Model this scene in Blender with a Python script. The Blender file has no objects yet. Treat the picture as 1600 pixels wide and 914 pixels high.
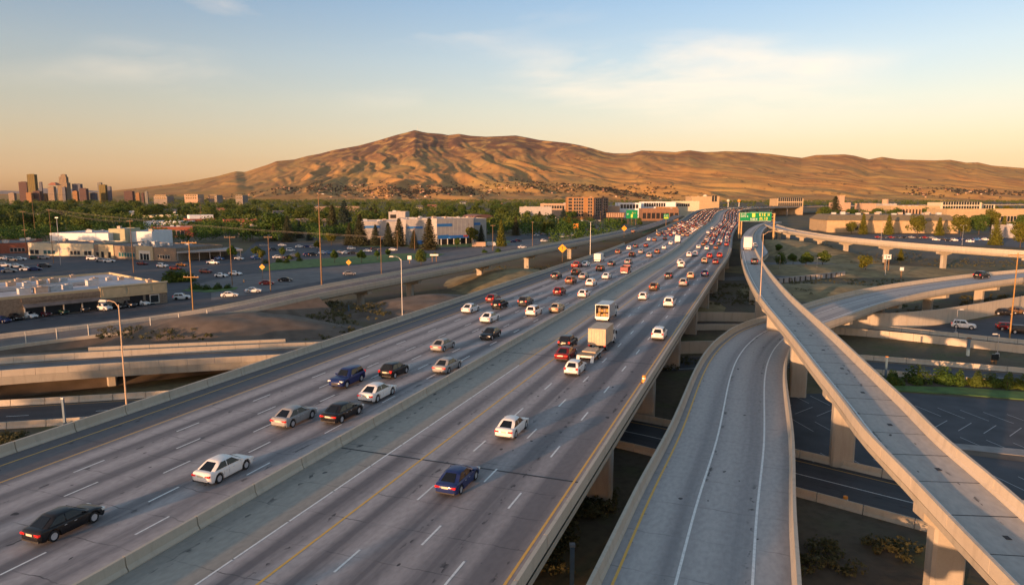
import bpy, bmesh, math, random
import numpy as np
from mathutils import Vector, Matrix
R = math.radians
random.seed(7)
rng = np.random.default_rng(7)
sc = bpy.context.scene
COL = sc.collection

# ------------------------------------------------------------------ camera
CAM_H, PITCH, FPX = 32.0, R(7.84), 1067.0
cam_d = bpy.data.cameras.new('camera')
cam_d.sensor_width = 36.0
cam_d.lens = FPX / 1600 * 36.0
cam_d.clip_start, cam_d.clip_end = 0.5, 60000
cam = bpy.data.objects.new('camera', cam_d)
COL.objects.link(cam)
cam.location = (0, 0, CAM_H)
cam.rotation_euler = (R(90) - PITCH, 0, 0)
sc.camera = cam

# ------------------------------------------------------------------ sky, sun, exposure
SUN_EL, SUN_AZ = R(4.2), math.atan2(-0.62, -0.785)     # the sun stands low behind the viewer, to the left
CLOUD_OFF = (8.9, 5.36, 0.72)
world = bpy.data.worlds.new('World')
sc.world = world
world.use_nodes = True
wn, wl = world.node_tree.nodes, world.node_tree.links
wn.clear()
w_out = wn.new('ShaderNodeOutputWorld')
w_bg = wn.new('ShaderNodeBackground')
w_bg.inputs['Strength'].default_value = 0.15
w_sky = wn.new('ShaderNodeTexSky')
w_sky.sky_type = 'NISHITA'
w_sky.sun_disc = False
w_sky.sun_elevation = SUN_EL
w_sky.sun_rotation = SUN_AZ % (2 * math.pi)
w_sky.altitude = 800
w_sky.air_density = 1.0
w_sky.dust_density = 1.6
w_sky.ozone_density = 1.2
w_tc = wn.new('ShaderNodeTexCoord')
w_sep = wn.new('ShaderNodeSeparateXYZ')
wl.new(w_tc.outputs['Generated'], w_sep.inputs[0])
# warm dusk band: tint by elevation only, the same all round
w_ramp = wn.new('ShaderNodeValToRGB')
cr = w_ramp.color_ramp
SKY_STOPS = [(0.0, (1.05, 0.86, 1.45, 1)), (0.018, (1.02, 0.80, 1.18, 1)), (0.05, (1.0, 0.73, 0.84, 1)), (0.0725, (1.05, 0.765, 0.78, 1)),
             (0.126, (1.13, 0.865, 0.83, 1)), (0.185, (1.10, 0.92, 0.94, 1)), (0.265, (0.90, 0.89, 1.02, 1)), (0.5, (1.1, 1.12, 1.15, 1)), (1.0, (1.5, 1.45, 1.4, 1))]
while len(cr.elements) < len(SKY_STOPS):
    cr.elements.new(0.5)
for e, (p, c) in zip(cr.elements, SKY_STOPS):
    e.position, e.color = p, c
wl.new(w_sep.outputs['Z'], w_ramp.inputs[0])
w_mul = wn.new('ShaderNodeMixRGB')
w_mul.blend_type = 'MULTIPLY'
w_mul.inputs[0].default_value = 1.0
wl.new(w_sky.outputs[0], w_mul.inputs[1])
wl.new(w_ramp.outputs[0], w_mul.inputs[2])
# thin high cloud: soft streaks over the whole dome
w_map = wn.new('ShaderNodeMapping')
w_map.inputs['Location'].default_value = CLOUD_OFF
w_map.inputs['Rotation'].default_value = (0, R(-14), 0)
w_map.inputs['Scale'].default_value = (1.5, 1.5, 7.0)
wl.new(w_tc.outputs['Generated'], w_map.inputs[0])
w_n1 = wn.new('ShaderNodeTexNoise')
w_n1.inputs['Scale'].default_value = 2.3
w_n1.inputs['Detail'].default_value = 9
w_n1.inputs['Roughness'].default_value = 0.58
w_n1.inputs['Distortion'].default_value = 0.35
wl.new(w_map.outputs[0], w_n1.inputs['Vector'])
w_n2 = wn.new('ShaderNodeTexNoise')
w_n2.inputs['Scale'].default_value = 0.9
w_n2.inputs['Detail'].default_value = 2
wl.new(w_map.outputs[0], w_n2.inputs['Vector'])
w_cr = wn.new('ShaderNodeMapRange')
w_cr.inputs['From Min'].default_value = 0.46
w_cr.inputs['From Max'].default_value = 0.74
wl.new(w_n1.outputs[0], w_cr.inputs['Value'])
w_cr2 = wn.new('ShaderNodeMapRange')
w_cr2.inputs['From Min'].default_value = 0.50
w_cr2.inputs['From Max'].default_value = 0.62
wl.new(w_n2.outputs[0], w_cr2.inputs['Value'])
w_cm = wn.new('ShaderNodeMath'); w_cm.operation = 'MULTIPLY'
wl.new(w_cr.outputs[0], w_cm.inputs[0]); wl.new(w_cr2.outputs[0], w_cm.inputs[1])
w_fade = wn.new('ShaderNodeMapRange'); w_fade.inputs['From Min'].default_value = 0.07; w_fade.inputs['From Max'].default_value = 0.17; w_fade.inputs['To Max'].default_value = 0.6
wl.new(w_sep.outputs['Z'], w_fade.inputs['Value'])
w_cm2 = wn.new('ShaderNodeMath'); w_cm2.operation = 'MULTIPLY'
wl.new(w_fade.outputs[0], w_cm2.inputs[1])
wl.new(w_cm.outputs[0], w_cm2.inputs[0])
w_cloud = wn.new('ShaderNodeMixRGB')
w_cloud.inputs[2].default_value = (4.8, 3.7, 2.6, 1)
wl.new(w_cm2.outputs[0], w_cloud.inputs[0])
wl.new(w_mul.outputs[0], w_cloud.inputs[1])
wl.new(w_cloud.outputs[0], w_bg.inputs[0])
wl.new(w_bg.outputs[0], w_out.inputs[0])

sun_d = bpy.data.lights.new('sun', 'SUN')
sun_d.energy = 3.7
sun_d.angle = R(0.53)
sun_d.color = (1.0, 0.52, 0.25)
sun = bpy.data.objects.new('sun', sun_d)
COL.objects.link(sun)
sdir = Vector((math.sin(SUN_AZ) * math.cos(SUN_EL), math.cos(SUN_AZ) * math.cos(SUN_EL), math.sin(SUN_EL)))
sun.rotation_euler = (-sdir).to_track_quat('-Z', 'Y').to_euler()
sun.location = (-60, -80, 60)

sc.view_settings.view_transform = 'Standard'
sc.view_settings.look = 'None'
sc.view_settings.exposure = 1.08
sc.view_settings.gamma = 1.0
sc.view_settings.use_curve_mapping = False
sc.cycles.max_bounces = 5
sc.cycles.diffuse_bounces = 3
sc.cycles.glossy_bounces = 2
sc.cycles.transmission_bounces = 2
sc.cycles.use_denoising = True

# ------------------------------------------------------------------ helpers
def P(x, y, z=0.0):
    """point of the place at height z seen at photo coordinates x, y"""
    u, v = x - 800.0, y - 457.0
    cp, sp = math.cos(PITCH), math.sin(PITCH)
    fwd, down = FPX * cp - v * sp, FPX * sp + v * cp
    t = (CAM_H - z) / down
    return Vector((u * t, fwd * t, z))

def sstep(a, b, x):
    t = np.clip((np.asarray(x, float) - a) / (b - a), 0, 1)
    return t * t * (3 - 2 * t)

def tag(o, label=None, cat=None, group=None, kind=None):
    if label: o['label'] = label
    if cat: o['category'] = cat
    if group: o['group'] = group
    if kind: o['kind'] = kind
    return o

def empty(name, loc=(0, 0, 0), rz=0.0, parent=None):
    o = bpy.data.objects.new(name, None)
    o.empty_display_size = 0.3
    COL.objects.link(o)
    o.location = loc
    o.rotation_euler = (0, 0, rz)
    if parent: o.parent = parent
    return o

def link(name, me, mat=None, parent=None, loc=None, rz=None):
    if mat is not None and not me.materials:
        me.materials.append(mat)
    o = bpy.data.objects.new(name, me)
    COL.objects.link(o)
    if parent: o.parent = parent
    if loc is not None: o.location = loc
    if rz is not None: o.rotation_euler = (0, 0, rz)
    return o

def mesh(name, verts, faces, smooth=False, uvs=None, mats=None, fmat=None):
    me = bpy.data.meshes.new(name)
    me.from_pydata([tuple(v) for v in verts], [], [tuple(f) for f in faces])
    if uvs is not None:
        lay = me.uv_layers.new(name='UVMap')
        li = np.empty(len(me.loops), np.int32)
        me.loops.foreach_get('vertex_index', li)
        lay.data.foreach_set('uv', np.asarray(uvs, np.float32)[li].ravel())
    if mats:
        for m in mats: me.materials.append(m)
    if fmat is not None:
        me.polygons.foreach_set('material_index', np.asarray(fmat, np.int32))
    if smooth:
        me.polygons.foreach_set('use_smooth', np.ones(len(me.polygons), bool))
    me.update()
    return me

class MB:
    """collects simple solids; build() links them as one mesh object"""
    def __init__(self):
        self.v, self.f, self.m = [], [], []
    def add(self, vs, fs, m=0):
        n = len(self.v)
        self.v += [tuple(v) for v in vs]
        self.f += [tuple(i + n for i in f) for f in fs]
        self.m += [m] * len(fs)
        return self
    def box(self, x0, x1, y0, y1, z0, z1, m=0, M=None):
        vs = [Vector(p) for p in ((x0, y0, z0), (x1, y0, z0), (x1, y1, z0), (x0, y1, z0), (x0, y0, z1), (x1, y0, z1), (x1, y1, z1), (x0, y1, z1))]
        if M: vs = [M @ v for v in vs]
        return self.add(vs, [(0, 3, 2, 1), (4, 5, 6, 7), (0, 1, 5, 4), (1, 2, 6, 5), (2, 3, 7, 6), (3, 0, 4, 7)], m)
    def prism(self, pts, z0, z1, m=0, top_m=None):
        n = len(pts)
        a = sum(pts[i][0] * pts[(i + 1) % n][1] - pts[(i + 1) % n][0] * pts[i][1] for i in range(n))
        if a < 0: pts = list(reversed(pts))
        vs = [(p[0], p[1], z0) for p in pts] + [(p[0], p[1], z1) for p in pts]
        k = len(self.v)
        self.v += vs
        for i in range(n):
            j = (i + 1) % n
            self.f.append((k + i, k + j, k + n + j, k + n + i)); self.m.append(m)
        self.f.append(tuple(k + n + i for i in range(n))); self.m.append(m if top_m is None else top_m)
        self.f.append(tuple(k + i for i in reversed(range(n)))); self.m.append(m)
        return self
    def tube(self, a, b, r0, r1=None, n=8, m=0, cap=True):
        a, b = Vector(a), Vector(b)
        r1 = r0 if r1 is None else r1
        d = (b - a).normalized()
        u = d.orthogonal().normalized(); w = d.cross(u)
        vs = []
        for c, r in ((a, r0), (b, r1)):
            for i in range(n):
                t = 2 * math.pi * i / n
                vs.append(c + u * (r * math.cos(t)) + w * (r * math.sin(t)))
        fs = [(i, (i + 1) % n, n + (i + 1) % n, n + i) for i in range(n)]
        if cap: fs += [tuple(reversed(range(n))), tuple(range(n, 2 * n))]
        return self.add(vs, fs, m)
    def mesh(self, name, mats=None, smooth=False):
        return mesh(name, self.v, self.f, smooth, None, mats, self.m if mats and len(mats) > 1 else None)
    def build(self, name, mat, parent=None, smooth=False, loc=None, rz=None):
        mats = mat if isinstance(mat, (list, tuple)) else [mat]
        return link(name, self.mesh(name, mats, smooth), None, parent, loc, rz)

# numpy gradient noise -------------------------------------------------
_perm = rng.permutation(512)
_perm = np.concatenate([_perm, _perm])
_ga = rng.uniform(0, 2 * np.pi, 512)
_gx, _gy = np.cos(_ga), np.sin(_ga)
def pnoise(x, y):
    xi, yi = np.floor(x).astype(int), np.floor(y).astype(int)
    xf, yf = x - xi, y - yi
    u, v = xf ** 3 * (xf * (xf * 6 - 15) + 10), yf ** 3 * (yf * (yf * 6 - 15) + 10)
    def g(ix, iy, dx, dy):
        h = _perm[(_perm[ix & 511] + iy) & 511]
        return _gx[h] * dx + _gy[h] * dy
    n00, n10 = g(xi, yi, xf, yf), g(xi + 1, yi, xf - 1, yf)
    n01, n11 = g(xi, yi + 1, xf, yf - 1), g(xi + 1, yi + 1, xf - 1, yf - 1)
    return (n00 * (1 - u) + n10 * u) * (1 - v) + (n01 * (1 - u) + n11 * u) * v
def fbm(x, y, o=4, gain=0.5):
    a, s, t = 1.0, 0.0, 0.0
    for i in range(o):
        s = s + a * pnoise(x * 2 ** i + 17.3 * i, y * 2 ** i - 9.1 * i)
        t += a; a *= gain
    return s / t

# ------------------------------------------------------------------ materials
MATS = {}
def new_mat(name):
    m = bpy.data.materials.new(name)
    m.use_nodes = True
    nt = m.node_tree
    b = nt.nodes['Principled BSDF']
    MATS[name] = m
    return m, nt.nodes, nt.links, b

def mat(name, col, rough=0.7, var=0.12, scale=3.0, metal=0.0, bump=0.0, emit=0.0, coords='Object', spec=0.5, detail=5):
    """plain surface with a little tonal noise"""
    if name in MATS: return MATS[name]
    m, N, L, b = new_mat(name)
    b.inputs['Roughness'].default_value = rough
    b.inputs['Metallic'].default_value = metal
    b.inputs['Specular IOR Level'].default_value = spec
    tc = N.new('ShaderNodeTexCoord')
    nz = N.new('ShaderNodeTexNoise')
    nz.inputs['Scale'].default_value = scale
    nz.inputs['Detail'].default_value = detail
    L.new(tc.outputs[coords], nz.inputs['Vector'])
    rp = N.new('ShaderNodeValToRGB')
    rp.color_ramp.elements[0].position, rp.color_ramp.elements[1].position = 0.3, 0.7
    rp.color_ramp.elements[0].color = tuple(c * (1 - var) for c in col) + (1,)
    rp.color_ramp.elements[1].color = tuple(min(1, c * (1 + var)) for c in col) + (1,)
    L.new(nz.outputs[0], rp.inputs[0])
    L.new(rp.outputs[0], b.inputs['Base Color'])
    if bump:
        bp = N.new('ShaderNodeBump')
        bp.inputs['Strength'].default_value = bump
        bp.inputs['Distance'].default_value = 0.05
        L.new(nz.outputs[0], bp.inputs['Height'])
        L.new(bp.outputs[0], b.inputs['Normal'])
    if emit:
        L.new(rp.outputs[0], b.inputs['Emission Color'])
        b.inputs['Emission Strength'].default_value = emit
    return m

def mixc(N, L, fac, a, bcol):
    mx = N.new('ShaderNodeMixRGB')
    for i, s in ((0, fac), (1, a), (2, bcol)):
        if hasattr(s, 'links') or hasattr(s, 'is_linked'): L.new(s, mx.inputs[i])
        elif isinstance(s, (int, float)): mx.inputs[i].default_value = s
        else: mx.inputs[i].default_value = tuple(s) + ((1,) if len(s) == 3 else ())
    return mx.outputs[0]

def mth(N, L, op, a, b=None):
    n = N.new('ShaderNodeMath'); n.operation = op
    for i, s in ((0, a), (1, b)):
        if s is None: continue
        if isinstance(s, (int, float)): n.inputs[i].default_value = s
        else: L.new(s, n.inputs[i])
    return n.outputs[0]

def rng_node(N, L, val, a, b, c=0.0, d=1.0):
    n = N.new('ShaderNodeMapRange')
    L.new(val, n.inputs['Value'])
    n.inputs['From Min'].default_value, n.inputs['From Max'].default_value = a, b
    n.inputs['To Min'].default_value, n.inputs['To Max'].default_value = c, d
    return n.outputs[0]

def noise_uv(N, L, uv, sx, sy, scale=1.0, detail=3, off=(0, 0, 0)):
    mp = N.new('ShaderNodeMapping')
    mp.inputs['Scale'].default_value = (sx, sy, 1)
    mp.inputs['Location'].default_value = off
    L.new(uv, mp.inputs[0])
    nz = N.new('ShaderNodeTexNoise')
    nz.inputs['Scale'].default_value = scale
    nz.inputs['Detail'].default_value = detail
    L.new(mp.outputs[0], nz.inputs['Vector'])
    return nz.outputs[0]

def road_mat(name, light, dark, track=0.5, joint=0.5, lane=3.7, phase=0.0, joint_len=4.6, rough=0.75, side_dark=0.0):
    """pavement: UV is (metres across, metres along); worn bands along the lanes, joints across, tar marks"""
    m, N, L, b = new_mat(name)
    b.inputs['Roughness'].default_value = rough
    b.inputs['Specular IOR Level'].default_value = 0.35
    uvn = N.new('ShaderNodeUVMap'); uv = uvn.outputs[0]
    sep = N.new('ShaderNodeSeparateXYZ'); L.new(uv, sep.inputs[0])
    u, v = sep.outputs[0], sep.outputs[1]
    # oil and tyre bands along each lane
    w = mth(N, L, 'MULTIPLY', mth(N, L, 'ADD', u, phase), 2 * math.pi / lane)
    sn = mth(N, L, 'SINE', w)
    band = rng_node(N, L, sn, -0.9, 1.0, 0.0, 1.0)
    long_n = noise_uv(N, L, uv, 0.75, 0.012, 1.0, 3)
    f = mth(N, L, 'MULTIPLY', band, rng_node(N, L, long_n, 0.3, 0.72, 0.25, 1.3))
    f = mth(N, L, 'MULTIPLY', f, track)
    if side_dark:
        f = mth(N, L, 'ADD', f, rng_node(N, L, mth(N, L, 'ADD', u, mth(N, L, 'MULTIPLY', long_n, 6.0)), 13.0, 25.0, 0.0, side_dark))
    c = mixc(N, L, f, light, dark)
    # big tonal patches and fine grain
    pn = noise_uv(N, L, uv, 0.05, 0.02, 1.0, 4, (3, 9, 0))
    c = mixc(N, L, rng_node(N, L, pn, 0.35, 0.7, 0.0, 0.35), c, tuple(x * 0.72 for x in light))
    gn = noise_uv(N, L, uv, 2.6, 1.2, 1.0, 6, (7, 1, 0))
    c = mixc(N, L, rng_node(N, L, gn, 0.35, 0.75, 0.0, 0.30), c, tuple(x * 0.55 for x in dark))
    # joints across
    wob = mth(N, L, 'MULTIPLY', noise_uv(N, L, uv, 0.5, 0.05, 1.0, 3, (1, 5, 0)), 0.9)
    vv = mth(N, L, 'DIVIDE', mth(N, L, 'ADD', v, wob), joint_len)
    fr = mth(N, L, 'ABSOLUTE', mth(N, L, 'SUBTRACT', mth(N, L, 'FRACT', vv), 0.5))
    jl = rng_node(N, L, fr, 0.0, 0.018, 1.0, 0.0)
    jn = noise_uv(N, L, uv, 0.35, 0.11, 1.0, 4, (11, 2, 0))
    jf = mth(N, L, 'MULTIPLY', jl, rng_node(N, L, jn, 0.42, 0.66, 0.1, joint))
    c = mixc(N, L, jf, c, (0.025, 0.026, 0.03))
    # tar patches and crack sealer flecks strung along the lane edges
    lf = mth(N, L, 'ABSOLUTE', mth(N, L, 'SUBTRACT', mth(N, L, 'FRACT', mth(N, L, 'DIVIDE', mth(N, L, 'ADD', u, mth(N, L, 'ADD', phase, mth(N, L, 'MULTIPLY', gn, 0.5))), lane)), 0.5))
    near = rng_node(N, L, lf, 0.0, 0.075, 1.0, 0.0)
    fl = noise_uv(N, L, uv, 1.5, 0.75, 1.0, 2, (0, 31, 0))
    fl2 = noise_uv(N, L, uv, 0.25, 0.045, 1.0, 2, (40, 3, 0))
    ff = mth(N, L, 'MULTIPLY', mth(N, L, 'MULTIPLY', rng_node(N, L, fl, 0.56, 0.60), near), rng_node(N, L, fl2, 0.45, 0.55))
    c = mixc(N, L, mth(N, L, 'MULTIPLY', ff, 0.85), c, (0.018, 0.018, 0.022))
    sp = noise_uv(N, L, uv, 0.9, 0.55, 1.0, 1, (90, 13, 0))
    c = mixc(N, L, mth(N, L, 'MULTIPLY', rng_node(N, L, sp, 0.755, 0.77), 0.85), c, (0.02, 0.02, 0.024))
    L.new(c, b.inputs['Base Color'])
    return m

def conc_mat(name, col, stain=0.45, scale=0.6):
    """weathered concrete with vertical streaks and blotches"""
    m, N, L, b = new_mat(name)
    b.inputs['Roughness'].default_value = 0.85
    b.inputs['Specular IOR Level'].default_value = 0.3
    tc = N.new('ShaderNodeTexCoord')
    g = N.new('ShaderNodeNewGeometry')
    def nz(sx, sy, sz, d, off):
        mp = N.new('ShaderNodeMapping')
        mp.inputs['Scale'].default_value = (sx, sy, sz)
        mp.inputs['Location'].default_value = off
        L.new(g.outputs['Position'], mp.inputs[0])
        n = N.new('ShaderNodeTexNoise'); n.inputs['Scale'].default_value = 1.0; n.inputs['Detail'].default_value = d
        L.new(mp.outputs[0], n.inputs['Vector'])
        return n.outputs[0]
    streak = nz(1.6, 1.6, 0.25, 4, (0, 0, 0))
    blot = nz(0.25, 0.25, 0.5, 4, (5, 5, 5))
    fine = nz(7, 7, 7, 3, (2, 2, 2))
    c = mixc(N, L, rng_node(N, L, streak, 0.5, 0.78, 0, stain), col, tuple(x * 0.55 for x in col))
    c = mixc(N, L, rng_node(N, L, blot, 0.4, 0.75, 0, 0.4), c, (col[0] * 0.82, col[1] * 0.78, col[2] * 0.72))
    c = mixc(N, L, rng_node(N, L, fine, 0.4, 0.8, 0, 0.25), c, tuple(x * 0.7 for x in col))
    L.new(c, b.inputs['Base Color'])
    bp = N.new('ShaderNodeBump'); bp.inputs['Strength'].default_value = 0.25; bp.inputs['Distance'].default_value = 0.03
    L.new(fine, bp.inputs['Height']); L.new(bp.outputs[0], b.inputs['Normal'])
    return m

def paint_mat(name, col, wear=0.35):
    m, N, L, b = new_mat(name)
    b.inputs['Roughness'].default_value = 0.6
    g = N.new('ShaderNodeNewGeometry')
    n = N.new('ShaderNodeTexNoise'); n.inputs['Scale'].default_value = 3.0; n.inputs['Detail'].default_value = 5
    L.new(g.outputs['Position'], n.inputs['Vector'])
    c = mixc(N, L, rng_node(N, L, n.outputs[0], 0.45, 0.75, 0, wear), col, (0.2, 0.2, 0.2))
    L.new(c, b.inputs['Base Color'])
    return m

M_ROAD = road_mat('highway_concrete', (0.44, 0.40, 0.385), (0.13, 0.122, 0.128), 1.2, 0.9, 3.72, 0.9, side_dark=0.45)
M_INNER = road_mat('inner_shoulder_concrete', (0.38, 0.35, 0.30), (0.20, 0.187, 0.165), 0.6, 0.8, 5.2, 0.4)
M_RAMP = road_mat('ramp_concrete', (0.44, 0.42, 0.40), (0.20, 0.195, 0.20), 0.8, 0.45, 4.2, 1.6, 6.1)
M_SLAB = road_mat('slab_concrete', (0.44, 0.42, 0.385), (0.27, 0.26, 0.245), 0.4, 0.0, 3.0, 1.1, 40)
M_SHOULDER = road_mat('shoulder_asphalt', (0.15, 0.14, 0.142), (0.085, 0.083, 0.09), 0.5, 0.5, 3.3, 0.3, 9)
M_ASPH = mat('asphalt', (0.052, 0.055, 0.064), 0.85, 0.3, 0.25, coords='Object', detail=8)
M_ASPH2 = mat('worn_asphalt', (0.12, 0.115, 0.115), 0.85, 0.3, 0.2, detail=8)
M_CONC = conc_mat('barrier_concrete', (0.50, 0.445, 0.36))
M_CONC2 = conc_mat('pier_concrete', (0.40, 0.36, 0.30))
M_DECK = conc_mat('deck_concrete', (0.38, 0.345, 0.28), 0.6)
M_FADED = paint_mat('faded_bay_paint', (0.34, 0.34, 0.35), 0.5)
M_WHITE = paint_mat('white_road_paint', (0.75, 0.75, 0.72))
M_YEL = paint_mat('yellow_road_paint', (0.72, 0.40, 0.06), 0.3)
M_METAL = mat('galvanised_steel', (0.42, 0.43, 0.45), 0.45, 0.1, 4, 0.7)
M_DARKMETAL = mat('dark_metal', (0.06, 0.065, 0.07), 0.5, 0.1, 4, 0.5)
M_WOODPOLE = mat('weathered_pole_wood', (0.20, 0.12, 0.06), 0.85, 0.25, 2.0)
M_BLACK = mat('black_rubber', (0.015, 0.015, 0.016), 0.8, 0.1, 6)
M_GRASS = mat('mown_grass', (0.075, 0.14, 0.03), 0.9, 0.4, 0.4, detail=8)
M_DRY = mat('dry_grass_bank', (0.21, 0.165, 0.075), 0.95, 0.4, 0.25, detail=9)
M_DIRT = mat('bare_soil', (0.125, 0.096, 0.072), 0.95, 0.3, 0.3, bump=0.5, detail=9)

# ================================================================== GROUND AND HILLS
def zg(x, y):
    """height of the plain: flat round the junction, rising gently towards the foothills"""
    return 15.0 * sstep(650, 3000, y)

def ground_material():
    m, N, L, b = new_mat('plain_soil_and_dry_grass')
    b.inputs['Roughness'].default_value = 0.95
    b.inputs['Specular IOR Level'].default_value = 0.2
    g = N.new('ShaderNodeNewGeometry')
    def nz(s, d, off):
        mp = N.new('ShaderNodeMapping'); mp.inputs['Location'].default_value = off
        L.new(g.outputs['Position'], mp.inputs[0])
        n = N.new('ShaderNodeTexNoise'); n.inputs['Scale'].default_value = s; n.inputs['Detail'].default_value = d
        L.new(mp.outputs[0], n.inputs['Vector']); return n.outputs[0]
    a, bb, c3, d = nz(0.03, 6, (0, 0, 0)), nz(0.12, 7, (9, 0, 0)), nz(0.9, 5, (0, 4, 0)), nz(0.011, 3, (50, 0, 0))
    c = mixc(N, L, rng_node(N, L, a, 0.38, 0.62), (0.10, 0.078, 0.056), (0.165, 0.13, 0.065))
    c = mixc(N, L, rng_node(N, L, bb, 0.5, 0.66, 0, 0.8), c, (0.09, 0.10, 0.04))
    c = mixc(N, L, rng_node(N, L, d, 0.5, 0.6, 0, 0.5), c, (0.13, 0.122, 0.112))
    c = mixc(N, L, rng_node(N, L, c3, 0.45, 0.75, 0, 0.5), c, (0.05, 0.04, 0.03))
    L.new(c, b.inputs['Base Color'])
    bp = N.new('ShaderNodeBump'); bp.inputs['Strength'].default_value = 0.6; bp.inputs['Distance'].default_value = 0.15
    L.new(c3, bp.inputs['Height']); L.new(bp.outputs[0], b.inputs['Normal'])
    return m
M_GROUND = ground_material()

def build_ground():
    xs = np.concatenate([np.linspace(-9000, -700, 14), np.linspace(-600, 900, 31), np.linspace(1000, 9000, 14)])
    ys = np.concatenate([np.linspace(-600, 600, 25), np.linspace(650, 3000, 24), np.linspace(3300, 11000, 12)])
    X, Y = np.meshgrid(xs, ys)
    Z = zg(X, Y)
    n, mm = X.shape
    v = np.stack([X.ravel(), Y.ravel(), Z.ravel()], 1)
    f = [(i * mm + j, i * mm + j + 1, (i + 1) * mm + j + 1, (i + 1) * mm + j) for i in range(n - 1) for j in range(mm - 1)]
    tag(link('ground', mesh('ground', v, f, True), M_GROUND), kind='structure')
build_ground()

SKY = [(-400, 307), (-100, 305), (150, 301), (207, 295), (255, 289.5), (297, 283.5), (340, 275.5), (368, 268), (383, 269), (420, 257), (432, 252), (460, 249.5), (480, 244), (500, 240.5), (520, 235), (560, 228), (590, 220), (620, 211), (635, 207.5), (648, 203.5), (660, 206.5), (668, 208), (690, 209.5), (700, 211.5), (717, 209.5), (735, 212.5), (760, 214), (785, 213), (806, 212), (825, 215.5), (842, 219), (860, 221), (885, 223.5), (905, 227), (925, 232), (945, 238), (960, 240), (983, 240), (1003, 235.5), (1030, 236.5), (1055, 238), (1077, 235), (1100, 238), (1120, 237.5), (1133, 236.5), (1170, 238), (1205, 241), (1235, 245), (1253, 247), (1275, 242.5), (1300, 242), (1320, 241.5), (1335, 243.5), (1358, 249.5), (1378, 245.5), (1405, 249.5), (1460, 251), (1485, 250), (1510, 254.5), (1528, 254), (1550, 259), (1600, 263), (1750, 270), (2100, 280)]

def hill_height_grid():
    px = np.arange(-380, 2060, 2.6)
    sy = np.interp(px, [p[0] for p in SKY], [p[1] for p in SKY])
    cp, sp = math.cos(PITCH), math.sin(PITCH)
    u, vv = px - 800, sy - 457
    fwd, down = FPX * cp - vv * sp, FPX * sp + vv * cp
    peak = np.exp(-((px - 680) / 330.0) ** 2)
    Zr = 5300 + 1700 * peak + 250 * np.sin(px / 170.0)
    Zf = 3250 + 150 * np.sin(px / 210.0 + 1) + 300 * sstep(1300, 1900, px)
    ridge = CAM_H - down / fwd * Zr
    ts = np.concatenate([np.linspace(0, 1, 190) ** 1.15, np.linspace(1.01, 1.35, 12)])
    T, _ = np.meshgrid(ts, px, indexing='ij')
    Y = Zf + T * (Zr - Zf)
    X = Y * (u / fwd)
    D = Y - 3200
    base = zg(X, Zf)
    S = np.where(T <= 1, 0.16 * T + 0.84 * T ** 1.75, 1 - (T - 1) * 1.9)
    H = 10 + (ridge - 10) * S
    # long spurs that fall away from the crest, cut by gullies
    wx, wy = fbm(X / 900, Y / 900, 3), fbm(X / 900 + 40, Y / 900 + 7, 3)
    skew = 0.70 * np.tanh((px - 610) / 220.0) + 0.12
    a = (X + skew * D) / 900 + 0.8 * wx
    c = (0.25 * X - D) / 2600 + 0.5 * wy
    def ridged(n): return 1 - np.abs(n) * 2.0
    r1 = ridged(pnoise(a * 1.15, c * 0.8))
    def billow(n): return np.minimum(1.0, np.abs(n) * 2.6) ** 0.8
    r2 = billow(pnoise(a * 3.0 + 8 + 0.4 * wy, c * 1.5 + 3))
    r3 = billow(pnoise(a * 6.6 + 2 + 0.5 * wx, c * 3.0 + 9 + wx))
    r5 = billow(pnoise(a * 14.0 + 6 + 0.9 * wy, c * 7.0 + 2 + wx))
    r4 = fbm(X / 120, Y / 120, 3)
    env = np.sin(np.pi * np.clip(T, 0, 1) ** 0.8) ** 0.75
    hs = np.clip((ridge - 10) / 600.0, 0.1, 1.0) ** 0.6
    H = H + env * hs * (74 * (r1 - 0.62) + 27 * (r2 - 0.45) + 15 * (r3 - 0.45) + 8 * (r5 - 0.45) + 4 * r4)
    # nothing below the crest may overtop it
    lim = CAM_H + (ridge - CAM_H) / Zr * Y * (1 - 0.02 - 0.10 * (1 - np.clip(T, 0, 1)))
    soft = np.where(T < 0.985, lim, 1e9)
    H = np.where(H > soft - 12, soft - 12 + 12 * np.tanh((H - soft + 12) / 40.0), H)
    H = np.maximum(H, 8 + 8 * T)
    H[0, :] = 2
    return X, Y, H

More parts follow.
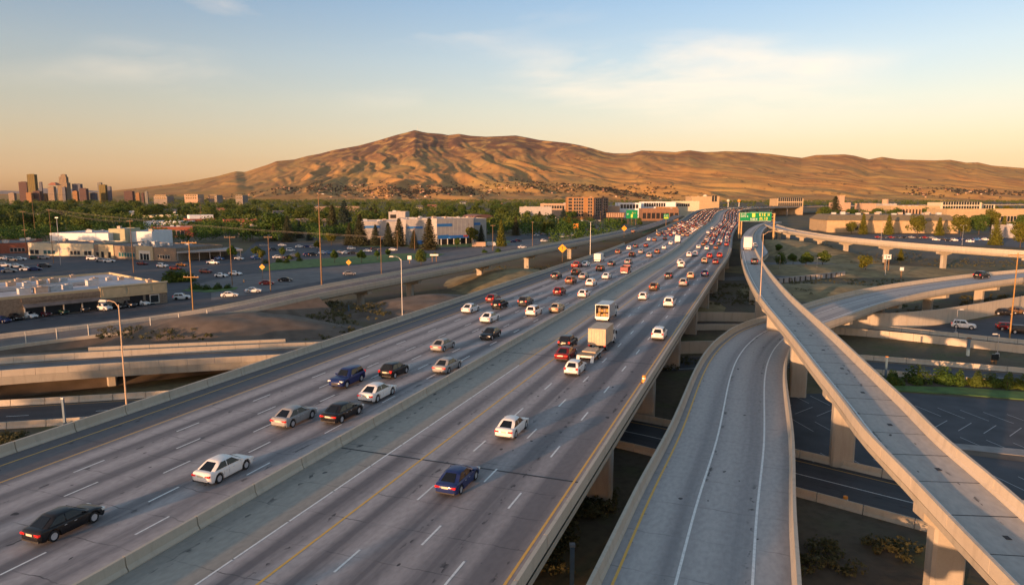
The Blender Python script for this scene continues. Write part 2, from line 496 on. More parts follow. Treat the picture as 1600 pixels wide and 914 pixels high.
def hill_material():
    m, N, L, b = new_mat('golden_hill_grass')
    b.inputs['Roughness'].default_value = 0.95
    b.inputs['Specular IOR Level'].default_value = 0.1
    g = N.new('ShaderNodeNewGeometry')
    def nz(sx, sy, sz, d, off):
        mp = N.new('ShaderNodeMapping'); mp.inputs['Location'].default_value = off
        mp.inputs['Scale'].default_value = (sx, sy, sz)
        L.new(g.outputs['Position'], mp.inputs[0])
        n = N.new('ShaderNodeTexNoise'); n.inputs['Scale'].default_value = 1; n.inputs['Detail'].default_value = d
        L.new(mp.outputs[0], n.inputs['Vector']); return n.outputs[0]
    sep = N.new('ShaderNodeSeparateXYZ'); L.new(g.outputs['Position'], sep.inputs[0])
    a, bb = nz(0.0016, 0.0012, 0.004, 6, (0, 0, 0)), nz(0.009, 0.006, 0.012, 8, (3, 0, 0))
    c3 = nz(0.03, 0.02, 0.03, 5, (0, 8, 0))
    c = mixc(N, L, rng_node(N, L, a, 0.35, 0.65), (0.40, 0.225, 0.078), (0.35, 0.235, 0.083))
    c = mixc(N, L, rng_node(N, L, bb, 0.42, 0.68, 0, 0.7), c, (0.26, 0.135, 0.058))
    # scrub on the high ground and in patches
    hi = rng_node(N, L, sep.outputs[2], 270, 470, 0, 0.85)
    hn = mth(N, L, 'MULTIPLY', hi, rng_node(N, L, bb, 0.36, 0.52))
    c = mixc(N, L, hn, c, (0.10, 0.055, 0.042))
    sc3 = mth(N, L, 'MULTIPLY', rng_node(N, L, c3, 0.56, 0.66), rng_node(N, L, nz(0.004, 0.004, 0.01, 4, (20, 0, 0)), 0.5, 0.6, 0, 0.75))
    c = mixc(N, L, sc3, c, (0.07, 0.055, 0.03))
    L.new(c, b.inputs['Base Color'])
    bp = N.new('ShaderNodeBump'); bp.inputs['Strength'].default_value = 0.35; bp.inputs['Distance'].default_value = 5.0
    L.new(bb, bp.inputs['Height']); L.new(bp.outputs[0], b.inputs['Normal'])
    return m

HX, HY, HZ = hill_height_grid()
def build_hills():
    n, k = HX.shape
    v = np.stack([HX.ravel(), HY.ravel(), HZ.ravel()], 1)
    idx = np.arange(n * k).reshape(n, k)
    f = np.stack([idx[:-1, :-1].ravel(), idx[:-1, 1:].ravel(), idx[1:, 1:].ravel(), idx[1:, :-1].ravel()], 1)
    me = bpy.data.meshes.new('hills')
    me.vertices.add(len(v)); me.vertices.foreach_set('co', v.ravel())
    me.loops.add(f.size); me.loops.foreach_set('vertex_index', f.ravel().astype(np.int32))
    me.polygons.add(len(f))
    me.polygons.foreach_set('loop_start', np.arange(0, f.size, 4, dtype=np.int32))
    me.polygons.foreach_set('use_smooth', np.ones(len(f), bool))
    me.update(calc_edges=True)
    tag(link('hills', me, hill_material()), kind='structure')
build_hills()

# far blue ridge low on the horizon, left of the hills
def far_range():
    v, f = [], []
    xs = np.linspace(-26000, -3500, 90)
    for i, x in enumerate(xs):
        h = 250 + 420 * abs(fbm(np.array([x / 5200.0]), np.array([3.3]), 4)[0]) + 60 * math.sin(x / 1500.0)
        v += [(x, 23500, 0), (x, 25000, max(60, h)), (x, 27500, 0)]
    for i in range(len(xs) - 1):
        a = i * 3
        f += [(a, a + 3, a + 4, a + 1), (a + 1, a + 4, a + 5, a + 2)]
    tag(link('mountain_range', mesh('mountain_range', v, f, True), mat('far_ridge_scrub', (0.20, 0.17, 0.15), 0.95, 0.2, 0.001)), kind='structure')
far_range()

# ================================================================== ROAD PATHS
TH = math.atan(0.3668)
DV, NV = Vector((math.sin(TH), math.cos(TH), 0)), Vector((math.cos(TH), -math.sin(TH), 0))

class Path:
    def __init__(self, pts, step=3.0):
        pts = [Vector(p) for p in pts]
        q = [pts[0] * 2 - pts[1]] + pts + [pts[-1] * 2 - pts[-2]]
        out = []
        for i in range(1, len(q) - 2):
            p0, p1, p2, p3 = q[i - 1], q[i], q[i + 1], q[i + 2]
            d01, d12, d23 = [max(1e-6, (b - a).length ** 0.5) for a, b in ((p0, p1), (p1, p2), (p2, p3))]
            m1 = (p1 - p0) / d01 - (p2 - p0) / (d01 + d12) + (p2 - p1) / d12
            m2 = (p2 - p1) / d12 - (p3 - p1) / (d12 + d23) + (p3 - p2) / d23
            m1, m2 = m1 * d12, m2 * d12
            n = max(4, int((p2 - p1).length / 1.0))
            for j in range(n):
                t = j / n
                out.append(p1 * (2 * t ** 3 - 3 * t * t + 1) + m1 * (t ** 3 - 2 * t * t + t) + p2 * (-2 * t ** 3 + 3 * t * t) + m2 * (t ** 3 - t * t))
        out.append(pts[-1])
        A = np.array([tuple(p) for p in out])
        s = np.concatenate([[0], np.cumsum(np.hypot(np.diff(A[:, 0]), np.diff(A[:, 1])))])
        self.len = s[-1]
        self.S, self.A = s, A
    def at(self, s, l=0.0, dz=0.0):
        p = [np.interp(s, self.S, self.A[:, k]) for k in range(3)]
        a = [np.interp(min(self.len, s + 1.5), self.S, self.A[:, k]) - np.interp(max(0, s - 1.5), self.S, self.A[:, k]) for k in range(2)]
        d = math.hypot(*a) or 1
        tx, ty = a[0] / d, a[1] / d
        return Vector((p[0] + ty * l, p[1] - tx * l, p[2] + dz))
    def heading(self, s):
        a = self.at(max(0, s - 2)); b = self.at(min(self.len, s + 2))
        return math.atan2(b.y - a.y, b.x - a.x)
    def nearest(self, p):
        d = np.hypot(self.A[:, 0] - p[0], self.A[:, 1] - p[1])
        return self.S[int(np.argmin(d))]
    def stations(self, s0, s1, step):
        n = max(1, int(round((s1 - s0) / step)))
        return [s0 + (s1 - s0) * i / n for i in range(n + 1)]

def sweep_mesh(name, path, prof, s0, s1, step=4.0, closed=False, cap=False, smooth=False, lfun=None):
    """prof: (l, dz) pairs across; UV = (l, s)"""
    st = path.stations(s0, s1, step)
    v, uv, f = [], [], []
    k = len(prof)
    for s in st:
        for (l, z) in prof:
            ll = l if lfun is None else lfun(l, s)
            v.append(path.at(s, ll, z)); uv.append((ll, s))
    for i in range(len(st) - 1):
        for j in range(k if closed else k - 1):
            a, b = i * k + j, i * k + (j + 1) % k
            f.append((a, b, b + k, a + k))
    if cap and closed:
        f.append(tuple(reversed(range(k))))
        f.append(tuple((len(st) - 1) * k + j for j in range(k)))
    return mesh(name, v, f, smooth, uv)

def jersey(l, side=0, h=0.95, wt=0.2, wb=0.6):
    """concrete safety-shape profile, centred at l (clockwise, closed)"""
    return [(l + wb / 2, 0.0), (l + wb / 2, 0.08), (l + wt * 0.75, 0.34), (l + wt / 2, h), (l - wt / 2, h), (l - wt * 0.75, 0.34), (l - wb / 2, 0.08), (l - wb / 2, 0.0)]
def parapet(l, side, h=1.05, drop=0.0):
    """edge parapet: sloped inside, flat outside; side=+1 on the right edge"""
    p = [(l + side * 0.22, -drop), (l + side * 0.22, h), (l - side * 0.06, h), (l - side * 0.14, 0.32), (l - side * 0.30, 0.07), (l - side * 0.30, 0.0), (l - side * 0.1, -drop)]
    return p if side > 0 else list(reversed(p))

def segments(parent, path, prof, s0, s1, seg, mat_, name, gap=0.035, curve=2.2):
    n = max(1, int(round((s1 - s0) / seg)))
    d = (s1 - s0) / n
    for i in range(n):
        a, b = s0 + i * d + gap / 2, s0 + (i + 1) * d - gap / 2
        pr = [(l + random.uniform(-0.012, 0.012), z) for (l, z) in prof] if False else prof
        link(name, sweep_mesh(name, path, pr, a, b, curve, True, True), mat_, parent)

def line_strip(parent, path, l, s0, s1, w, dz, mat_, name='lane_line', step=4.0):
    return link(name, sweep_mesh(name, path, [(l - w / 2, dz), (l + w / 2, dz)], s0, s1, step), mat_, parent)

def Lp(l, s, z=8.0):
    return Vector(NV) * l + Vector(DV) * s + Vector((0, 0, z))

# ------------------------------------------------------------------ main highway
LM = -38.0
main_pts = [Lp(LM, s) for s in (-20, 60, 140, 220, 310)]
main_pts += [Vector((126, 470, 8.4)), Vector((186, 640, 10.8)), Vector((234, 790, 13.6)), Vector((284, 930, 15.6)), Vector((352, 1070, 16.2)),
             Vector((478, 1235, 16.4)), Vector((700, 1420, 16.6)), Vector((960, 1560, 16.8)), Vector((1300, 1690, 17))]
MAIN = Path(main_pts)
def rel(l): return l - LM
S_OFF = 20.0
LB, Y1, Y2, LD = rel(-66.1), rel(-63.9), rel(-60.1), [rel(-56.3), rel(-52.4), rel(-48.7), rel(-45.1), rel(-41.5)]
WH, YR, RD, RY, RB = rel(-32.4), rel(-28.8), [rel(-25.1), rel(-21.4), rel(-17.7)], rel(-14.2), rel(-13.3)
SE = MAIN.len - 5

hw = link('highway', sweep_mesh('highway', MAIN, [(Y2 - 0.25, 0), (LD[2], 0), (0, 0)], 8, SE, 6), M_ROAD)
tag(hw, kind='structure')
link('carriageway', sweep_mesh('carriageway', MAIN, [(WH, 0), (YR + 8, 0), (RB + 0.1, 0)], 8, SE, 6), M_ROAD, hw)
link('inner_shoulder', sweep_mesh('inner_shoulder', MAIN, [(0, 0), (WH, 0)], 8, SE, 6), M_INNER, hw)
link('shoulder', sweep_mesh('shoulder', MAIN, [(LB - 0.1, 0), (Y2 - 0.25, 0)], 8, SE, 6), M_SHOULDER, hw)
# deck body under the surface
link('deck', sweep_mesh('deck', MAIN, [(LB - 0.45, -0.02), (LB - 0.45, -0.55), (LB + 1.6, -0.75), (LB + 2.0, -1.75), (RB - 2.0, -1.75), (RB - 1.6, -0.75), (RB + 0.45, -0.55), (RB + 0.45, -0.02)], 8, SE, 6), M_DECK, hw)
# painted lines
S1 = 620
for l, m_, w, a, b in ((Y1, M_YEL, 0.16, 8, 330), (Y2, M_YEL, 0.16, 8, S1), (YR, M_YEL, 0.20, 8, S1), (RY, M_YEL, 0.20, 8, S1)):
    line_strip(hw, MAIN, l, a, b, w, 0.012, m_)
# white line by the inner shoulder: broken only by the joints
s = 8
while s < 110:
    line_strip(hw, MAIN, WH, s, s + 5.6, 0.16, 0.012, M_WHITE, 'lane_dash'); s += 5.75
line_strip(hw, MAIN, WH, s, S1, 0.16, 0.012, M_YEL)
def dashes(parent, path, l, s0, s_near, s1, pitch, ln, w, ph=0.0):
    s = s0 + ph
    far = []
    while s < s1:
        if s < s_near:
            line_strip(parent, path, l, s, s + ln, w, 0.012, M_WHITE, 'lane_dash', 3.1)
        else:
            far.append(s)
        s += pitch
    return far
far_d = []
for i, l in enumerate(LD + RD):
    ph = {0: 7.2, 1: 3.4, 2: 9.8, 3: 5.0, 4: 0.6, 5: 1.3, 6: 6.4, 7: 2.4}[i]
    far_d += [(l, s) for s in dashes(hw, MAIN, l, 8, 190, 520, 11.4, 3.05, 0.17, ph)]
mb = MB()
for l, s in far_d:
    a, b, c, d = MAIN.at(s, l - 0.085, 0.012), MAIN.at(s, l + 0.085, 0.012), MAIN.at(s + 3, l + 0.085, 0.012), MAIN.at(s + 3, l - 0.085, 0.012)
    mb.add([a, b, c, d], [(0, 1, 2, 3)])
fd = mb.build('lane_dash', M_WHITE, hw); fd['kind'] = 'stuff'
# sealed expansion joints right across the deck
M_TAR = mat('joint_sealer', (0.02, 0.02, 0.023), 0.7, 0.2, 3)
for s in (74, 118.5, 163, 208, 253):
    link('expansion_joint', sweep_mesh('expansion_joint', MAIN, [(0.5, 0.008), (8, 0.008), (16, 0.008), (RB - 0.3, 0.008)], s, s + 0.22, 1), M_TAR, hw)
# piers: a wide column under the right edge, others further in
def pier_mesh(name, w, d, h, cap_w=0, cap_h=0, cap_d=None):
    mb = MB()
    c = min(w, d) * 0.16
    o = [(-w / 2 + c, -d / 2), (w / 2 - c, -d / 2), (w / 2, -d / 2 + c), (w / 2, d / 2 - c), (w / 2 - c, d / 2), (-w / 2 + c, d / 2), (-w / 2, d / 2 - c), (-w / 2, -d / 2 + c)]
    mb.prism(o, 0, h - cap_h)
    if cap_w:
        cd = cap_d or d * 1.15
        vs = [(-w / 2 - .05, -cd / 2, h - cap_h), (w / 2 + .05, -cd / 2, h - cap_h), (w / 2 + .05, cd / 2, h - cap_h), (-w / 2 - .05, cd / 2, h - cap_h),
              (-cap_w / 2, -cd / 2, h - cap_h * 0.55), (cap_w / 2, -cd / 2, h - cap_h * 0.55), (cap_w / 2, cd / 2, h - cap_h * 0.55), (-cap_w / 2, cd / 2, h - cap_h * 0.55),
              (-cap_w / 2, -cd / 2, h), (cap_w / 2, -cd / 2, h), (cap_w / 2, cd / 2, h), (-cap_w / 2, cd / 2, h)]
        mb.add(vs, [(3, 2, 1, 0), (0, 1, 5, 4), (1, 2, 6, 5), (2, 3, 7, 6), (3, 0, 4, 7), (4, 5, 9, 8), (5, 6, 10, 9), (6, 7, 11, 10), (7, 4, 8, 11), (8, 9, 10, 11)])
    return mb.mesh(name)
def pier(parent, path, s, l, w, d, top, cap_w=0, cap_h=0, mat_=None, name='pier', base=0.0):
    p = path.at(s, l)
    me = pier_mesh(name, w, d, p.z + top - base + 0.02, cap_w, cap_h)
    return link(name, me, mat_ or M_CONC2, parent, (p.x, p.y, base), path.heading(s) - math.pi / 2)
for s in (58, 88, 118, 150, 185, 222, 260, 300, 345):
    pier(hw, MAIN, s, RB - 1.9, 3.0, 1.5, -0.8)
    pier(hw, MAIN, s, LB + 2.2, 2.4, 1.5, -0.8)
    if s < 200:
        pier(hw, MAIN, s, RB - 14, 2.2, 1.4, -1.7); pier(hw, MAIN, s, LB + 15, 2.2, 1.4, -1.7)
for s in (980, 1040, 1110, 1180, 1260, 1340):
    pier(hw, MAIN, s, RB - 3, 3.0, 2.0, -0.8); pier(hw, MAIN, s, RB - 25, 3.0, 2.0, -1.7)
# barriers: every cast segment near the viewer is its own piece
def barrier(label, path, prof, s0, s_near, s1, seg, far_step=6):
    t = tag(empty('concrete_barrier', path.at(s0)), label, 'barrier')
    def sub(me, nm):
        me.transform(Matrix.Translation(-Vector(path.at(s0))))
        return link(nm, me, M_CONC, t)
    n = max(1, int(round((s_near - s0) / seg))); d = (s_near - s0) / n
    for i in range(n):
        sub(sweep_mesh('barrier_segment', path, prof, s0 + i * d + 0.045, s0 + (i + 1) * d - 0.045, 3, True, True), 'barrier_segment')
    if s1 > s_near:
        sub(sweep_mesh('barrier_run', path, prof, s_near + 0.03, s1, far_step, True, True), 'barrier_run')
    return t
barrier('long concrete median barrier dividing the two crowded carriageways', MAIN, jersey(0, h=0.98, wb=0.7, wt=0.24), 8, 250, SE, 6.1)
barrier('concrete barrier along the outer shoulder beside the two yellow lines', MAIN, parapet(LB - 0.12, -1), 8, 250, 375, 6.1)
barrier('concrete parapet on the highway edge above the dark gap', MAIN, parapet(RB + 0.12, 1), 8, 250, 352, 6.1)
barrier('far concrete parapet of the highway behind the sign gantry', MAIN, parapet(RB + 0.12, 1), 560, 561, SE, 6.1)
barrier('far concrete parapet beside the merging road and brown sheds', MAIN, parapet(LB - 0.12, -1), 520, 521, SE, 6.1)

# ================================================================== RAMPS
def ramp(name, label, path, l0, l1, s0, s1, s_near, mat_, seg=6.1, piers=(), thick=1.35, pier_w=2.2, cap=True, fascia=0.55, slabs=None, base=0.0, s_par=None, pl=True, pr=True):
    t = tag(empty(name, path.at(s0, (l0 + l1) / 2)), label, 'ramp')
    o = -Vector(t.location)
    def put(me, nm, m_):
        me.transform(Matrix.Translation(o)); return link(nm, me, m_, t)
    put(sweep_mesh('deck', path, [(l0 - 0.34, -0.03), (l0 - 0.34, -fascia), (l0 + 1.1, -fascia - 0.12), (l0 + 1.4, -thick), (l1 - 1.4, -thick), (l1 - 1.1, -fascia - 0.12), (l1 + 0.34, -fascia), (l1 + 0.34, -0.03)], s0, s1, 3.5), 'deck', M_DECK)
    if slabs:
        n = int((slabs[1] - s0) / slabs[0])
        for i in range(n):
            a = s0 + i * slabs[0]
            j = 0.05
            k = random.uniform(-0.006, 0.006)
            me = sweep_mesh('slab', path, [(l0, -0.02), (l0 + 0.02, k), ((l0 + l1) / 2, k), (l1 - 0.02, k), (l1, -0.02)], a + j, a + slabs[0] - j, 3)
            put(me, 'slab', mat_)
        put(sweep_mesh('joint_bed', path, [(l0, -0.025), (l1, -0.025)], s0, s0 + n * slabs[0], 3), 'joint_bed', M_TAR)
        a = s0 + n * slabs[0]
        if a < s1: put(sweep_mesh('road_surface', path, [(l0, 0), ((l0 + l1) / 2, 0), (l1, 0)], a, s1, 3.5), 'road_surface', mat_)
    else:
        put(sweep_mesh('road_surface', path, [(l0, 0), ((l0 + l1) / 2, 0), (l1, 0)], s0, s1, 3.5), 'road_surface', mat_)
    for side, l, on in ((-1, l0, pl), (1, l1, pr)):
        if not on: continue
        a0, b0 = on if isinstance(on, tuple) else (s0, s1)
        sn = min(b0, s_near)
        if sn > a0:
            n = max(1, int(round((sn - a0) / seg))); d = (sn - a0) / n
            for i in range(n):
                put(sweep_mesh('parapet_segment', path, parapet(l + side * 0.1, side, 1.05, 0.02), a0 + i * d + 0.02, a0 + (i + 1) * d - 0.02, 2.1, True, True), 'parapet_segment', M_CONC)
        if b0 > max(a0, sn):
            put(sweep_mesh('parapet_run', path, parapet(l + side * 0.1, side, 1.05, 0.02), max(a0, sn) + 0.02, b0, 3.5, True, True), 'parapet_run', M_CONC)
    for s in piers:
        p = path.at(s, (l0 + l1) / 2)
        h = p.z - thick - base + 0.02
        if h < 0.8: continue
        me = pier_mesh('pier', pier_w, 1.5, h, (l1 - l0) * 0.8 if cap else 0, 1.5 if cap else 0)
        q = link('pier', me, M_CONC2, t)
        q.location = Vector((p.x, p.y, base)) + o
        q.rotation_euler = (0, 0, path.heading(s) - math.pi / 2)
    t['o'] = 0
    del t['o']
    return t, put

# --- ramp E: high narrow flyover on the right, slabs and one white line
def zE(y):  return float(np.interp(y, [385, 418, 460, 540, 690, 830, 914], [8.4, 10.6, 11.3, 11.2, 9.8, 8.4, 8.0]))
EC = []
for (xw, xr, y) in [(1592.5, 1700, 914), (1514.5, 1622, 835), (1441.5, 1533, 759), (1371, 1455, 687), (1331, 1399, 636), (1288, 1342, 583), (1243, 1290, 527), (1200, 1240, 476), (1185, 1222.5, 454)]:
    z = zE(y); a, b = P(xw, y, z), P(xr, y, z)
    EC.append(a)
e0 = EC[0] + (EC[0] - EC[1]).normalized() * 26
E = Path([e0] + EC + [P(1170.5, 426, 10.7), P(1163.5, 403, 9.6), P(1160.5, 386, 8.7), P(1161, 374, 8.3), P(1166, 364, 8.6), P(1176, 355.5, 9.0), P(1190, 349.5, 9.4), P(1204, 346.5, 9.5)])
E_R = 5.0
def e_wide(s):       # the ramp widens to two lanes towards the split
    return 4.6 * float(sstep(150, 250, s))
rampE, putE = ramp('flyover_ramp', 'high narrow flyover ramp of pale slabs with one white line, sunlit parapets', E, -0.95, E_R, 0, 232, 205, M_SLAB, 5.4,
                   piers=(38, 66, 96, 128, 162, 198), thick=1.5, pier_w=2.6, slabs=(4.9, 232))
putE(sweep_mesh('lane_line', E, [(-0.09, 0.016), (0.09, 0.016)], 0, 300, 3), 'lane_line', M_WHITE)
s = 12
while s < 225:
    for l in (2.5,):
        me = MB().box(-0.28, 0.28, -0.2, 0.2, 0.006, 0.02).mesh('drain_patch')
        p = E.at(s, l + random.uniform(-0.2, 0.2))
        q = link('drain_patch', me, M_TAR, rampE, p - Vector(rampE.location), E.heading(s))
    s += 9.8
# widened end of E that meets the highway
lw = lambda l, s: l + (5.2 * float(sstep(232, 300, s)) if l > 2 else 0.0)
wid = link('ramp_mouth', sweep_mesh('ramp_mouth', E, [(-0.95, 0), (2.4, 0), (E_R, 0)], 232, E.len, 4, lfun=lw), M_RAMP)
tag(wid, kind='structure')
link('deck', sweep_mesh('deck', E, [(-1.2, -0.03), (-1.2, -1.5), (E_R + 0.3, -1.5), (E_R + 0.3, -0.03)], 232, E.len, 4, lfun=lw), M_DECK, wid)
barrier('curving sunlit parapet where the flyover widens beside the big white truck', E, parapet(E_R + 0.1, 1), 232, 233, E.len - 4, 6)

# --- ramp D: wide ramp beside the highway, passing under E and on to the right as F
DL = [(1055, 914, 6.0), (1088, 790, 5.8), (1120.7, 684, 5.5), (1142, 586, 5.1), (1154.5, 556.5, 5.0), (1172.4, 534.5, 4.9), (1198.6, 516.5, 4.9)]
DP = [P(x, y, z) for x, y, z in DL]
d0 = DP[0] + (DP[0] - DP[1]).normalized() * 26
FP = [P(1268, 493, 5.6), P(1330, 473, 6.4), P(1400, 456.5, 7.0), P(1480, 444, 7.4), P(1560, 434, 7.6), P(1650, 426, 7.8), P(1800, 415, 8)]
FP.append(FP[-1] + (FP[-1] - FP[-2]).normalized() * 150)
Dp = Path([d0] + DP + FP)
rampD, putD = ramp('curving_ramp', 'wide ramp beside the highway with one yellow and two white lines, curving under the flyover', Dp, -4.9, 7.6, 0, Dp.len, 250, M_RAMP, 6.1,
                   piers=(40, 70, 100, 128, 158, 186, 212, 240, 270, 300, 335, 370, 405, 440, 475), thick=1.4, pier_w=2.4)
for l, m_ in ((-4.0, M_YEL), (0.0, M_WHITE), (4.9, M_WHITE)):
    putD(sweep_mesh('lane_line', Dp, [(l - 0.1, 0.012), (l + 0.1, 0.012)], 0, Dp.len, 3), 'lane_line', m_)

# --- ramp G: upper right
GP = [(1204, 350.5, 9.3), (1225, 357, 9.2), (1250, 362, 9.1), (1305, 370, 9.2), (1376, 377, 9.4), (1477, 385, 9.6), (1600, 393, 9.7), (1760, 402, 9.7)]
GQ = [P(x, y, z + 1) - Vector((0, 0, 1)) for x, y, z in GP]
GQ.append(GQ[-1] + (GQ[-1] - GQ[-2]).normalized() * 170)
G = Path(GQ)
rampG, putG = ramp('upper_ramp', 'long sweeping ramp in full evening light before the beige warehouse', G, -4.6, 4.6, 0, G.len, G.len, M_RAMP, 11,
                   piers=tuple(np.arange(25, G.len, 36)), thick=1.5, pier_w=2.6, fascia=0.9)
for l, m_ in ((-3.6, M_WHITE), (3.6, M_YEL)):
    putG(sweep_mesh('lane_line', G, [(l - 0.1, 0.012), (l + 0.1, 0.012)], 0, G.len, 4), 'lane_line', m_)

# --- ramp A: left, rising from the frontage to the highway
AP = [P(-190, 566, 1.0), P(0, 536, 1.4), P(200, 511, 2.2), P(345, 490, 3.2), P(483, 460.5, 5.2), P(621, 434, 6.9), P(720, 415, 7.7), P(800, 398.5, 8.0), P(900, 379, 8.0), P(966, 365.5, 8.0), P(1003, 357, 8.1), P(1034, 347, 8.8), P(1061, 336.5, 10.6)]
A = Path(AP)
sA_f = A.nearest(P(338, 490, 3.2))
sA_n = A.nearest(P(968, 366, 8))
rampA, putA = ramp('frontage_ramp', 'grey ramp on short square piers climbing from the parking lots to the highway', A, -5.4, 5.4, 0, A.len, 330, M_ASPH2, 8,
                   piers=tuple(A.nearest(P(x, y, 6)) for x, y in ((560, 446), (621, 434), (718, 415), (795, 400), (860, 386))), thick=1.5, pier_w=2.3, fascia=0.8, pl=(0, A.nearest(P(1003, 357, 8))), pr=(sA_f, sA_n))
for l, m_ in ((-4.2, M_WHITE), (4.2, M_YEL)):
    putA(sweep_mesh('lane_line', A, [(l - 0.08, 0.012), (l + 0.08, 0.012)], sA_f - 20, A.len, 4), 'lane_line', m_)
# earth bank under its lower end
def bank(name, path, s0, s1, l0, l1, run, mat_):
    st = path.stations(s0, s1, 5)
    v, f = [], []
    for s in st:
        p = path.at(s)
        e = max(0.1, p.z - 0.15)
        for l, z in ((l0 - run * e, 0.0), (l0 - 0.4, e), (l1 + 0.4, e), (l1 + run * e, 0.0)):
            q = path.at(s, l); v.append((q.x, q.y, z + 0.02))
    for i in range(len(st) - 1):
        for j in range(3):
            a = i * 4 + j; f.append((a, a + 1, a + 5, a + 4))
    return tag(link(name, mesh(name, v, f, True), mat_), kind='structure')
bank('embankment', A, 0, sA_f + 26, -5.6, 5.6, 2.0, M_DIRT)

# --- ramp B: low bridge on the left that dives under the highway
B = Path([Vector((-140, 78, 4.6)), Vector((-81.5, 108.8, 4.4)), Vector((-47, 126.5, 2.7)), Vector((-20, 140, 1.1)), Vector((10, 155, 0.3)), Vector((45, 170, 0.12)), Vector((80, 164, 0.12)), Vector((112, 142, 0.12)), Vector((160, 108, 0.12))])
sB = B.nearest((-12, 144, 0))
rampB, putB = ramp('low_bridge_ramp', 'low bridge ramp on one round pier catching orange light', B, -5.0, 5.0, 0, sB, sB, M_ASPH2, 4.3,
                   piers=(B.nearest((-66, 116, 0)) - 3.5, B.nearest((-96, 101, 0)) - 16), thick=1.5, pier_w=1.9, cap=False, fascia=1.3)
putB(sweep_mesh('lane_line', B, [(-3.9, 0.012), (-3.75, 0.012)], 0, sB, 4), 'lane_line', M_YEL)

# --- roads at ground level that cross beneath everything
def ground_road(name, path, l0, l1, s0, s1, mat_, lines=(), dz=0.03):
    r = tag(link(name, sweep_mesh(name, path, [(l0, dz), ((l0 + l1) / 2, dz), (l1, dz)], s0, s1, 4), mat_), kind='structure')
    for l, m_, w in lines:
        line_strip(r, path, l, s0, s1, w, dz + 0.012, m_)
    return r
M_ROADASPH = road_mat('road_asphalt', (0.062, 0.062, 0.068), (0.036, 0.037, 0.042), 0.6, 0.4, 3.6, 0.0, 14)
ground_road('road', B, -5, 5, sB - 2, B.len, M_ROADASPH, ((-4, M_YEL, 0.14), (4, M_WHITE, 0.14)))
Cp = Path([Vector((-150, 86, 0)), Vector((-74, 98, 0)), Vector((-22, 112, 0)), Vector((28, 130, 0)), Vector((56, 131.5, 0)), Vector((92, 118, 0)), Vector((150, 90, 0))])
ground_road('road', Cp, -5.5, 5.5, 0, Cp.len, M_ROADASPH, ((-4.6, M_YEL, 0.14), (4.6, M_WHITE, 0.14)), 0.045)
for s in range(4, int(Cp.len), 12):
    line_strip(bpy.data.objects['road.001'], Cp, 0.2, s, s + 3, 0.15, 0.06, M_WHITE, 'lane_dash')
Kp = Path([Vector((-40, 118, 0)), Vector((-8, 104, 0)), Vector((17, 90, 0)), Vector((33, 76.5, 0)), Vector((52, 61, 0)), Vector((90, 38, 0))])
ground_road('road', Kp, -5.2, 5.2, 0, Kp.len, M_ROADASPH, ((-4.3, M_YEL, 0.13), (-0.2, M_WHITE, 0.13), (4.4, M_WHITE, 0.13)), 0.06)
def wall_run(label, path, l, s0, s1, seg, h, w=0.35, name='retaining_wall', mat_=None, cat='wall'):
    t = tag(empty(name, path.at(s0, l)), label, cat)
    o = -Vector(t.location)
    n = max(1, int(round((s1 - s0) / seg))); d = (s1 - s0) / n
    for i in range(n):
        hh = h(s0 + (i + .5) * d) if callable(h) else h
        me = sweep_mesh('wall_panel', path, [(l + w / 2, 0), (l + w / 2, hh), (l - w / 2, hh), (l - w / 2, 0)], s0 + i * d + 0.025, s0 + (i + 1) * d - 0.025, 3, True, True)
        me.transform(Matrix.Translation(o))
        link('wall_panel', me, mat_ or M_CONC, t)
    return t
sC1, sC2 = Cp.nearest((-30, 110, 0)), Cp.nearest((60, 131, 0))
barrier('low barrier beyond the road under the low bridge', Cp, jersey(-6.0), 20, sC1, sC1, 5.0)
barrier('low barrier on the near side of the lowest road at the picture edge', Cp, jersey(6.0), 20, sC1, sC1, 5.0)
wall_run('tall retaining wall of square panels under the highway edge', Cp, -7.6, Cp.nearest((20, 126, 0)), Cp.nearest((52, 132, 0)), 4.6, 2.6)
wall_run('retaining wall of concrete panels behind the farther underpass road', B, -6.2, B.nearest((30, 164, 0)), B.nearest((62, 171, 0)), 5.5, 2.4)
wall_run('low wall between the two underpass roads', B, 6.0, B.nearest((32, 164, 0)), B.nearest((64, 171, 0)), 5.5, 1.5)
barrier('barrier along the farther lower road beneath the tall retaining wall', B, jersey(-5.7), B.nearest((76, 166, 0)), B.len - 1, B.len, 5.5)
wall_run('low panel wall on the near side of the farther lower road', B, 5.9, B.nearest((72, 168, 0)), B.len - 5, 5.2, 1.7)
barrier('barrier along the lower road behind the row of bushes', Cp, jersey(-6.1), Cp.nearest((60, 131, 0)), Cp.len - 1, Cp.len, 5.5)
barrier('barrier in front of the bushes by the lower road', Cp, jersey(6.1), Cp.nearest((60, 131, 0)), Cp.len - 1, Cp.len, 5.5)
kS = Kp.nearest((2, 98, 0))
barrier('far side barrier of the sunken road below the flyover', Kp, jersey(-5.8), kS, Kp.len - 1, Kp.len, 4.6)
barrier('near side barrier of the sunken road below the flyover', Kp, jersey(5.8), kS + 6, Kp.len - 1, Kp.len, 4.6)

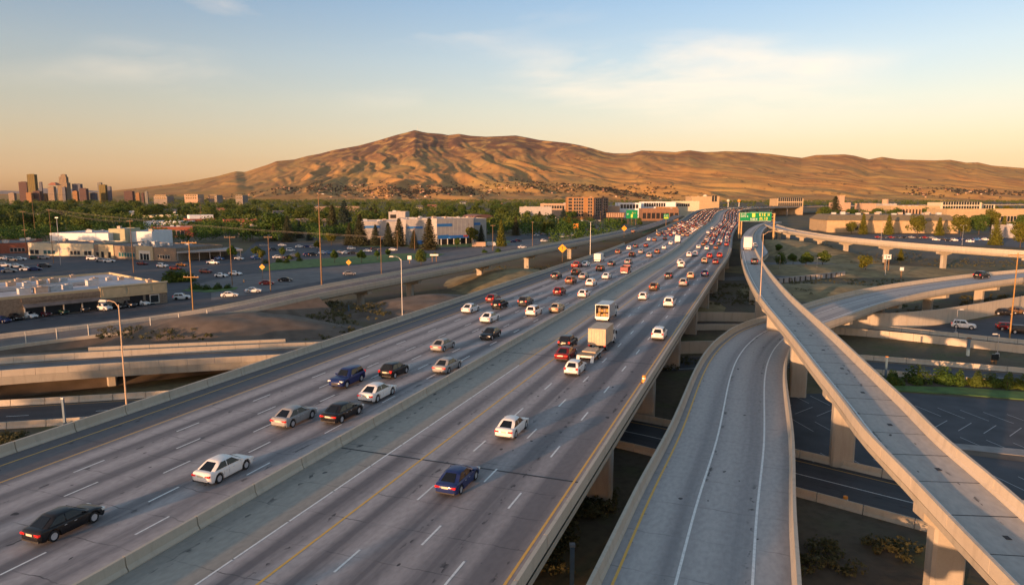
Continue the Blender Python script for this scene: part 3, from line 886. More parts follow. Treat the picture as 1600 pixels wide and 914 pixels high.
# ================================================================== VEHICLES
def paint_car():
    m, N, L, b = new_mat('car_paint')
    oi = N.new('ShaderNodeObjectInfo')
    g = N.new('ShaderNodeNewGeometry')
    n = N.new('ShaderNodeTexNoise'); n.inputs['Scale'].default_value = 1.4; n.inputs['Detail'].default_value = 4
    L.new(g.outputs['Position'], n.inputs['Vector'])
    dirt = mixc(N, L, rng_node(N, L, n.outputs[0], 0.45, 0.75, 0, 0.07), oi.outputs['Color'], (0.2, 0.17, 0.14))
    L.new(dirt, b.inputs['Base Color'])
    b.inputs['Metallic'].default_value = 0.0
    b.inputs['Roughness'].default_value = 0.28
    b.inputs['Specular IOR Level'].default_value = 0.25
    b.inputs['Coat Weight'].default_value = 0.15
    b.inputs['Coat Roughness'].default_value = 0.08
    return m
M_PAINT = paint_car()
M_GLASS = mat('dark_car_glass', (0.008, 0.010, 0.013), 0.05, 0.05, 2, spec=0.4)
M_TYRE = mat('tyre_rubber', (0.014, 0.014, 0.015), 0.85, 0.1, 8)
M_RIM = mat('alloy_rim', (0.62, 0.62, 0.64), 0.35, 0.05, 8, 0.35)
M_TAIL = mat('tail_lamp_red', (0.62, 0.012, 0.008), 0.25, 0.05, 8, emit=0.25)
M_HEAD = mat('head_lamp_lens', (0.75, 0.73, 0.68), 0.15, 0.05, 8)
M_PLATE = mat('number_plate', (0.62, 0.56, 0.42), 0.5, 0.1, 20)
M_TRIM = mat('black_trim', (0.02, 0.02, 0.022), 0.6, 0.1, 5)

SPEC = {
 # L, W, stations (x, zbottom, ztop, halfwidth); cabin: xr0, xr1, xf1, xf0, zbelt, zroof, hw0, hw1; wheels x, r
 'sedan': dict(st=[(-2.43, .42, .80, .70), (-2.38, .30, .93, .83), (-2.2, .24, .985, .89), (-1.95, .21, 1.0, .905), (-1.0, .2, .96, .915), (0.9, .2, .95, .915), (1.0, .2, .95, .915), (1.85, .21, .86, .90), (2.15, .22, .78, .86), (2.34, .25, .68, .78), (2.43, .34, .58, .64)],
   cab=(-2.04, -1.08, 0.28, 1.30, .95, 1.49, .83, .60), wx=(-1.42, 1.44), wr=.37),
 'suv': dict(st=[(-2.33, .50, .98, .76), (-2.28, .36, 1.05, .86), (-2.1, .28, 1.07, .92), (-1.9, .26, 1.08, .935), (-1.0, .25, 1.06, .945), (0.9, .25, 1.06, .945), (1.05, .25, 1.06, .945), (1.8, .26, 1.01, .93), (2.1, .28, .95, .89), (2.28, .32, .84, .80), (2.36, .42, .70, .66)],
   cab=(-2.20, -1.80, 0.35, 1.05, 1.04, 1.70, .86, .64), wx=(-1.38, 1.42), wr=.375),
 'hatchback': dict(st=[(-2.08, .46, .86, .72), (-2.03, .32, .96, .82), (-1.85, .25, .99, .88), (-1.7, .22, 1.0, .895), (-0.9, .21, .98, .905), (0.8, .21, .97, .905), (0.95, .21, .97, .905), (1.65, .22, .90, .89), (1.92, .24, .81, .85), (2.08, .28, .71, .76), (2.15, .36, .6, .62)],
   cab=(-1.92, -1.38, 0.30, 1.15, .96, 1.52, .82, .60), wx=(-1.28, 1.32), wr=.36),
 'minivan': dict(st=[(-2.5, .48, 1.0, .78), (-2.45, .34, 1.06, .88), (-2.25, .26, 1.08, .94), (-2.0, .23, 1.08, .95), (-1.0, .22, 1.06, .96), (1.0, .22, 1.04, .96), (1.2, .22, 1.03, .955), (1.9, .23, .95, .94), (2.25, .25, .86, .88), (2.45, .3, .74, .78), (2.52, .4, .64, .64)],
   cab=(-2.40, -2.10, 0.65, 1.55, 1.04, 1.74, .88, .68), wx=(-1.5, 1.52), wr=.36),
 'pickup': dict(st=[(-2.85, .55, 1.02, .84), (-2.8, .45, 1.08, .93), (-2.6, .38, 1.09, .96), (-2.3, .36, 1.09, .97), (-1.0, .34, 1.08, .975), (1.0, .34, 1.08, .975), (1.25, .34, 1.08, .97), (2.1, .35, 1.05, .96), (2.5, .36, 1.0, .92), (2.72, .4, .9, .84), (2.8, .5, .78, .72)],
   cab=(-0.85, -0.62, 0.72, 1.30, 1.06, 1.80, .88, .68), wx=(-1.75, 1.78), wr=.40),
}

def body_mesh(sp):
    st = sp['st']
    xs0 = [s[0] for s in st]
    arch = sp['wr'] + 0.07
    xs = set(xs0)
    for wx in sp['wx']:
        for d in (-1.0, -0.93, -0.7, -0.35, 0, 0.35, 0.7, 0.93, 1.0):
            xs.add(wx + d * arch)
        xs = {x for x in xs if not (x in xs0 and abs(x - wx) < arch and x not in (st[0][0], st[-1][0]) and abs(x - wx) > 0)} | {x for x in xs if x not in xs0}
    xs = sorted(xs)
    xd = np.linspace(xs0[0], xs0[-1], 400)
    ker = np.exp(-np.linspace(-2, 2, 33) ** 2); ker /= ker.sum()
    sm = {}
    for k in (1, 2, 3):
        yy = np.interp(xd, xs0, [s[k] for s in st])
        ext = np.concatenate([2 * yy[0] - yy[16:0:-1], yy, 2 * yy[-1] - yy[-2:-18:-1]])
        sm[k] = np.convolve(ext, ker, 'valid')
    g = lambda x, k: float(np.interp(x, xd, sm[k]))
    xs = sorted(set(xs) | {x for x in np.linspace(xs0[0], xs0[-1], 27) if min(abs(x - w) for w in sp['wx']) > arch + .02})
    v, f = [], []
    for x in xs:
        zb, zt, w = g(x, 1), g(x, 2), g(x, 3)
        ze = zb
        for wx in sp['wx']:
            if abs(x - wx) <= arch + 1e-6:
                ze = max(ze, math.sqrt(max(0, arch ** 2 - (x - wx) ** 2)) + sp['wr'] - 0.02)
        ze = min(ze, zt - 0.13)
        zm = max(ze + 0.04, zb + 0.42 * (zt - zb))
        h = [(0, zb), (w * .80, ze), (w * .965, ze + 0.03), (w * .99, ze + 0.09), (w, zm), (w * .985, max(zm + 0.02, zt - 0.14)), (w * .955, zt - 0.06), (w * .90, zt - 0.015), (w * .75, zt + 0.012), (w * .4, zt + 0.028), (0, zt + 0.033)]
        ring = [(x, y, z) for y, z in h] + [(x, -y, z) for y, z in reversed(h[1:-1])]
        v += ring
    k = 20
    for i in range(len(xs) - 1):
        for j in range(k):
            a, b = i * k + j, i * k + (j + 1) % k
            f.append((a, a + k, b + k, b))
    f.append(tuple(range(k)))
    f.append(tuple((len(xs) - 1) * k + j for j in reversed(range(k))))
    return v, f

def cabin_geo(sp):
    r0, r1, f1, f0, zb, zr, h0, h1 = sp['cab']
    v, f = [], []
    for t, sh in ((-0.16, 0.0), (0, 0), (0.5, 0.035), (0.84, 0.022), (0.93, -0.012), (0.985, -0.07), (1.0, -0.20)):
        tt = min(1, max(0, t))
        xr, xf = r0 + (r1 - r0) * tt ** 0.9, f0 + (f1 - f0) * tt ** 0.9
        hw, z = h0 + (h1 - h0) * tt + sh, zb + (zr - zb) * t + (0.02 if t == 1.0 else 0)
        if t == 1.0: xr, xf = xr + 0.12, xf - 0.12
        c = 0.16
        v += [(xr, hw - c * 1.3, z), (xr + c, hw, z), (xf - c * 1.6, hw, z), (xf, hw - c * 1.5, z), (xf + 0.03, 0, z), (xf, -hw + c * 1.5, z), (xf - c * 1.6, -hw, z), (xr + c, -hw, z), (xr, -hw + c * 1.3, z), (xr - 0.02, 0, z)]
    for i in range(6):
        for j in range(10):
            a, b = i * 10 + j, i * 10 + (j + 1) % 10
            f.append((a, a + 10, b + 10, b))
    v.append(((r1 + f1) / 2, 0, zr + 0.035))
    f += [(60 + j, 70, 60 + (j + 1) % 10) for j in range(10)]
    return v, f

def panel(corners, off, n=1):
    """thin pane from 4 corners, proud of the body by off along its normal"""
    c = [Vector(p) for p in corners]
    nv = (c[1] - c[0]).cross(c[3] - c[0]).normalized()
    top = [p + nv * off for p in c]
    bot = [p - nv * 0.03 for p in c]
    return [*bot, *top], [(4, 5, 6, 7), (0, 1, 5, 4), (1, 2, 6, 5), (2, 3, 7, 6), (3, 0, 4, 7)]

def windows_geo(sp, kind):
    r0, r1, f1, f0, zb, zr, h0, h1 = sp['cab']
    X = lambda t, fr: (r0 + (r1 - r0) * t ** 0.9) if not fr else (f0 + (f1 - f0) * t ** 0.9)
    def HW(t): return h0 + (h1 - h0) * t + (0.035 * min(1, t / 0.5) if t < 0.5 else 0.035 - 0.015 * (t - 0.5) / 0.36)
    Z = lambda t: zb + (zr - zb) * t
    ta, tb = 0.10, 0.84
    out = {'side_window': []}
    for sd in (1, -1):
        xa, xb = X(ta, 0) + 0.24, X(ta, 1) - 0.42
        ya, yb = X(tb, 0) + 0.22, X(tb, 1) - 0.30
        mid = 0.48 if kind != 'pickup' else 0.42
        xm, ym = xa + (xb - xa) * mid, xa + (xb - xa) * mid + 0.02
        for (p0, p1, q0, q1) in ((xa, xm - 0.04, ya, ym - 0.04), (xm + 0.04, xb, ym + 0.04, yb)):
            c = [(p0, sd * HW(ta), Z(ta)), (p1, sd * HW(ta), Z(ta)), (q1, sd * HW(tb), Z(tb)), (q0, sd * HW(tb), Z(tb))]
            if sd > 0: c = [c[1], c[0], c[3], c[2]]
            out['side_window'].append(panel(c, 0.022))
    def cross(fr):
        s = 1 if fr else -1
        e = 0.035 * s
        y0, y1 = HW(ta) - 0.25, HW(tb) - 0.24
        c = [(X(ta, fr) + e * .4, -y0, Z(ta)), (X(ta, fr) + e * .4, y0, Z(ta)), (X(tb, fr) + e * .4, y1, Z(tb)), (X(tb, fr) + e * .4, -y1, Z(tb))]
        if s < 0: c = [c[1], c[0], c[3], c[2]]
        return panel(c, 0.022)
    out['windshield'] = [cross(True)]
    out['rear_window'] = [cross(False)]
    return out

def wheel_geo(r, w, sd, n=16):
    """tyre and rim about the axle (y); sd = outward side"""
    tv, tf = [], []
    prof = [(-w / 2, r * .62), (-w / 2, r * .93), (-w * .36, r), (w * .36, r), (w / 2, r * .93), (w / 2, r * .62)]
    for y, rr in prof:
        for i in range(n):
            t = 2 * math.pi * i / n
            tv.append((rr * math.cos(t), y, rr * math.sin(t)))
    for j in range(len(prof) - 1):
        for i in range(n):
            a, b = j * n + i, j * n + (i + 1) % n
            tf.append((a, b, b + n, a + n))
    tf.append(tuple(range(n)) if sd > 0 else tuple(5 * n + i for i in reversed(range(n))))
    y = sd * w * 0.30
    rv, rf = [(0, y, 0)], []
    for i in range(n):
        t = 2 * math.pi * i / n
        rv.append((r * .64 * math.cos(t), y + sd * w * 0.12, r * .64 * math.sin(t)))
    for i in range(n):
        rf.append((0, 1 + i, 1 + (i + 1) % n))
    # five spokes standing proud of the dish
    for k in range(5):
        t = 2 * math.pi * k / 5 + 0.3
        u, pz = Vector((math.cos(t), 0, math.sin(t))), Vector((-math.sin(t), 0, math.cos(t)))
        b = len(rv)
        for rr, hw, yy in ((0.03, 0.05, 0.45), (r * .62, 0.035, 0.50)):
            for q in (-1, 1):
                p = u * rr + pz * (q * hw); rv.append((p.x, sd * w * yy, p.z))
        rf.append((b, b + 1, b + 3, b + 2))
    return (tv, tf), (rv, rf)

def box_geo(x0, x1, y0, y1, z0, z1):
    mb = MB().box(x0, x1, y0, y1, z0, z1)
    return mb.v, mb.f

CARS = {}
def car_parts(kind):
    """[(name, geo, material, parent name, at)]"""
    sp = SPEC[kind]
    st = sp['st']
    xr, xf = st[0][0], st[-1][0]
    zt_r, w_r = st[1][2], st[1][3]
    P_ = []
    bv, bf = body_mesh(sp)
    cv, cf = cabin_geo(sp)
    k = len(bv)
    if kind == 'pickup':
        mb = MB()       # open bed: side walls and a dark floor on the tail
        mb.box(-2.72, -0.95, .80, .93, 1.06, 1.24); mb.box(-2.72, -0.95, -.93, -.80, 1.06, 1.24); mb.box(-2.80, -2.70, -.93, .93, 1.04, 1.24)
        bf += [tuple(i + k for i in f) for f in mb.f]; bv += mb.v
    P_.append(('body', (bv, bf), M_PAINT, True))
    P_.append(('cabin', (cv, cf), M_PAINT, True))
    if kind == 'pickup':
        P_.append(('cargo_bed', box_geo(-2.70, -0.97, -.79, .79, 1.08, 1.135), M_TRIM, False))
    for nm, lst in windows_geo(sp, kind).items():
        for g in lst: P_.append((nm, g, M_GLASS, False))
    # tail lamps, head lamps
    lz = zt_r - 0.22 if kind in ('sedan', 'hatchback') else zt_r - 0.20
    hgt = 0.13 if kind in ('sedan',) else 0.24
    for sd in (1, -1):
        y0, y1 = sorted((sd * (w_r - 0.40 if kind == 'sedan' else w_r - 0.24), sd * (w_r + 0.008)))
        P_.append(('tail_light', box_geo(xr + 0.0, xr + 0.30, y0, y1, lz, lz + hgt), M_TAIL, False))
        wf = st[-3][3]
        y0, y1 = sorted((sd * (wf - 0.36), sd * (wf - 0.005)))
        zf = st[-3][2]
        P_.append(('headlight', box_geo(xf - 0.42, xf - 0.085, y0, y1, zf - 0.20, zf - 0.06), M_HEAD, False))
        r0, r1, f1, f0, zb, zr, h0, h1 = sp['cab']
        y0, y1 = sorted((sd * (h0 + 0.06), sd * (h0 + 0.24)))
        P_.append(('wing_mirror', box_geo(f0 - 0.55, f0 - 0.40, y0, y1, zb + 0.03, zb + 0.17), M_PAINT, False))
    # door seams follow the flank; a handle on each door
    bw = lambda x, k_: float(np.interp(x, [q[0] for q in st], [q[k_] for q in st]))
    rc, fc = sp['cab'][0], sp['cab'][3]
    xm_ = (rc + fc) / 2 + 0.05
    xs_ = [max(sp['wx'][0] + sp['wr'] + .12, rc + .35), xm_ - .08, min(sp['wx'][1] - sp['wr'] - .12, fc - .02)]
    for sd in (1, -1):
        mb = MB()
        for x in xs_:
            zb_, zt_, w_ = bw(x, 1), bw(x, 2), bw(x, 3)
            zm_ = zb_ + .42 * (zt_ - zb_)
            pr = [(w_ * .975, zb_ + .10), (w_, zm_), (w_ * .975, zt_ - .10), (w_ * .90, zt_ - .02)]
            vs = []
            for y, z in pr: vs += [(x - .011, sd * (y + .005), z), (x + .011, sd * (y + .005), z)]
            mb.add(vs, [(2 * i, 2 * i + 1, 2 * i + 3, 2 * i + 2) for i in range(3)])
        P_.append(('door_seam', (mb.v, mb.f), M_TRIM, False))
        for x in (xs_[1] - .30, xs_[2] - .95):
            w_, zt_ = bw(x, 3), bw(x, 2)
            y0, y1 = sorted((sd * (w_ * .97), sd * (w_ * .985 + .03)))
            P_.append(('door_handle', box_geo(x, x + .17, y0, y1, zt_ - .185, zt_ - .155), M_RIM if kind == 'sedan' else M_TRIM, False))
    P_.append(('number_plate', box_geo(xr - 0.012, xr + 0.1, -.27, .27, lz - 0.02, lz + 0.12), M_PLATE, False))
    P_.append(('rear_bumper', box_geo(xr + 0.02, xr + 0.2, -w_r * .93, w_r * .93, st[1][1] + 0.0, st[1][1] + 0.14), M_TRIM, False))
    P_.append(('grille', box_geo(xf - 0.1, xf + 0.012, -.38, .38, st[-1][1] + 0.02, st[-1][2] - 0.05), M_TRIM, False))
    return P_

def make_car_proto(kind):
    sp = SPEC[kind]
    parts, lists = [], []
    for nm, (v, f), m_, smooth in car_parts(kind):
        me_ = mesh(kind + '_' + nm, v, f, smooth, None, [m_])
        if smooth: me_.set_sharp_from_angle(angle=R(48))
        parts.append((nm, me_))
        lists.append((v, f, m_))
    wheels = []
    for sd in (1, -1):
        (tv, tf), (rv, rf) = wheel_geo(sp['wr'], 0.225, sd)
        tm, rm = mesh('wheel', tv, tf, False, None, [M_TYRE]), mesh('rim', rv, rf, False, None, [M_RIM])
        for wx in sp['wx']:
            at = (wx, sd * (sp['st'][4][3] - 0.135), sp['wr'])
            wheels.append((tm, rm, at))
            sh = lambda vs: [(a + at[0], b + at[1], c + at[2]) for a, b, c in vs]
            lists.append((sh(tv), tf, M_TYRE)); lists.append((sh(rv), rf, M_RIM))
    def merge(sel, name):
        mats, v, f, fm = [], [], [], []
        for vs, fs, m_ in sel:
            if m_ not in mats: mats.append(m_)
            k = len(v); v += list(vs); f += [tuple(i + k for i in q) for q in fs]; fm += [mats.index(m_)] * len(fs)
        me_ = mesh(name, v, f, True, None, mats, fm)
        me_.set_sharp_from_angle(angle=R(48))
        return me_
    np_ = len(parts)
    bodyish = [l for (nm, _), l in zip(parts, lists) if nm in ('body', 'cabin', 'wing_mirror', 'rear_bumper', 'grille', 'cargo_bed')]
    glass = [l for (nm, _), l in zip(parts, lists) if 'wind' in nm]
    rest = {nm: me for nm, me in parts}
    tails = [me for nm, me in parts if nm == 'tail_light']
    CARS[kind] = dict(parts=parts, wheels=wheels, body=merge(bodyish, kind + '_body'), glass=merge(glass, kind + '_glass'), tails=tails, whole=merge(lists, kind),
                      plate=rest['number_plate'])
for k_ in SPEC: make_car_proto(k_)

CC = {'white': (.78, .76, .73), 'silver': (.30, .295, .29), 'grey': (.20, .20, .21), 'black': (.012, .012, .014), 'navy blue': (.012, .025, .11), 'dark red': (.16, .012, .012),
      'red': (.27, .02, .018), 'tan': (.50, .38, .24), 'brown': (.14, .075, .035), 'orange': (.62, .20, .03), 'green': (.02, .06, .04), 'blue': (.05, .14, .34), 'maroon': (.10, .012, .025), 'charcoal': (.045, .045, .05), 'copper': (.19, .085, .045)}

def put_car(kind, colour, loc, head, label, group=None, lod=0, scale=1.12, name=None):
    """head: heading in the plan, radians; lod 0 all parts, 1 main parts, 2 one mesh"""
    c = CC[colour] + (1,)
    C_ = CARS[kind]
    nm = name or ('pickup_truck' if kind == 'pickup' else 'minivan' if kind == 'minivan' else 'car')
    jit = random.uniform(0.97, 1.03)
    if lod == 2:
        r = link(nm, C_['whole'], None, None, loc, head)
        r.color = c
    else:
        r = empty(nm, loc, head)
        if lod == 0:
            for pn, me in C_['parts']:
                o = link(pn, me, None, r); o.color = c
        else:
            o = link('body', C_['body'], None, r); o.color = c
            link('window_band', C_['glass'], None, r)
            for t in C_['tails']: link('tail_light', t, None, r)
            link('number_plate', C_['plate'], None, r)
        for tm, rm, at in C_['wheels']:
            w = link('wheel', tm, None, r, at)
            if lod == 0: link('rim', rm, None, w)
    r.scale = (scale * jit, scale * jit, scale * jit * 1.06)
    tag(r, label, {'pickup': 'pickup truck', 'minivan': 'minivan'}.get(kind, 'car'), group)
    return r

_T = ['', '', 'twenty', 'thirty', 'forty', 'fifty', 'sixty', 'seventy', 'eighty', 'ninety']
ORD = 'first second third fourth fifth sixth seventh eighth ninth tenth eleventh twelfth thirteenth fourteenth fifteenth sixteenth seventeenth eighteenth nineteenth'.split()
for _i in range(2, 10):
    ORD.append(_T[_i][:-1] + 'ieth')
    ORD += [_T[_i] + '-' + ORD[_j] for _j in range(9)]
LANES_L = [(LD[4] - 0.6 + 0) / 2 - 0.2] + [(LD[i] + LD[i - 1]) / 2 for i in (4, 3, 2, 1)] + [(LD[0] + Y2) / 2]      # from the median outwards
LANES_R = [(YR + RD[0]) / 2, (RD[0] + RD[1]) / 2, (RD[1] + RD[2]) / 2, (RD[2] + RY) / 2]

HWY = [  # photo x, y of the footprint, kind, colour, facing the viewer
 (95, 832, 'sedan', 'black'), (350, 741, 'sedan', 'white'), (461, 661, 'sedan', 'silver'), (543, 655, 'sedan', 'black'), (591, 623, 'sedan', 'white'), (549, 601, 'suv', 'navy blue', 1), (618, 588, 'hatchback', 'black'),
 (692, 578, 'sedan', 'silver'), (689, 545, 'sedan', 'silver'), (765, 527, 'sedan', 'black', 1), (738, 488, 'sedan', 'white'), (769, 471, 'hatchback', 'dark red'), (785, 482, 'suv', 'black'), (774, 502, 'sedan', 'white'), (829, 492, 'suv', 'white'),
 (827, 477, 'suv', 'charcoal'), (867, 486, 'sedan', 'tan'), (909, 464, 'hatchback', 'white'), (871, 460, 'suv', 'dark red'), (871, 435, 'suv', 'charcoal'), (890, 443, 'suv', 'copper'), (896, 429, 'suv', 'brown'), (889, 418, 'pickup', 'red'),
 (910, 417, 'sedan', 'white'), (914, 435, 'sedan', 'silver'), (919, 446, 'suv', 'white'), (946, 435, 'sedan', 'white'), (938, 423, 'suv', 'brown'), (954, 415, 'sedan', 'charcoal'), (961, 396, 'hatchback', 'copper'), (985, 413, 'suv', 'grey'),
 (981, 390, 'sedan', 'white'), (986, 401, 'suv', 'copper'), (995, 387, 'suv', 'charcoal'), (1004, 396, 'sedan', 'silver'), (1012, 386, 'hatchback', 'dark red'), (1013, 376, 'sedan', 'white'), (1021, 377, 'suv', 'copper'), (1014, 402, 'suv', 'silver'),
 (1027, 396, 'suv', 'copper'), (1037, 389, 'sedan', 'white'), (1047, 382, 'sedan', 'white'), (1040, 375, 'suv', 'charcoal'), (1048, 369, 'hatchback', 'red'), (1031, 367, 'suv', 'brown'), (1022, 367, 'sedan', 'tan'), (1041, 359, 'suv', 'copper'), (1054, 362, 'sedan', 'charcoal'),
 (1060, 363, 'sedan', 'white'), (1047, 354, 'suv', 'green'), (1053, 351, 'suv', 'brown'), (1062, 356, 'hatchback', 'red'), (1066, 351, 'suv', 'brown'), (1075, 350, 'suv', 'white'), (1083, 353, 'sedan', 'copper'), (1088, 348, 'sedan', 'red'), (1067, 359, 'sedan', 'maroon'), (1072, 363, 'suv', 'copper'), (1058, 348, 'sedan', 'copper'),
 # right of the median
 (722, 755, 'sedan', 'navy blue'), (795, 677, 'sedan', 'white'), (893, 582, 'hatchback', 'white'), (880, 560, 'sedan', 'dark red'), (864, 539, 'suv', 'black'), (1029, 528, 'suv', 'white'), (1012, 468, 'hatchback', 'white'), (1051, 478, 'minivan', 'white'),
 (1027, 453, 'suv', 'brown'), (1050, 435, 'suv', 'charcoal'), (1065, 446, 'suv', 'silver'), (1077, 434, 'hatchback', 'tan'), (1099, 431, 'suv', 'navy blue'), (1069, 418, 'pickup', 'white'), (1056, 412, 'sedan', 'white'), (1070, 401, 'suv', 'white'), (1087, 401, 'suv', 'white'), (1086, 388, 'sedan', 'white'),
 (1101, 390, 'sedan', 'white'), (1116, 389, 'sedan', 'copper'), (1097, 411, 'suv', 'tan'), (1106, 403, 'suv', 'red'), (1117, 412, 'sedan', 'dark red'), (1122, 402, 'suv', 'red'), (1107, 379, 'sedan', 'white'), (1125, 377, 'suv', 'charcoal'), (1136, 384, 'sedan', 'red'), (1103, 372, 'sedan', 'silver'), (1114, 370, 'suv', 'tan'),
 (1129, 369, 'suv', 'copper'), (1139, 378, 'suv', 'dark red'), (1141, 371, 'sedan', 'maroon'), (1099, 365, 'sedan', 'white'), (1107, 359, 'suv', 'white'), (1117, 360, 'suv', 'tan'), (1129, 362, 'sedan', 'silver'), (1142, 364, 'suv', 'charcoal'), (1116, 366, 'sedan', 'silver'), (1132, 354, 'sedan', 'tan'), (1143, 356, 'sedan', 'dark red'),
]
items = []
for it in HWY:
    p = P(it[0], it[1], 8.0)
    s = MAIN.nearest(p)
    for _ in range(4):
        p = P(it[0], it[1], MAIN.at(s).z); s = MAIN.nearest(p)
    c = MAIN.at(s); h = MAIN.heading(s)
    l = (p.x - c.x) * math.sin(h) - (p.y - c.y) * math.cos(h)
    lanes = LANES_L if l < 0 else LANES_R
    k = min(range(len(lanes)), key=lambda i: abs(lanes[i] - l))
    items.append(dict(s=s, l=l * 0.45 + lanes[k] * 0.55, side='L' if l < 0 else 'R', k=k, kind=it[2], col=it[3], flip=len(it) > 4, keep=True))
BIG = [(934, 409, 'L'), (975, 427, 'L'), (1058, 380, 'L'), (927, 551, 'R'), (939, 499, 'R')]      # trucks take their own room
BIGS = []
for x, y, sd in BIG:
    p = P(x, y, 8.0); s = MAIN.nearest(p); c = MAIN.at(s); h = MAIN.heading(s)
    l = (p.x - c.x) * math.sin(h) - (p.y - c.y) * math.cos(h)
    lanes = LANES_L if sd == 'L' else LANES_R
    k = min(range(len(lanes)), key=lambda i: abs(lanes[i] - l))
    BIGS.append((s, lanes[k] * 0.3 + l * 0.7, k, sd))
# slow queue further on
kinds, kw = ['sedan', 'suv', 'hatchback', 'minivan', 'pickup'], [.42, .33, .13, .06, .06]
cols, cw = ['white', 'silver', 'charcoal', 'black', 'copper', 'dark red', 'red', 'tan', 'brown', 'grey', 'navy blue', 'maroon'], [.27, .16, .11, .09, .07, .05, .04, .07, .05, .05, .02, .02]
QUEUE0, QUEUE1 = 470, 640
far_queue = []
for sd, lanes in (('L', LANES_L), ('R', LANES_R)):
    for k, l in enumerate(lanes):
        s = QUEUE0 - (90 if sd == 'R' else 10) + random.uniform(0, 9)
        while s < SE - 20:
            near = any(i['side'] == sd and abs(i['l'] - l) < 2.2 and abs(i['s'] - s) < 7.5 for i in items) or any(b[3] == sd and abs(b[1] - l) < 2.5 and abs(b[0] - s) < 9 for b in BIGS)
            if not near:
                d = dict(s=s, l=l + random.uniform(-.35, .35), side=sd, k=k, kind=random.choices(kinds, kw)[0], col=random.choices(cols, cw)[0], flip=False, keep=False)
                (items if s < QUEUE1 else far_queue).append(d)
            s += random.uniform(7.2, 13.5) if (sd == 'R' or s > 560) else random.uniform(9, 24)
by = {}
for d in items: by.setdefault((d['side'], d['k']), []).append(d)
for (sd, k), lst in by.items():
    lst.sort(key=lambda d: d['s'])
    prev = -99
    for n, d in enumerate(lst):
        d['s'] = max(d['s'], prev + 5.9); prev = d['s']
        dist = (MAIN.at(d['s'], d['l']) - Vector((0, 0, 32))).length
        lod = 0 if dist < 185 else (1 if dist < 330 else 2)
        side = 'left' if sd == 'L' else 'right'
        lab = f"{d['col']} {d['kind']}{' facing the viewer' if d['flip'] else ''}, {ORD[n]} car in lane {ORD[k]} {side} of the median barrier"
        h = MAIN.heading(d['s']) + (math.pi if d['flip'] else 0)
        put_car(d['kind'], d['col'], MAIN.at(d['s'], d['l'], 0.005), h, lab, 'cars on the highway', lod, 1.1 if dist < 75 else 1.17 if dist < 330 else 1.12)

# the tail of the queue, too small to tell apart
def low_car(kind):
    sp = SPEC[kind]
    L0, L1, w, zt = sp['st'][0][0], sp['st'][-1][0], sp['st'][4][3], sp['st'][4][2]
    r0, r1, f1, f0, zb, zr, h0, h1 = sp['cab']
    mb = MB().box(L0, L1, -w, w, 0.28, zt, 0)
    mb.add([(r0, h0, zb), (f0, h0, zb), (f0, -h0, zb), (r0, -h0, zb), (r1, h1, zr), (f1, h1, zr), (f1, -h1, zr), (r1, -h1, zr)], [(4, 7, 6, 5), ], 0)
    k = len(mb.v) - 8
    for q in ((0, 1, 5, 4), (1, 2, 6, 5), (2, 3, 7, 6), (3, 0, 4, 7)):
        mb.f.append(tuple(k + i for i in q)); mb.m.append(1)
    for x in sp['wx']: mb.box(x - .3, x + .3, -w - .01, w + .01, 0.0, 0.45, 2)
    for sg in (1, -1):
        y = sorted((sg * (w - .3), sg * w)); mb.box(L0 - 0.01, L0 + .1, y[0], y[1], zt - .24, zt - .12, 3)
    return mb
def stuff_cars(name, lst, label, cat='traffic'):
    names = list(CC)
    mats = []
    for n in names:
        m, N, L, b = new_mat('paint_' + n.replace(' ', '_'))
        b.inputs['Base Color'].default_value = CC[n] + (1,); b.inputs['Roughness'].default_value = 0.35; b.inputs['Coat Weight'].default_value = 0.5
        mats.append(m)
    low = {k: low_car(k) for k in SPEC}
    out = MB()
    for loc, h, kind, col in lst:
        M = Matrix.Translation(loc) @ Matrix.Rotation(h, 4, 'Z') @ Matrix.Scale(1.1, 4)
        mb = low[kind]
        k = len(out.v)
        out.v += [tuple(M @ Vector(v)) for v in mb.v]
        out.f += [tuple(i + k for i in f) for f in mb.f]
        ci = names.index(col)
        out.m += [ci if q == 0 else len(names) + q - 1 for q in mb.m]
    o = out.build(name, mats + [M_GLASS, M_TYRE, M_TAIL])
    return tag(o, label, cat, kind='stuff')
stuff_cars('distant_traffic', [(MAIN.at(d['s'], d['l'], 0.005), MAIN.heading(d['s']), d['kind'], d['col']) for d in far_queue], 'long glinting queue of tiny cars where the highway bends away')

# ---------------------------------------------------------------- trucks
M_BOXT = mat('truck_box_tan', (0.50, 0.38, 0.26), 0.6, 0.15, 1.2)
M_BOXW = mat('truck_box_white', (0.74, 0.71, 0.66), 0.5, 0.1, 1.2)
M_BOXR = mat('truck_bed_red', (0.20, 0.03, 0.035), 0.5, 0.15, 1.5)
M_ALU = mat('truck_aluminium', (0.5, 0.5, 0.5), 0.4, 0.1, 2, 0.6)
M_WOOD = mat('weathered_boards', (0.33, 0.24, 0.15), 0.85, 0.25, 1.5)
M_OCHRE = mat('ochre_load', (0.42, 0.24, 0.06), 0.8, 0.3, 2.0)
M_ORANGE = mat('warning_orange', (0.72, 0.26, 0.03), 0.5, 0.1, 4)
def add_wheels(t, spots, r=0.48, w=0.3):
    for x, y in spots:
        sd = 1 if y > 0 else -1
        (tv, tf), (rv, rf) = wheel_geo(r, w, sd, 14)
        o = link('wheel', mesh('truck_wheel', tv, tf, False, None, [M_TYRE]), None, t, (x, y, r))
        link('rim', mesh('truck_rim', rv, rf, False, None, [M_RIM]), None, o)
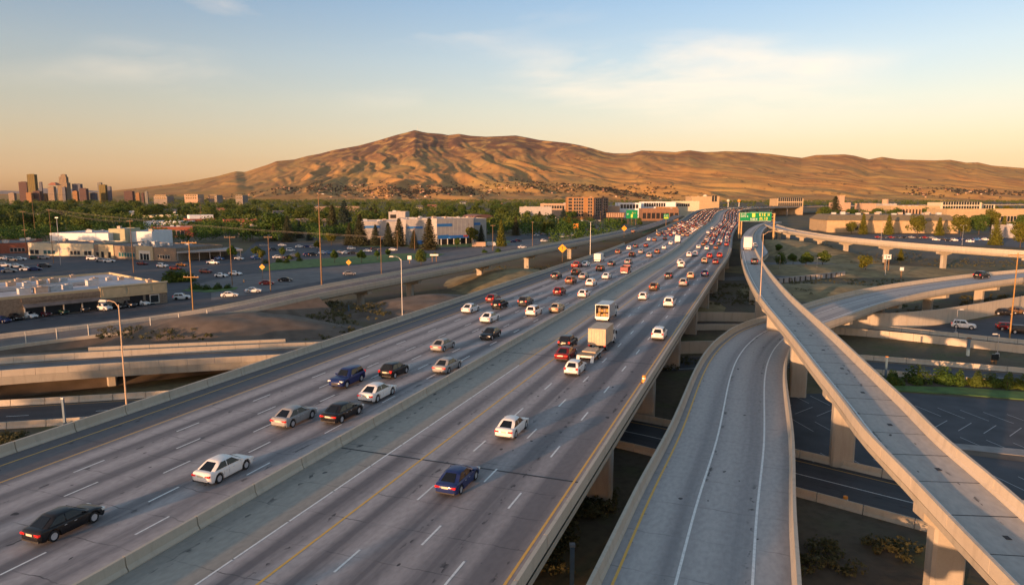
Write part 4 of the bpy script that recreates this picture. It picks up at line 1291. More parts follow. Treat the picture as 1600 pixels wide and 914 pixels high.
def cab_geo(x0, x1, w, z0, z1, slope=0.55):
    """truck cab: x0 rear, x1 nose; bonnet step and raked screen"""
    xm = x0 + (x1 - x0) * slope
    hz = z0 + (z1 - z0) * 0.5
    side = [(x0, z0), (x1 - .05, z0), (x1, z0 + .25), (x1 - 0.06, hz - .05), (xm + .5, hz + .08), (xm + .05, z1 - .12), (xm - .15, z1), (x0, z1)]
    v = [(x, w, z) for x, z in side] + [(x, -w, z) for x, z in side]
    n = len(side)
    f = [tuple(range(n)), tuple(reversed(range(n, 2 * n)))] + [(i + n, (i + 1) % n + n, (i + 1) % n, i) for i in range(n)]
    return v, f, side
def box_truck(loc, head, label, boxL, boxH, W=1.25, cab_col=None, box_mat=None, rear='doors', z0=0.95, scale=1.0, group='trucks on the highway', cat='truck', name='box_truck'):
    t = tag(empty(name, loc, head), label, cat, group)
    t.scale = (scale,) * 3
    cv, cf, side = cab_geo(boxL / 2 + .05, boxL / 2 + 2.6, W * .92, 0.5, 2.5)
    link('cab', mesh('truck_cab', cv, cf, False, None, [cab_col or M_BOXW]), None, t)
    a, b = side[4], side[5]
    pv, pf = panel([(a[0] - .08, -W * .8, a[1] + .03), (a[0] - .08, W * .8, a[1] + .03), (b[0] - .02, W * .78, b[1] - .03), (b[0] - .02, -W * .78, b[1] - .03)], 0.03)
    link('windshield', mesh('truck_windshield', pv, pf, False, None, [M_GLASS]), None, t)
    for sd in (1, -1):
        y = sorted((sd * W * .90, sd * (W * .92 + .015)))
        MB().box(boxL / 2 + .55, boxL / 2 + 1.45, y[0], y[1], 1.6, 2.25).build('side_window', M_GLASS, t)
        y = sorted((sd * (W + .05), sd * (W + .3)))
        MB().box(boxL / 2 + 1.35, boxL / 2 + 1.5, y[0], y[1], 1.5, 2.05).build('wing_mirror', M_TRIM, t)
    MB().box(-boxL / 2 - .1, boxL / 2 + 2.2, -.45, .45, .5, .92).build('chassis', M_TRIM, t)
    x0, x1, z1 = -boxL / 2, boxL / 2, z0 + boxH
    mb = MB()
    bm = box_mat or M_BOXW
    if rear == 'doors':
        mb.box(x0, x1, -W, W, z0, z1)
        cargo = mb.build('cargo_box', bm, t)
        for sd in (1, -1):
            y = sorted((sd * .02, sd * (W - .08)))
            d = MB().box(x0 - .03, x0 + .02, y[0], y[1], z0 + .1, z1 - .1).build('rear_door', bm, t)
            for k in (0.3, 0.62):
                yy = sd * W * k
                MB().tube((x0 - .05, yy, z0 + .2), (x0 - .05, yy, z1 - .2), .02, n=5).build('lock_bar', M_ALU, t)
        for k in (0.25, .5, .75):
            for sd in (1, -1):
                y = sorted((sd * (W - .005), sd * (W + .02)))
                MB().box(x0 + boxL * k - .03, x0 + boxL * k + .03, y[0], y[1], z0, z1).build('side_rib', bm, t)
    elif rear == 'open':
        mb.box(x0, x1, W - .06, W, z0, z1); mb.box(x0, x1, -W, -W + .06, z0, z1); mb.box(x0, x1, -W, W, z1, z1 + .07); mb.box(x0, x1, -W, W, z0 - .1, z0); mb.box(x1 - .06, x1, -W + .06, W - .06, z0, z1)
        mb.build('cargo_box', bm, t)
        rr = random.Random(3)
        for i in range(9):
            y = -W + .25 + (i % 5) * .48; zz = z0 + (i // 5) * .85
            MB().box(x0 + .15 + rr.uniform(0, .4), x0 + 1.3, y, y + .42, zz, zz + rr.uniform(.45, .8)).build('crate', M_OCHRE if i % 2 else M_WOOD, t)
        MB().box(x0 - .12, x0 + .1, -W, W, z0 - .28, z0 - .02).build('tail_lift', M_ALU, t)
    elif rear == 'dump':
        mb.box(x0, x1, W - .1, W, z0, z1); mb.box(x0, x1, -W, -W + .1, z0, z1); mb.box(x0, x0 + .1, -W + .1, W - .1, z0, z1 - .1); mb.box(x1 - .1, x1, -W + .1, W - .1, z0, z1 + .3); mb.box(x0, x1, -W, W, z0 - .12, z0)
        mb.build('dump_bed', bm, t)
        for k in (0.2, .4, .6, .8):
            for sd in (1, -1):
                y = sorted((sd * (W - .01), sd * (W + .06)))
                MB().box(x0 + boxL * k - .05, x0 + boxL * k + .05, y[0], y[1], z0, z1).build('side_rib', bm, t)
        MB().prism([(x0 + .15, -W + .15), (x1 - .2, -W + .15), (x1 - .2, W - .15), (x0 + .15, W - .15)], z0, z1 - .25).build('load', M_OCHRE, t)
    for sd in (1, -1):
        y = sorted((sd * (W - .28), sd * (W - .02)))
        MB().box(x0 - .06, x0 + .05, y[0], y[1], .78, .95 if rear != 'open' else .9).build('tail_light', M_TAIL, t)
    MB().box(x0 - .15, x0 + .02, -W * .85, W * .85, .42, .58).build('rear_bumper', M_ALU, t)
    MB().box(x0 - .17, x0 - .14, -.3, .3, .60, .76).build('number_plate', M_PLATE, t)
    add_wheels(t, [(-boxL / 2 + 1.1, W - .18), (-boxL / 2 + 1.1, -W + .18), (boxL / 2 + 1.5, W - .22), (boxL / 2 + 1.5, -W + .22)])
    return t
def on_main(i, dz=0.005):
    s, l, k, sd = BIGS[i]
    return MAIN.at(s, l, dz), MAIN.heading(s)
p, h = on_main(0); box_truck(p, h, 'white camper-like box van in the outer lane beneath the yellow sign', 4.6, 2.2, 1.2, rear='doors', z0=.8, scale=1.05)
p, h = on_main(1); box_truck(p, h, 'red dump truck with pale cab roof next to the median barrier', 4.6, 1.3, 1.2, rear='dump', box_mat=M_BOXR)
p, h = on_main(2); box_truck(p, h, 'tall white box truck deep in the left queue by the median', 5.5, 2.9, 1.25, scale=1.05)
p, h = on_main(4); box_truck(p, h, 'open-backed box truck showing its ochre load, ahead of the hauler', 5.8, 2.2, 1.3, rear='open', box_mat=M_ALU, scale=1.05)
p, h = on_main(3)
fwd = Vector((math.cos(h), math.sin(h), 0))
box_truck(p + fwd * 4.0, h, 'big box truck glowing orange from behind, pulling a flat trailer', 5.6, 2.5, 1.35, scale=1.05, box_mat=M_BOXT)
tr = tag(empty('flatbed_trailer', p - fwd * 3.4, h), 'low flat trailer with loading ramps behind the glowing box truck', 'trailer', 'trucks on the highway')
tr.scale = (1.08,) * 3
for i in range(8):
    MB().box(-2.6, 2.4, -1.2 + i * .3 + .015, -1.2 + (i + 1) * .3 - .015, .80 + .004 * (i % 3), .88 + .004 * (i % 3)).build('deck_board', M_WOOD, tr)
MB().box(-2.6, 2.6, -1.22, -1.1, .58, .79).box(-2.6, 2.6, 1.1, 1.22, .58, .79).box(-2.6, -2.45, -1.1, 1.1, .55, .79).build('frame', M_BOXW, tr)
for y in (-1.0, 1.0):
    M_ = Matrix.Translation((-2.6, y, .82)) @ Matrix.Rotation(R(-62), 4, 'Y')
    MB().box(-1.5, 0, -.22, .22, -.04, .04, 0, M_).build('loading_ramp', M_BOXW, tr)
    MB().box(-2.66, -2.58, y - .12, y + .12, .60, .74).build('tail_light', M_TAIL, tr)
MB().tube((2.6, 0, .7), (4.0, 0, .62), .06).build('drawbar', M_TRIM, tr)
MB().prism([(-.9, -1.0), (1.9, -.9), (2.1, .9), (-.6, 1.0)], .885, 1.02).build('tarpaulin', M_BOXT, tr)
add_wheels(tr, [(-.5, 1.33), (-.5, -1.33), (.5, 1.33), (.5, -1.33)], .36, .22)
# traffic on the ramps
s = E.nearest(P(1171, 391, 8.9)); box_truck(E.at(s, 1.9, .005), E.heading(s), 'tall pale box truck climbing the flyover ramp toward the green gantry', 6.0, 3.6, 1.3, scale=1.3, group='traffic on the ramps')
s = E.nearest(P(1180, 388, 8.7)); put_car('pickup', 'white', E.at(s + 6, 5.6, .005), E.heading(s + 6), 'white pickup hidden half behind the tall truck on the flyover', 'traffic on the ramps', 1)
s = E.nearest(P(1174, 413, 10)); put_car('suv', 'charcoal', E.at(s, 2.6, .005), E.heading(s), 'dark suv with red tail lights following the truck up the flyover', 'traffic on the ramps', 1, 1.2)
s = Dp.nearest(P(1524, 434, 7.6)); put_car('suv', 'black', Dp.at(s, -1.6, .005), Dp.heading(s) , 'black suv alone on the ramp to the right of the flyover', 'traffic on the ramps', 0, 1.25)
s = A.nearest(P(1004, 364, 8)); put_car('suv', 'copper', A.at(s, 6.5, .01), A.heading(s), 'copper suv at the fork where the left ramp meets the highway', 'traffic on the ramps', 1)

# ================================================================== BUILDINGS
M_STUCCO = mat('tan_stucco', (0.46, 0.38, 0.24), 0.85, 0.1, 0.8)
M_STONE = mat('brown_stone', (0.22, 0.17, 0.125), 0.9, 0.25, 1.6)
M_BRICK = mat('red_brick', (0.27, 0.085, 0.05), 0.9, 0.2, 1.2)
M_CREAM = mat('cream_wall', (0.56, 0.50, 0.36), 0.85, 0.1, 0.5)
M_WHITEW = mat('white_metal_siding', (0.70, 0.72, 0.74), 0.7, 0.06, 0.4)
M_OLIVEW = mat('olive_wall', (0.40, 0.38, 0.25), 0.85, 0.1, 0.5)
M_GREYW = mat('grey_concrete_wall', (0.37, 0.35, 0.335), 0.85, 0.12, 0.4)
M_DULL = mat('dull_far_wall', (0.22, 0.19, 0.165), 0.85, 0.15, 0.1)
M_PINK = mat('pink_beige_wall', (0.42, 0.29, 0.20), 0.85, 0.1, 0.4)
M_BEIGE = mat('beige_wall', (0.42, 0.31, 0.18), 0.85, 0.1, 0.3)
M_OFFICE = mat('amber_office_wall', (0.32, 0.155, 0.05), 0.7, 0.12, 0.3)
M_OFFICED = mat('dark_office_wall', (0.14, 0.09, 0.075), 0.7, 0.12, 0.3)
M_SHED = mat('brown_shed_wall', (0.21, 0.115, 0.07), 0.85, 0.15, 0.4)
M_ROOFW = mat('pale_roof_membrane', (0.42, 0.42, 0.44), 0.85, 0.2, 0.25)
M_ROOFD = mat('dark_roof_gravel', (0.12, 0.115, 0.115), 0.9, 0.3, 0.5)
M_ROOFO = mat('olive_roof_tiles', (0.17, 0.14, 0.085), 0.85, 0.15, 0.5)
M_ROOFT = mat('terracotta_roof', (0.30, 0.12, 0.07), 0.85, 0.2, 0.5)
M_PANE = mat('dark_window_glass', (0.02, 0.026, 0.03), 0.08, 0.1, 0.5, spec=0.7)
M_TEAL = mat('teal_shop_glass', (0.02, 0.10, 0.11), 0.12, 0.1, 0.5, spec=0.7)
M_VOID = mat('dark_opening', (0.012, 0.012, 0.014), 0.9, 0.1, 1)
M_BLUE = mat('blue_sign_band', (0.03, 0.17, 0.46), 0.5, 0.08, 1)
M_FRAME = mat('pale_frame', (0.55, 0.53, 0.48), 0.6, 0.08, 1)
M_UNIT = mat('roof_unit_metal', (0.42, 0.33, 0.26), 0.6, 0.15, 1)
M_UNITG = mat('roof_unit_grey', (0.45, 0.46, 0.47), 0.55, 0.15, 1)
FOOT = []      # footprints kept clear of trees
def bldg(name, label, A, B, depth, h, wall, roof=None, parapet_h=0.6, win=(), units=0, cat='building', group=None, base=None, side_win=(), sill=False, unit_mat=None, wall_top=None):
    """A, B: front corners on the ground (left, right as seen); local x along the front, y away from the viewer"""
    A, B = Vector(A), Vector(B)
    d = B - A; w = math.hypot(d.x, d.y)
    rz = math.atan2(d.y, d.x)
    z0 = float(zg(A.x, A.y)) - 0.05 if base is None else base
    t = tag(empty(name, (A.x, A.y, z0), rz), label, cat, group)
    FOOT.append((A.x, A.y, rz, w, depth))
    hb = h - z0
    MB().box(0, w, 0, depth, 0, hb).build('wall', wall, t)
    if parapet_h:
        p = 0.35
        MB().box(0, w, 0, p, hb, hb + parapet_h).box(0, w, depth - p, depth, hb, hb + parapet_h).box(0, p, p, depth - p, hb, hb + parapet_h).box(w - p, w, p, depth - p, hb, hb + parapet_h).build('parapet', wall_top or wall, t)
        MB().box(p, w - p, p, depth - p, hb + 0.003, hb + 0.06).build('roof', roof or M_ROOFW, t)
    elif roof:
        MB().box(-.3, w + .3, -.3, depth + .3, hb + .003, hb + .4).build('roof', roof, t)
    def wins(spec, side):
        for sp in spec:
            x0, x1, a, b, nx, nz = sp[:6]
            gm = sp[6] if len(sp) > 6 else M_PANE
            L_ = w if side == 'f' else depth
            for i in range(nx):
                for j in range(nz):
                    u0 = L_ * (x0 + (x1 - x0) * (i + 0.07) / nx); u1 = L_ * (x0 + (x1 - x0) * (i + 0.93) / nx)
                    v0 = a + (b - a) * (j + 0.1) / nz; v1 = a + (b - a) * (j + 0.9) / nz
                    if side == 'f':
                        f = MB().box(u0, u1, -.10, .05, v0, v1).build('window', M_FRAME, t)
                        MB().box(u0 + .1, u1 - .1, -.112, -.05, v0 + .1, v1 - .1).build('pane', gm, f)
                    else:
                        f = MB().box(w - .05, w + .10, u0, u1, v0, v1).build('window', M_FRAME, t)
                        MB().box(w + .05, w + .112, u0 + .1, u1 - .1, v0 + .1, v1 - .1).build('pane', gm, f)
    wins(win, 'f'); wins(side_win, 's')
    rr = random.Random(label)
    for i in range(units):
        ux, uy = rr.uniform(.06, .94) * w, rr.uniform(.12, .9) * depth
        a, b, c = rr.uniform(.8, 1.7), rr.uniform(.7, 1.3), rr.uniform(.8, 1.6)
        mb = MB().box(ux - a, ux + a, uy - b, uy + b, hb + .05, hb + .05 + c)
        mb.box(ux - a - .12, ux + a + .12, uy - b - .12, uy + b + .12, hb + .05 + c, hb + .13 + c)
        mb.tube((ux, uy, hb + .13 + c), (ux, uy, hb + .33 + c), .45, n=8)
        mb.build('roof_unit', unit_mat or (M_UNIT if rr.random() < .6 else M_UNITG), t)
    return t, w, hb

# --- the tan shop by the frontage ramp
SA, SBp = P(-150, 519), P(262, 473)
t, w, hb = bldg('shop', 'long tan shop with parked cars in front and boxes on its pale roof', SA, SBp, 46, 5.6, M_STONE, M_ROOFW, 0.7, units=0, wall_top=M_STUCCO)
k18 = (P(18, 500) - SA).length / (SBp - SA).length * w
kx = lambda px: w * (px + 150) / 412.0
x145 = w * 0.70
MB().box(x145, w + .06, -.25, 0, 3.3, 6.7).build('fascia', M_STUCCO, t)                 # tall tan fascia on the right half
for a, b in ((x145 + .6, x145 + (w - x145) * .36), (x145 + (w - x145) * .40, x145 + (w - x145) * .74), (x145 + (w - x145) * .78, w - .5)):
    MB().box(a, b, -.33, -.25, 4.0, 6.0).build('fascia_panel', M_STUCCO, t)
MB().box(x145 - .4, w + .2, -.5, -.05, 6.5, 6.85).build('cornice', M_CREAM, t)
for a, b in ((.42, .62), (.66, .80)):
    xa, xb = x145 + (w - x145) * a, x145 + (w - x145) * b
    MB().box(xa, xb, -.06, .04, 0.1, 3.2).build('bay_opening', M_VOID, t)
f_ = MB().box(w - 5.2, w - 2.4, -.12, .02, .4, 3.1).build('window', M_FRAME, t)
MB().box(w - 4.95, w - 2.65, -.14, -.06, .65, 2.85).build('pane', M_PANE, f_)
xl = w * 0.40
MB().box(xl, x145 - .3, -.05, .03, .3, 3.2).build('shop_front', M_VOID, t)
for i in range(5):
    xx = xl + (x145 - .3 - xl) * i / 4
    MB().box(xx - .15, xx + .15, -.30, -.04, .1, 3.3).build('pillar', M_FRAME, t)
for i in range(4):
    xa, xb = xl + (x145 - .3 - xl) * i / 4 + .35, xl + (x145 - .3 - xl) * (i + 1) / 4 - .35
    MB().box(xa, xb, -.10, -.04, .7, 2.9).build('pane', M_PANE, t)
aw = MB()
aw.add([(xl - .4, -1.7, 3.2), (x145 - .2, -1.7, 3.2), (x145 - .2, 0.02, 3.9), (xl - .4, 0.02, 3.9), (xl - .4, -1.7, 3.0), (x145 - .2, -1.7, 3.0), (x145 - .2, 0.02, 3.7), (xl - .4, 0.02, 3.7)], [(0, 1, 2, 3), (7, 6, 5, 4), (0, 4, 5, 1), (0, 3, 7, 4), (1, 5, 6, 2)])
aw.build('awning', M_ROOFD, t)
MB().box(xl - .6, x145 - .1, -.2, .0, 4.5, 5.5).build('fascia', M_STONE, t)
rr = random.Random(5)
for ux, uy, sz in [(.50, .18, 1.5), (.56, .2, 1.3), (.62, .24, 1.2), (.44, .2, 1.4), (.75, .34, 1.5), (.53, .62, 1.0), (.60, .66, 1.1), (.66, .7, 1.2), (.71, .72, .9), (.82, .58, .9), (.88, .55, .8), (.93, .52, .8), (.985, .22, .8), (.55, .92, .9), (.62, .93, .9), (.80, .93, .8), (.48, .7, 1.1), (.42, .8, 1.2)]:
    x, y = ux * w, uy * 46
    mb = MB().box(x - sz, x + sz, y - sz * .8, y + sz * .8, hb + .05, hb + .05 + sz * 1.1)
    mb.box(x - sz * 1.1, x + sz * 1.1, y - sz * .9, y + sz * .9, hb + .05 + sz * 1.1, hb + .14 + sz * 1.1).tube((x, y, hb + .14 + sz * 1.1), (x, y, hb + .35 + sz * 1.1), sz * .5)
    mb.build('roof_unit', M_UNIT if rr.random() < .7 else M_UNITG, t)
for y in (.40, .47, .53):
    MB().box(w * .30, w * .80, 46 * y - .12, 46 * y + .12, hb + .25, hb + .5).build('roof_pipe', M_UNITG, t)
MB().box(w * .38, w * .76, 46 * .38, 46 * .56, hb + .065, hb + .09).build('roof_patch', M_ROOFD, t)

# --- strip of shops across the yard
t, w, hb = bldg('strip_mall', 'low cream strip of shops with dark windows behind the parked cars', P(45, 399), P(147, 401), 26, 6.6, M_CREAM, M_ROOFD, 0.5, win=[(.02, .17, .4, 3.6, 2, 1), (.23, .42, .6, 3.4, 3, 1, M_TEAL), (.64, .80, .6, 3.4, 3, 1), (.85, .97, .4, 3.4, 2, 1)], units=4)
# blue lettering on its wall
for (x, z, a, b) in ((.50, 2.9, .25, 1.6), (.50, 4.2, 1.1, .3), (.50, 3.5, .8, .26), (.545, 3.7, .2, .7), (.56, 3.7, .2, .7), (.575, 3.7, .2, .7), (.59, 3.7, .2, .7), (.50, 1.5, .25, 1.1), (.50, 2.35, .9, .26), (.50, 1.95, .6, .22)):
    MB().box(w * x, w * x + a, -.06, 0.01, z, z + b).build('lettering', M_BLUE, t)
t, w, hb = bldg('strip_mall', 'brown-fronted shops with a white doorway beyond the truck yard', P(148, 402), P(276, 409), 30, 6.4, M_STONE, M_ROOFD, 0.5, win=[(.02, .07, .3, 3.5, 1, 1), (.14, .22, .3, 3.5, 2, 1), (.31, .52, .8, 3.8, 6, 1, M_TEAL), (.78, .93, 1.0, 3.4, 5, 1)], units=12, unit_mat=M_UNITG)
for a, b, h_ in ((.07, .26, 7.2), (.54, .74, 7.4)):
    MB().box(w * a, w * b, -.5, -.02, 0, h_).build('entrance_front', M_STUCCO, t)
MB().box(w * .575, w * .71, -.62, -.5, 0.1, 5.0).build('door_surround', M_FRAME, t)
for a in (.59, .63, .665):
    MB().box(w * a, w * (a + .03), -.66, -.6, 0.2, 3.4).build('door', M_PANE, t)
for a in (.10, .19):
    MB().box(w * a, w * (a + .035), -.56, -.48, 0.2, 3.4).build('door', M_PANE, t)
# canopy over parked cars
t = tag(empty('canopy', P(277, 409), math.atan2((P(380, 404) - P(277, 409)).y, (P(380, 404) - P(277, 409)).x)), 'long flat canopy on posts sheltering a few parked cars', 'canopy')
w = (P(380, 404) - P(277, 409)).length
MB().box(0, w, 0, 14, 4.2, 5.1).build('roof', M_GREYW, t)
MB().box(0, w, 22, 22.4, 0, 4.6).box(.2, w - .2, 14.0, 22, 4.2, 5.0).build('back_wall', M_STONE, t)
for i in range(7):
    MB().box(w * i / 6.3 + .3, w * i / 6.3 + .6, .5, .8, 0, 4.2).build('post', M_GREYW, t)
FOOT.append((t.location.x, t.location.y, t.rotation_euler[2], w, 23))

bldg('warehouse', 'tall white windowless warehouse behind the cream shops', P(80, 392), P(171, 392), 34, 10.6, M_WHITEW, M_ROOFW, .3, units=5, unit_mat=M_UNITG)
bldg('plain_block', 'olive windowless block between two white warehouses', P(172, 391), P(197, 391), 18, 13.0, M_OLIVEW, M_ROOFW, .3, units=1)
bldg('warehouse', 'smaller white warehouse end beside the olive block', P(198.5, 390), P(239, 390), 26, 11.0, M_WHITEW, M_ROOFW, .3, units=2)
t, w, hb = bldg('brick_shop', 'old red brick shop at the picture edge below the power lines', P(-30, 397), P(43, 395), 46, 5.4, M_BRICK, M_ROOFD, .6, win=[(.62, .96, .5, 3.4, 4, 1)], units=6)
bldg('brick_building', 'orange brick low building with several doorways among trees', P(236, 371), P(302, 370), 24, 8.0, M_BRICK, M_ROOFW, .5, win=[(.2, .42, .4, 5, 3, 1), (.5, .8, .3, 6, 3, 1)], units=2)
bldg('white_store', 'white flat store above the orange brick building', P(225, 361), P(284, 361), 30, 9.0, M_WHITEW, M_ROOFW, .4, win=[(.55, .95, 2, 4, 6, 1)], units=2)
bldg('beige_store', 'beige two-storey store with a strip of windows behind the white store', P(224, 353), P(268, 353), 30, 11.5, M_CREAM, M_ROOFW, .6, win=[(.05, .95, 4, 8, 9, 1)], units=3)
t, w, hb = bldg('brick_building', 'brick block with a white upper storey and rooftop poles', P(293, 359), P(337, 358), 26, 10.6, M_BRICK, M_ROOFD, .4, win=[(.1, .9, 3, 8, 6, 1)], units=0)
MB().box(w * .12, w * .97, 5, 20, hb + .06, hb + 4.2).build('penthouse', M_WHITEW, t)
bldg('brick_building', 'brick hall with tall white-framed windows past the light pole', P(351, 361), P(403, 360), 26, 10.4, M_BRICK, M_ROOFD, .6, win=[(.5, .98, 2, 8, 5, 1)], units=2)
bldg('grey_office', 'small grey office with a dark colonnade by the trees', P(384, 369), P(411, 368), 18, 7.8, M_GREYW, M_ROOFW, .4, win=[(.25, .9, .4, 4.6, 6, 1)], units=1)
bldg('low_store', 'pinkish low store behind the spruces with a flat roof', P(461, 356), P(512, 355), 30, 8.4, M_PINK, M_ROOFW, .6, win=[(.1, .9, 1, 4, 8, 1)], units=3)
bldg('long_store', 'long pink-lit store in the trees left of the blue-banded mall', P(482, 336), P(562, 335), 40, 15.0, M_PINK, M_ROOFW, .8, units=4)
# --- mall with blue bands
MZ = 387
def mall_block(label, x0, x1, y0, y1, top, depth, bands=(), w_mat=None, win=()):
    t, w, hb = bldg('mall_block', label, P(x0, y0 - 6), P(x1, y1 - 6), depth, top, w_mat or M_GREYW, M_ROOFW, .6, win=win, units=3, group='blocks of the blue-banded mall')
    for a, b, z0, z1, m_ in bands:
        MB().box(w * a, w * b, -.16, 0.0, z0, z1).build('blue_band', m_, t)
    for i in range(1, 9):
        MB().box(w * i / 9 - .05, w * i / 9 + .05, -.05, 0.0, 3.5, hb - .2).build('wall_joint', M_FRAME, t)
    return t, w, hb
mall_block('low wing of the pale mall with a blue band, half hidden by spruces', 566, 634, 388, 387, 15.6, 34, ((.05, .42, 11.4, 13.0, M_BLUE), (.1, .9, .3, 3.2, M_PANE)))
mall_block('tallest grey tower block of the pale mall with an open corner', 608, 634, 378, 378, 20.6, 22, ((.1, .45, 16, 19, M_VOID),))
mall_block('middle of the pale mall with a blue band behind a tall spruce', 635, 682, 389, 388, 17.2, 40, ((.03, .55, 11.2, 12.8, M_BLUE), (.1, .95, .3, 3.0, M_BLUE)))
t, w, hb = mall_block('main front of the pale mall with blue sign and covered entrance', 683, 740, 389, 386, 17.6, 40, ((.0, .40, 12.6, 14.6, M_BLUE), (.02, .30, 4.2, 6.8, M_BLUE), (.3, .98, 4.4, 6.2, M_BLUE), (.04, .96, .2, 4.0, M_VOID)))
for i in range(6): MB().box(w * (.06 + i * .17), w * (.06 + i * .17) + .5, -2.2, -1.7, 0, 4.3).build('post', M_FRAME, t)
MB().box(w * .3, w * 1.05, -2.6, -.2, 4.3, 5.0).build('entrance_canopy', M_BLUE, t)
MB().box(w * .66, w * .78, -2.7, -2.58, 5.1, 6.3).build('sign_panel', mat('red_sign', (.55, .06, .03), .5), t)
mall_block('short end block of the pale mall with a small blue band', 741, 760, 384, 383, 16.8, 30, ((.0, .5, 12.4, 14.2, M_BLUE),))
# barrel-roofed hall
A_, B_ = P(741, 353), P(771, 352)
t = tag(empty('hall', A_, math.atan2((B_ - A_).y, (B_ - A_).x)), 'brown barrel-roofed hall behind the end of the mall', 'building')
w = (B_ - A_).length
MB().box(0, w, 0, 24, 0, 9).build('wall', M_SHED, t)
v, f = [], []
for i in range(9):
    a = math.pi * i / 8
    x, z = w / 2 - (w / 2 + .4) * math.cos(a), 9 + 4.2 * math.sin(a)
    v += [(x, -.4, z), (x, 24.4, z)]
f = [(2 * i, 2 * i + 2, 2 * i + 3, 2 * i + 1) for i in range(8)] + [tuple(range(0, 18, 2))[::-1], tuple(range(1, 18, 2))]
link('roof', mesh('barrel_roof', v, f, False, None, [mat('barrel_roof_brown', (.2, .1, .075), .8)]), None, t)
FOOT.append((A_.x, A_.y, t.rotation_euler[2], w, 24))
# --- amber office block
A_, B_ = P(886, 345), P(927, 345)
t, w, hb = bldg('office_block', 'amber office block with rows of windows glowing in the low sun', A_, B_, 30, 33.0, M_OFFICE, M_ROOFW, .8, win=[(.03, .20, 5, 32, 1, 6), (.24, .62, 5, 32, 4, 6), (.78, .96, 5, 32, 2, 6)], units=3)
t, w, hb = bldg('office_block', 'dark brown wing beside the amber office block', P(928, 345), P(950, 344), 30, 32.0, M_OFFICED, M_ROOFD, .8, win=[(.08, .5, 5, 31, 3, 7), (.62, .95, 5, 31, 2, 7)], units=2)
# --- low blocks along the far side of the highway
def far_block(label, x0, x1, yb, h, wall, depth=30, win=(), name='commercial_building', roof=None, units=2, group='far commercial buildings'):
    return bldg(name, label, P(x0, yb), P(x1, yb), depth, h - (3.5 if h > 20 else 0), wall, roof or M_ROOFW, .8, win=win, units=units, group=group)
t, w, hb = far_block('brown shed of dark bays above the far highway shoulder', 1003, 1060, 346, 20.5, M_SHED, 26, name='storage_shed')
for i in range(8):
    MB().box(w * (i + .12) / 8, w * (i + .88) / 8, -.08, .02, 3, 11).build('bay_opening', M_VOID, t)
far_block('amber-lit wall of sheds where the highway begins to bend', 1028, 1058, 343, 21.5, M_OFFICE, 20, name='storage_shed')
far_block('white low building with a green-signed lot behind the shed', 965, 1001, 342, 27.5, M_WHITEW, 30, win=[(.1, .9, 14, 22, 6, 1)])
far_block('long flat white building behind the brown shed', 1003, 1055, 341, 29, M_WHITEW, 30, win=[(.05, .7, 16, 24, 9, 1)])
far_block('cream showroom with red mark on its roof by the highway bend', 1055, 1092, 340, 30, M_CREAM, 30, win=[(.05, .6, 16, 22, 6, 1)])
t, w, hb = far_block('large blank beige hall topped with a small dome by the highway bend', 1080, 1123, 335, 38.5, M_BEIGE, 50, win=[(.72, .92, 20, 36, 2, 1)])
v, f = [], []
for j in range(4):
    for i in range(12):
        r_ = 5.0 * math.cos(j * math.pi / 7)
        v.append((w * .55 + r_ * math.cos(i * math.pi / 6), 14 + r_ * math.sin(i * math.pi / 6), hb + 5.0 * math.sin(j * math.pi / 7)))
f = [(j * 12 + i, j * 12 + (i + 1) % 12, (j + 1) * 12 + (i + 1) % 12, (j + 1) * 12 + i) for j in range(3) for i in range(12)] + [tuple(36 + i for i in range(12))]
link('dome', mesh('dome', v, f, True, None, [M_CREAM]), None, t)
far_block('row of pale low shops left of the amber office block', 845, 886, 342, 26.5, M_PINK, 30, win=[(.1, .9, 14, 20, 8, 1)])
far_block('white-roofed long low shops among trees left of the office block', 812, 862, 345, 22.5, M_GREYW, 30)
far_block('pale pink shop right of the dark office wing', 951, 968, 343, 23, M_PINK, 24)
# --- right side
A_, B_ = P(1291, 363.5), P(1497, 365)
t, w, hb = bldg('warehouse', 'long beige warehouse with an olive mansard roof and trees along it', A_, B_, 60, 11.4, M_BEIGE, None, 0, win=[(.215, .25, 2, 6.5, 1, 1), (.26, .295, 2, 6.5, 1, 1)])
v = [(-.8, -.8, hb), (w + .8, -.8, hb), (w + .8, 60.8, hb), (-.8, 60.8, hb), (5, 8, hb + 5.2), (w - 5, 8, hb + 5.2), (w - 5, 52, hb + 5.2), (5, 52, hb + 5.2)]
link('roof', mesh('mansard_roof', v, [(0, 1, 5, 4), (1, 2, 6, 5), (2, 3, 7, 6), (3, 0, 4, 7), (4, 5, 6, 7), (3, 2, 1, 0)], False, None, [M_ROOFO]), None, t)
rr = random.Random(8)
for i in range(16):
    x, y = w * rr.uniform(.08, .92), rr.uniform(14, 46)
    MB().box(x - 2, x + 2, y - 1.6, y + 1.6, hb + 5.2, hb + 5.2 + rr.uniform(1.2, 2.6)).build('roof_unit', M_UNITG if i % 3 else M_UNIT, t)
for i in range(1, 7):
    MB().box(w * i / 7 - .3, w * i / 7 + .3, -.35, 0, 0, hb - .3).build('pilaster', M_BEIGE, t)
far_block('low beige retail block behind the warehouse at the picture edge', 1478, 1640, 353, 18.5, M_BEIGE, 40, win=[(.52, .95, 4, 12, 14, 1)], units=5)
t, w, hb = far_block('brick arcade building with a row of pale columns in sunlight', 1391, 1467, 346, 24, M_BEIGE, 40, units=4, name='arcade_building')
for i in range(15):
    MB().box(w * (i + .2) / 15, w * (i + .5) / 15, -1.2, -.2, 8, hb - 1.5).build('column', M_PINK, t)
    MB().box(w * (i + .55) / 15, w * (i + 1.1) / 15, -.1, .02, 9, hb - 4).build('bay_opening', M_VOID, t)
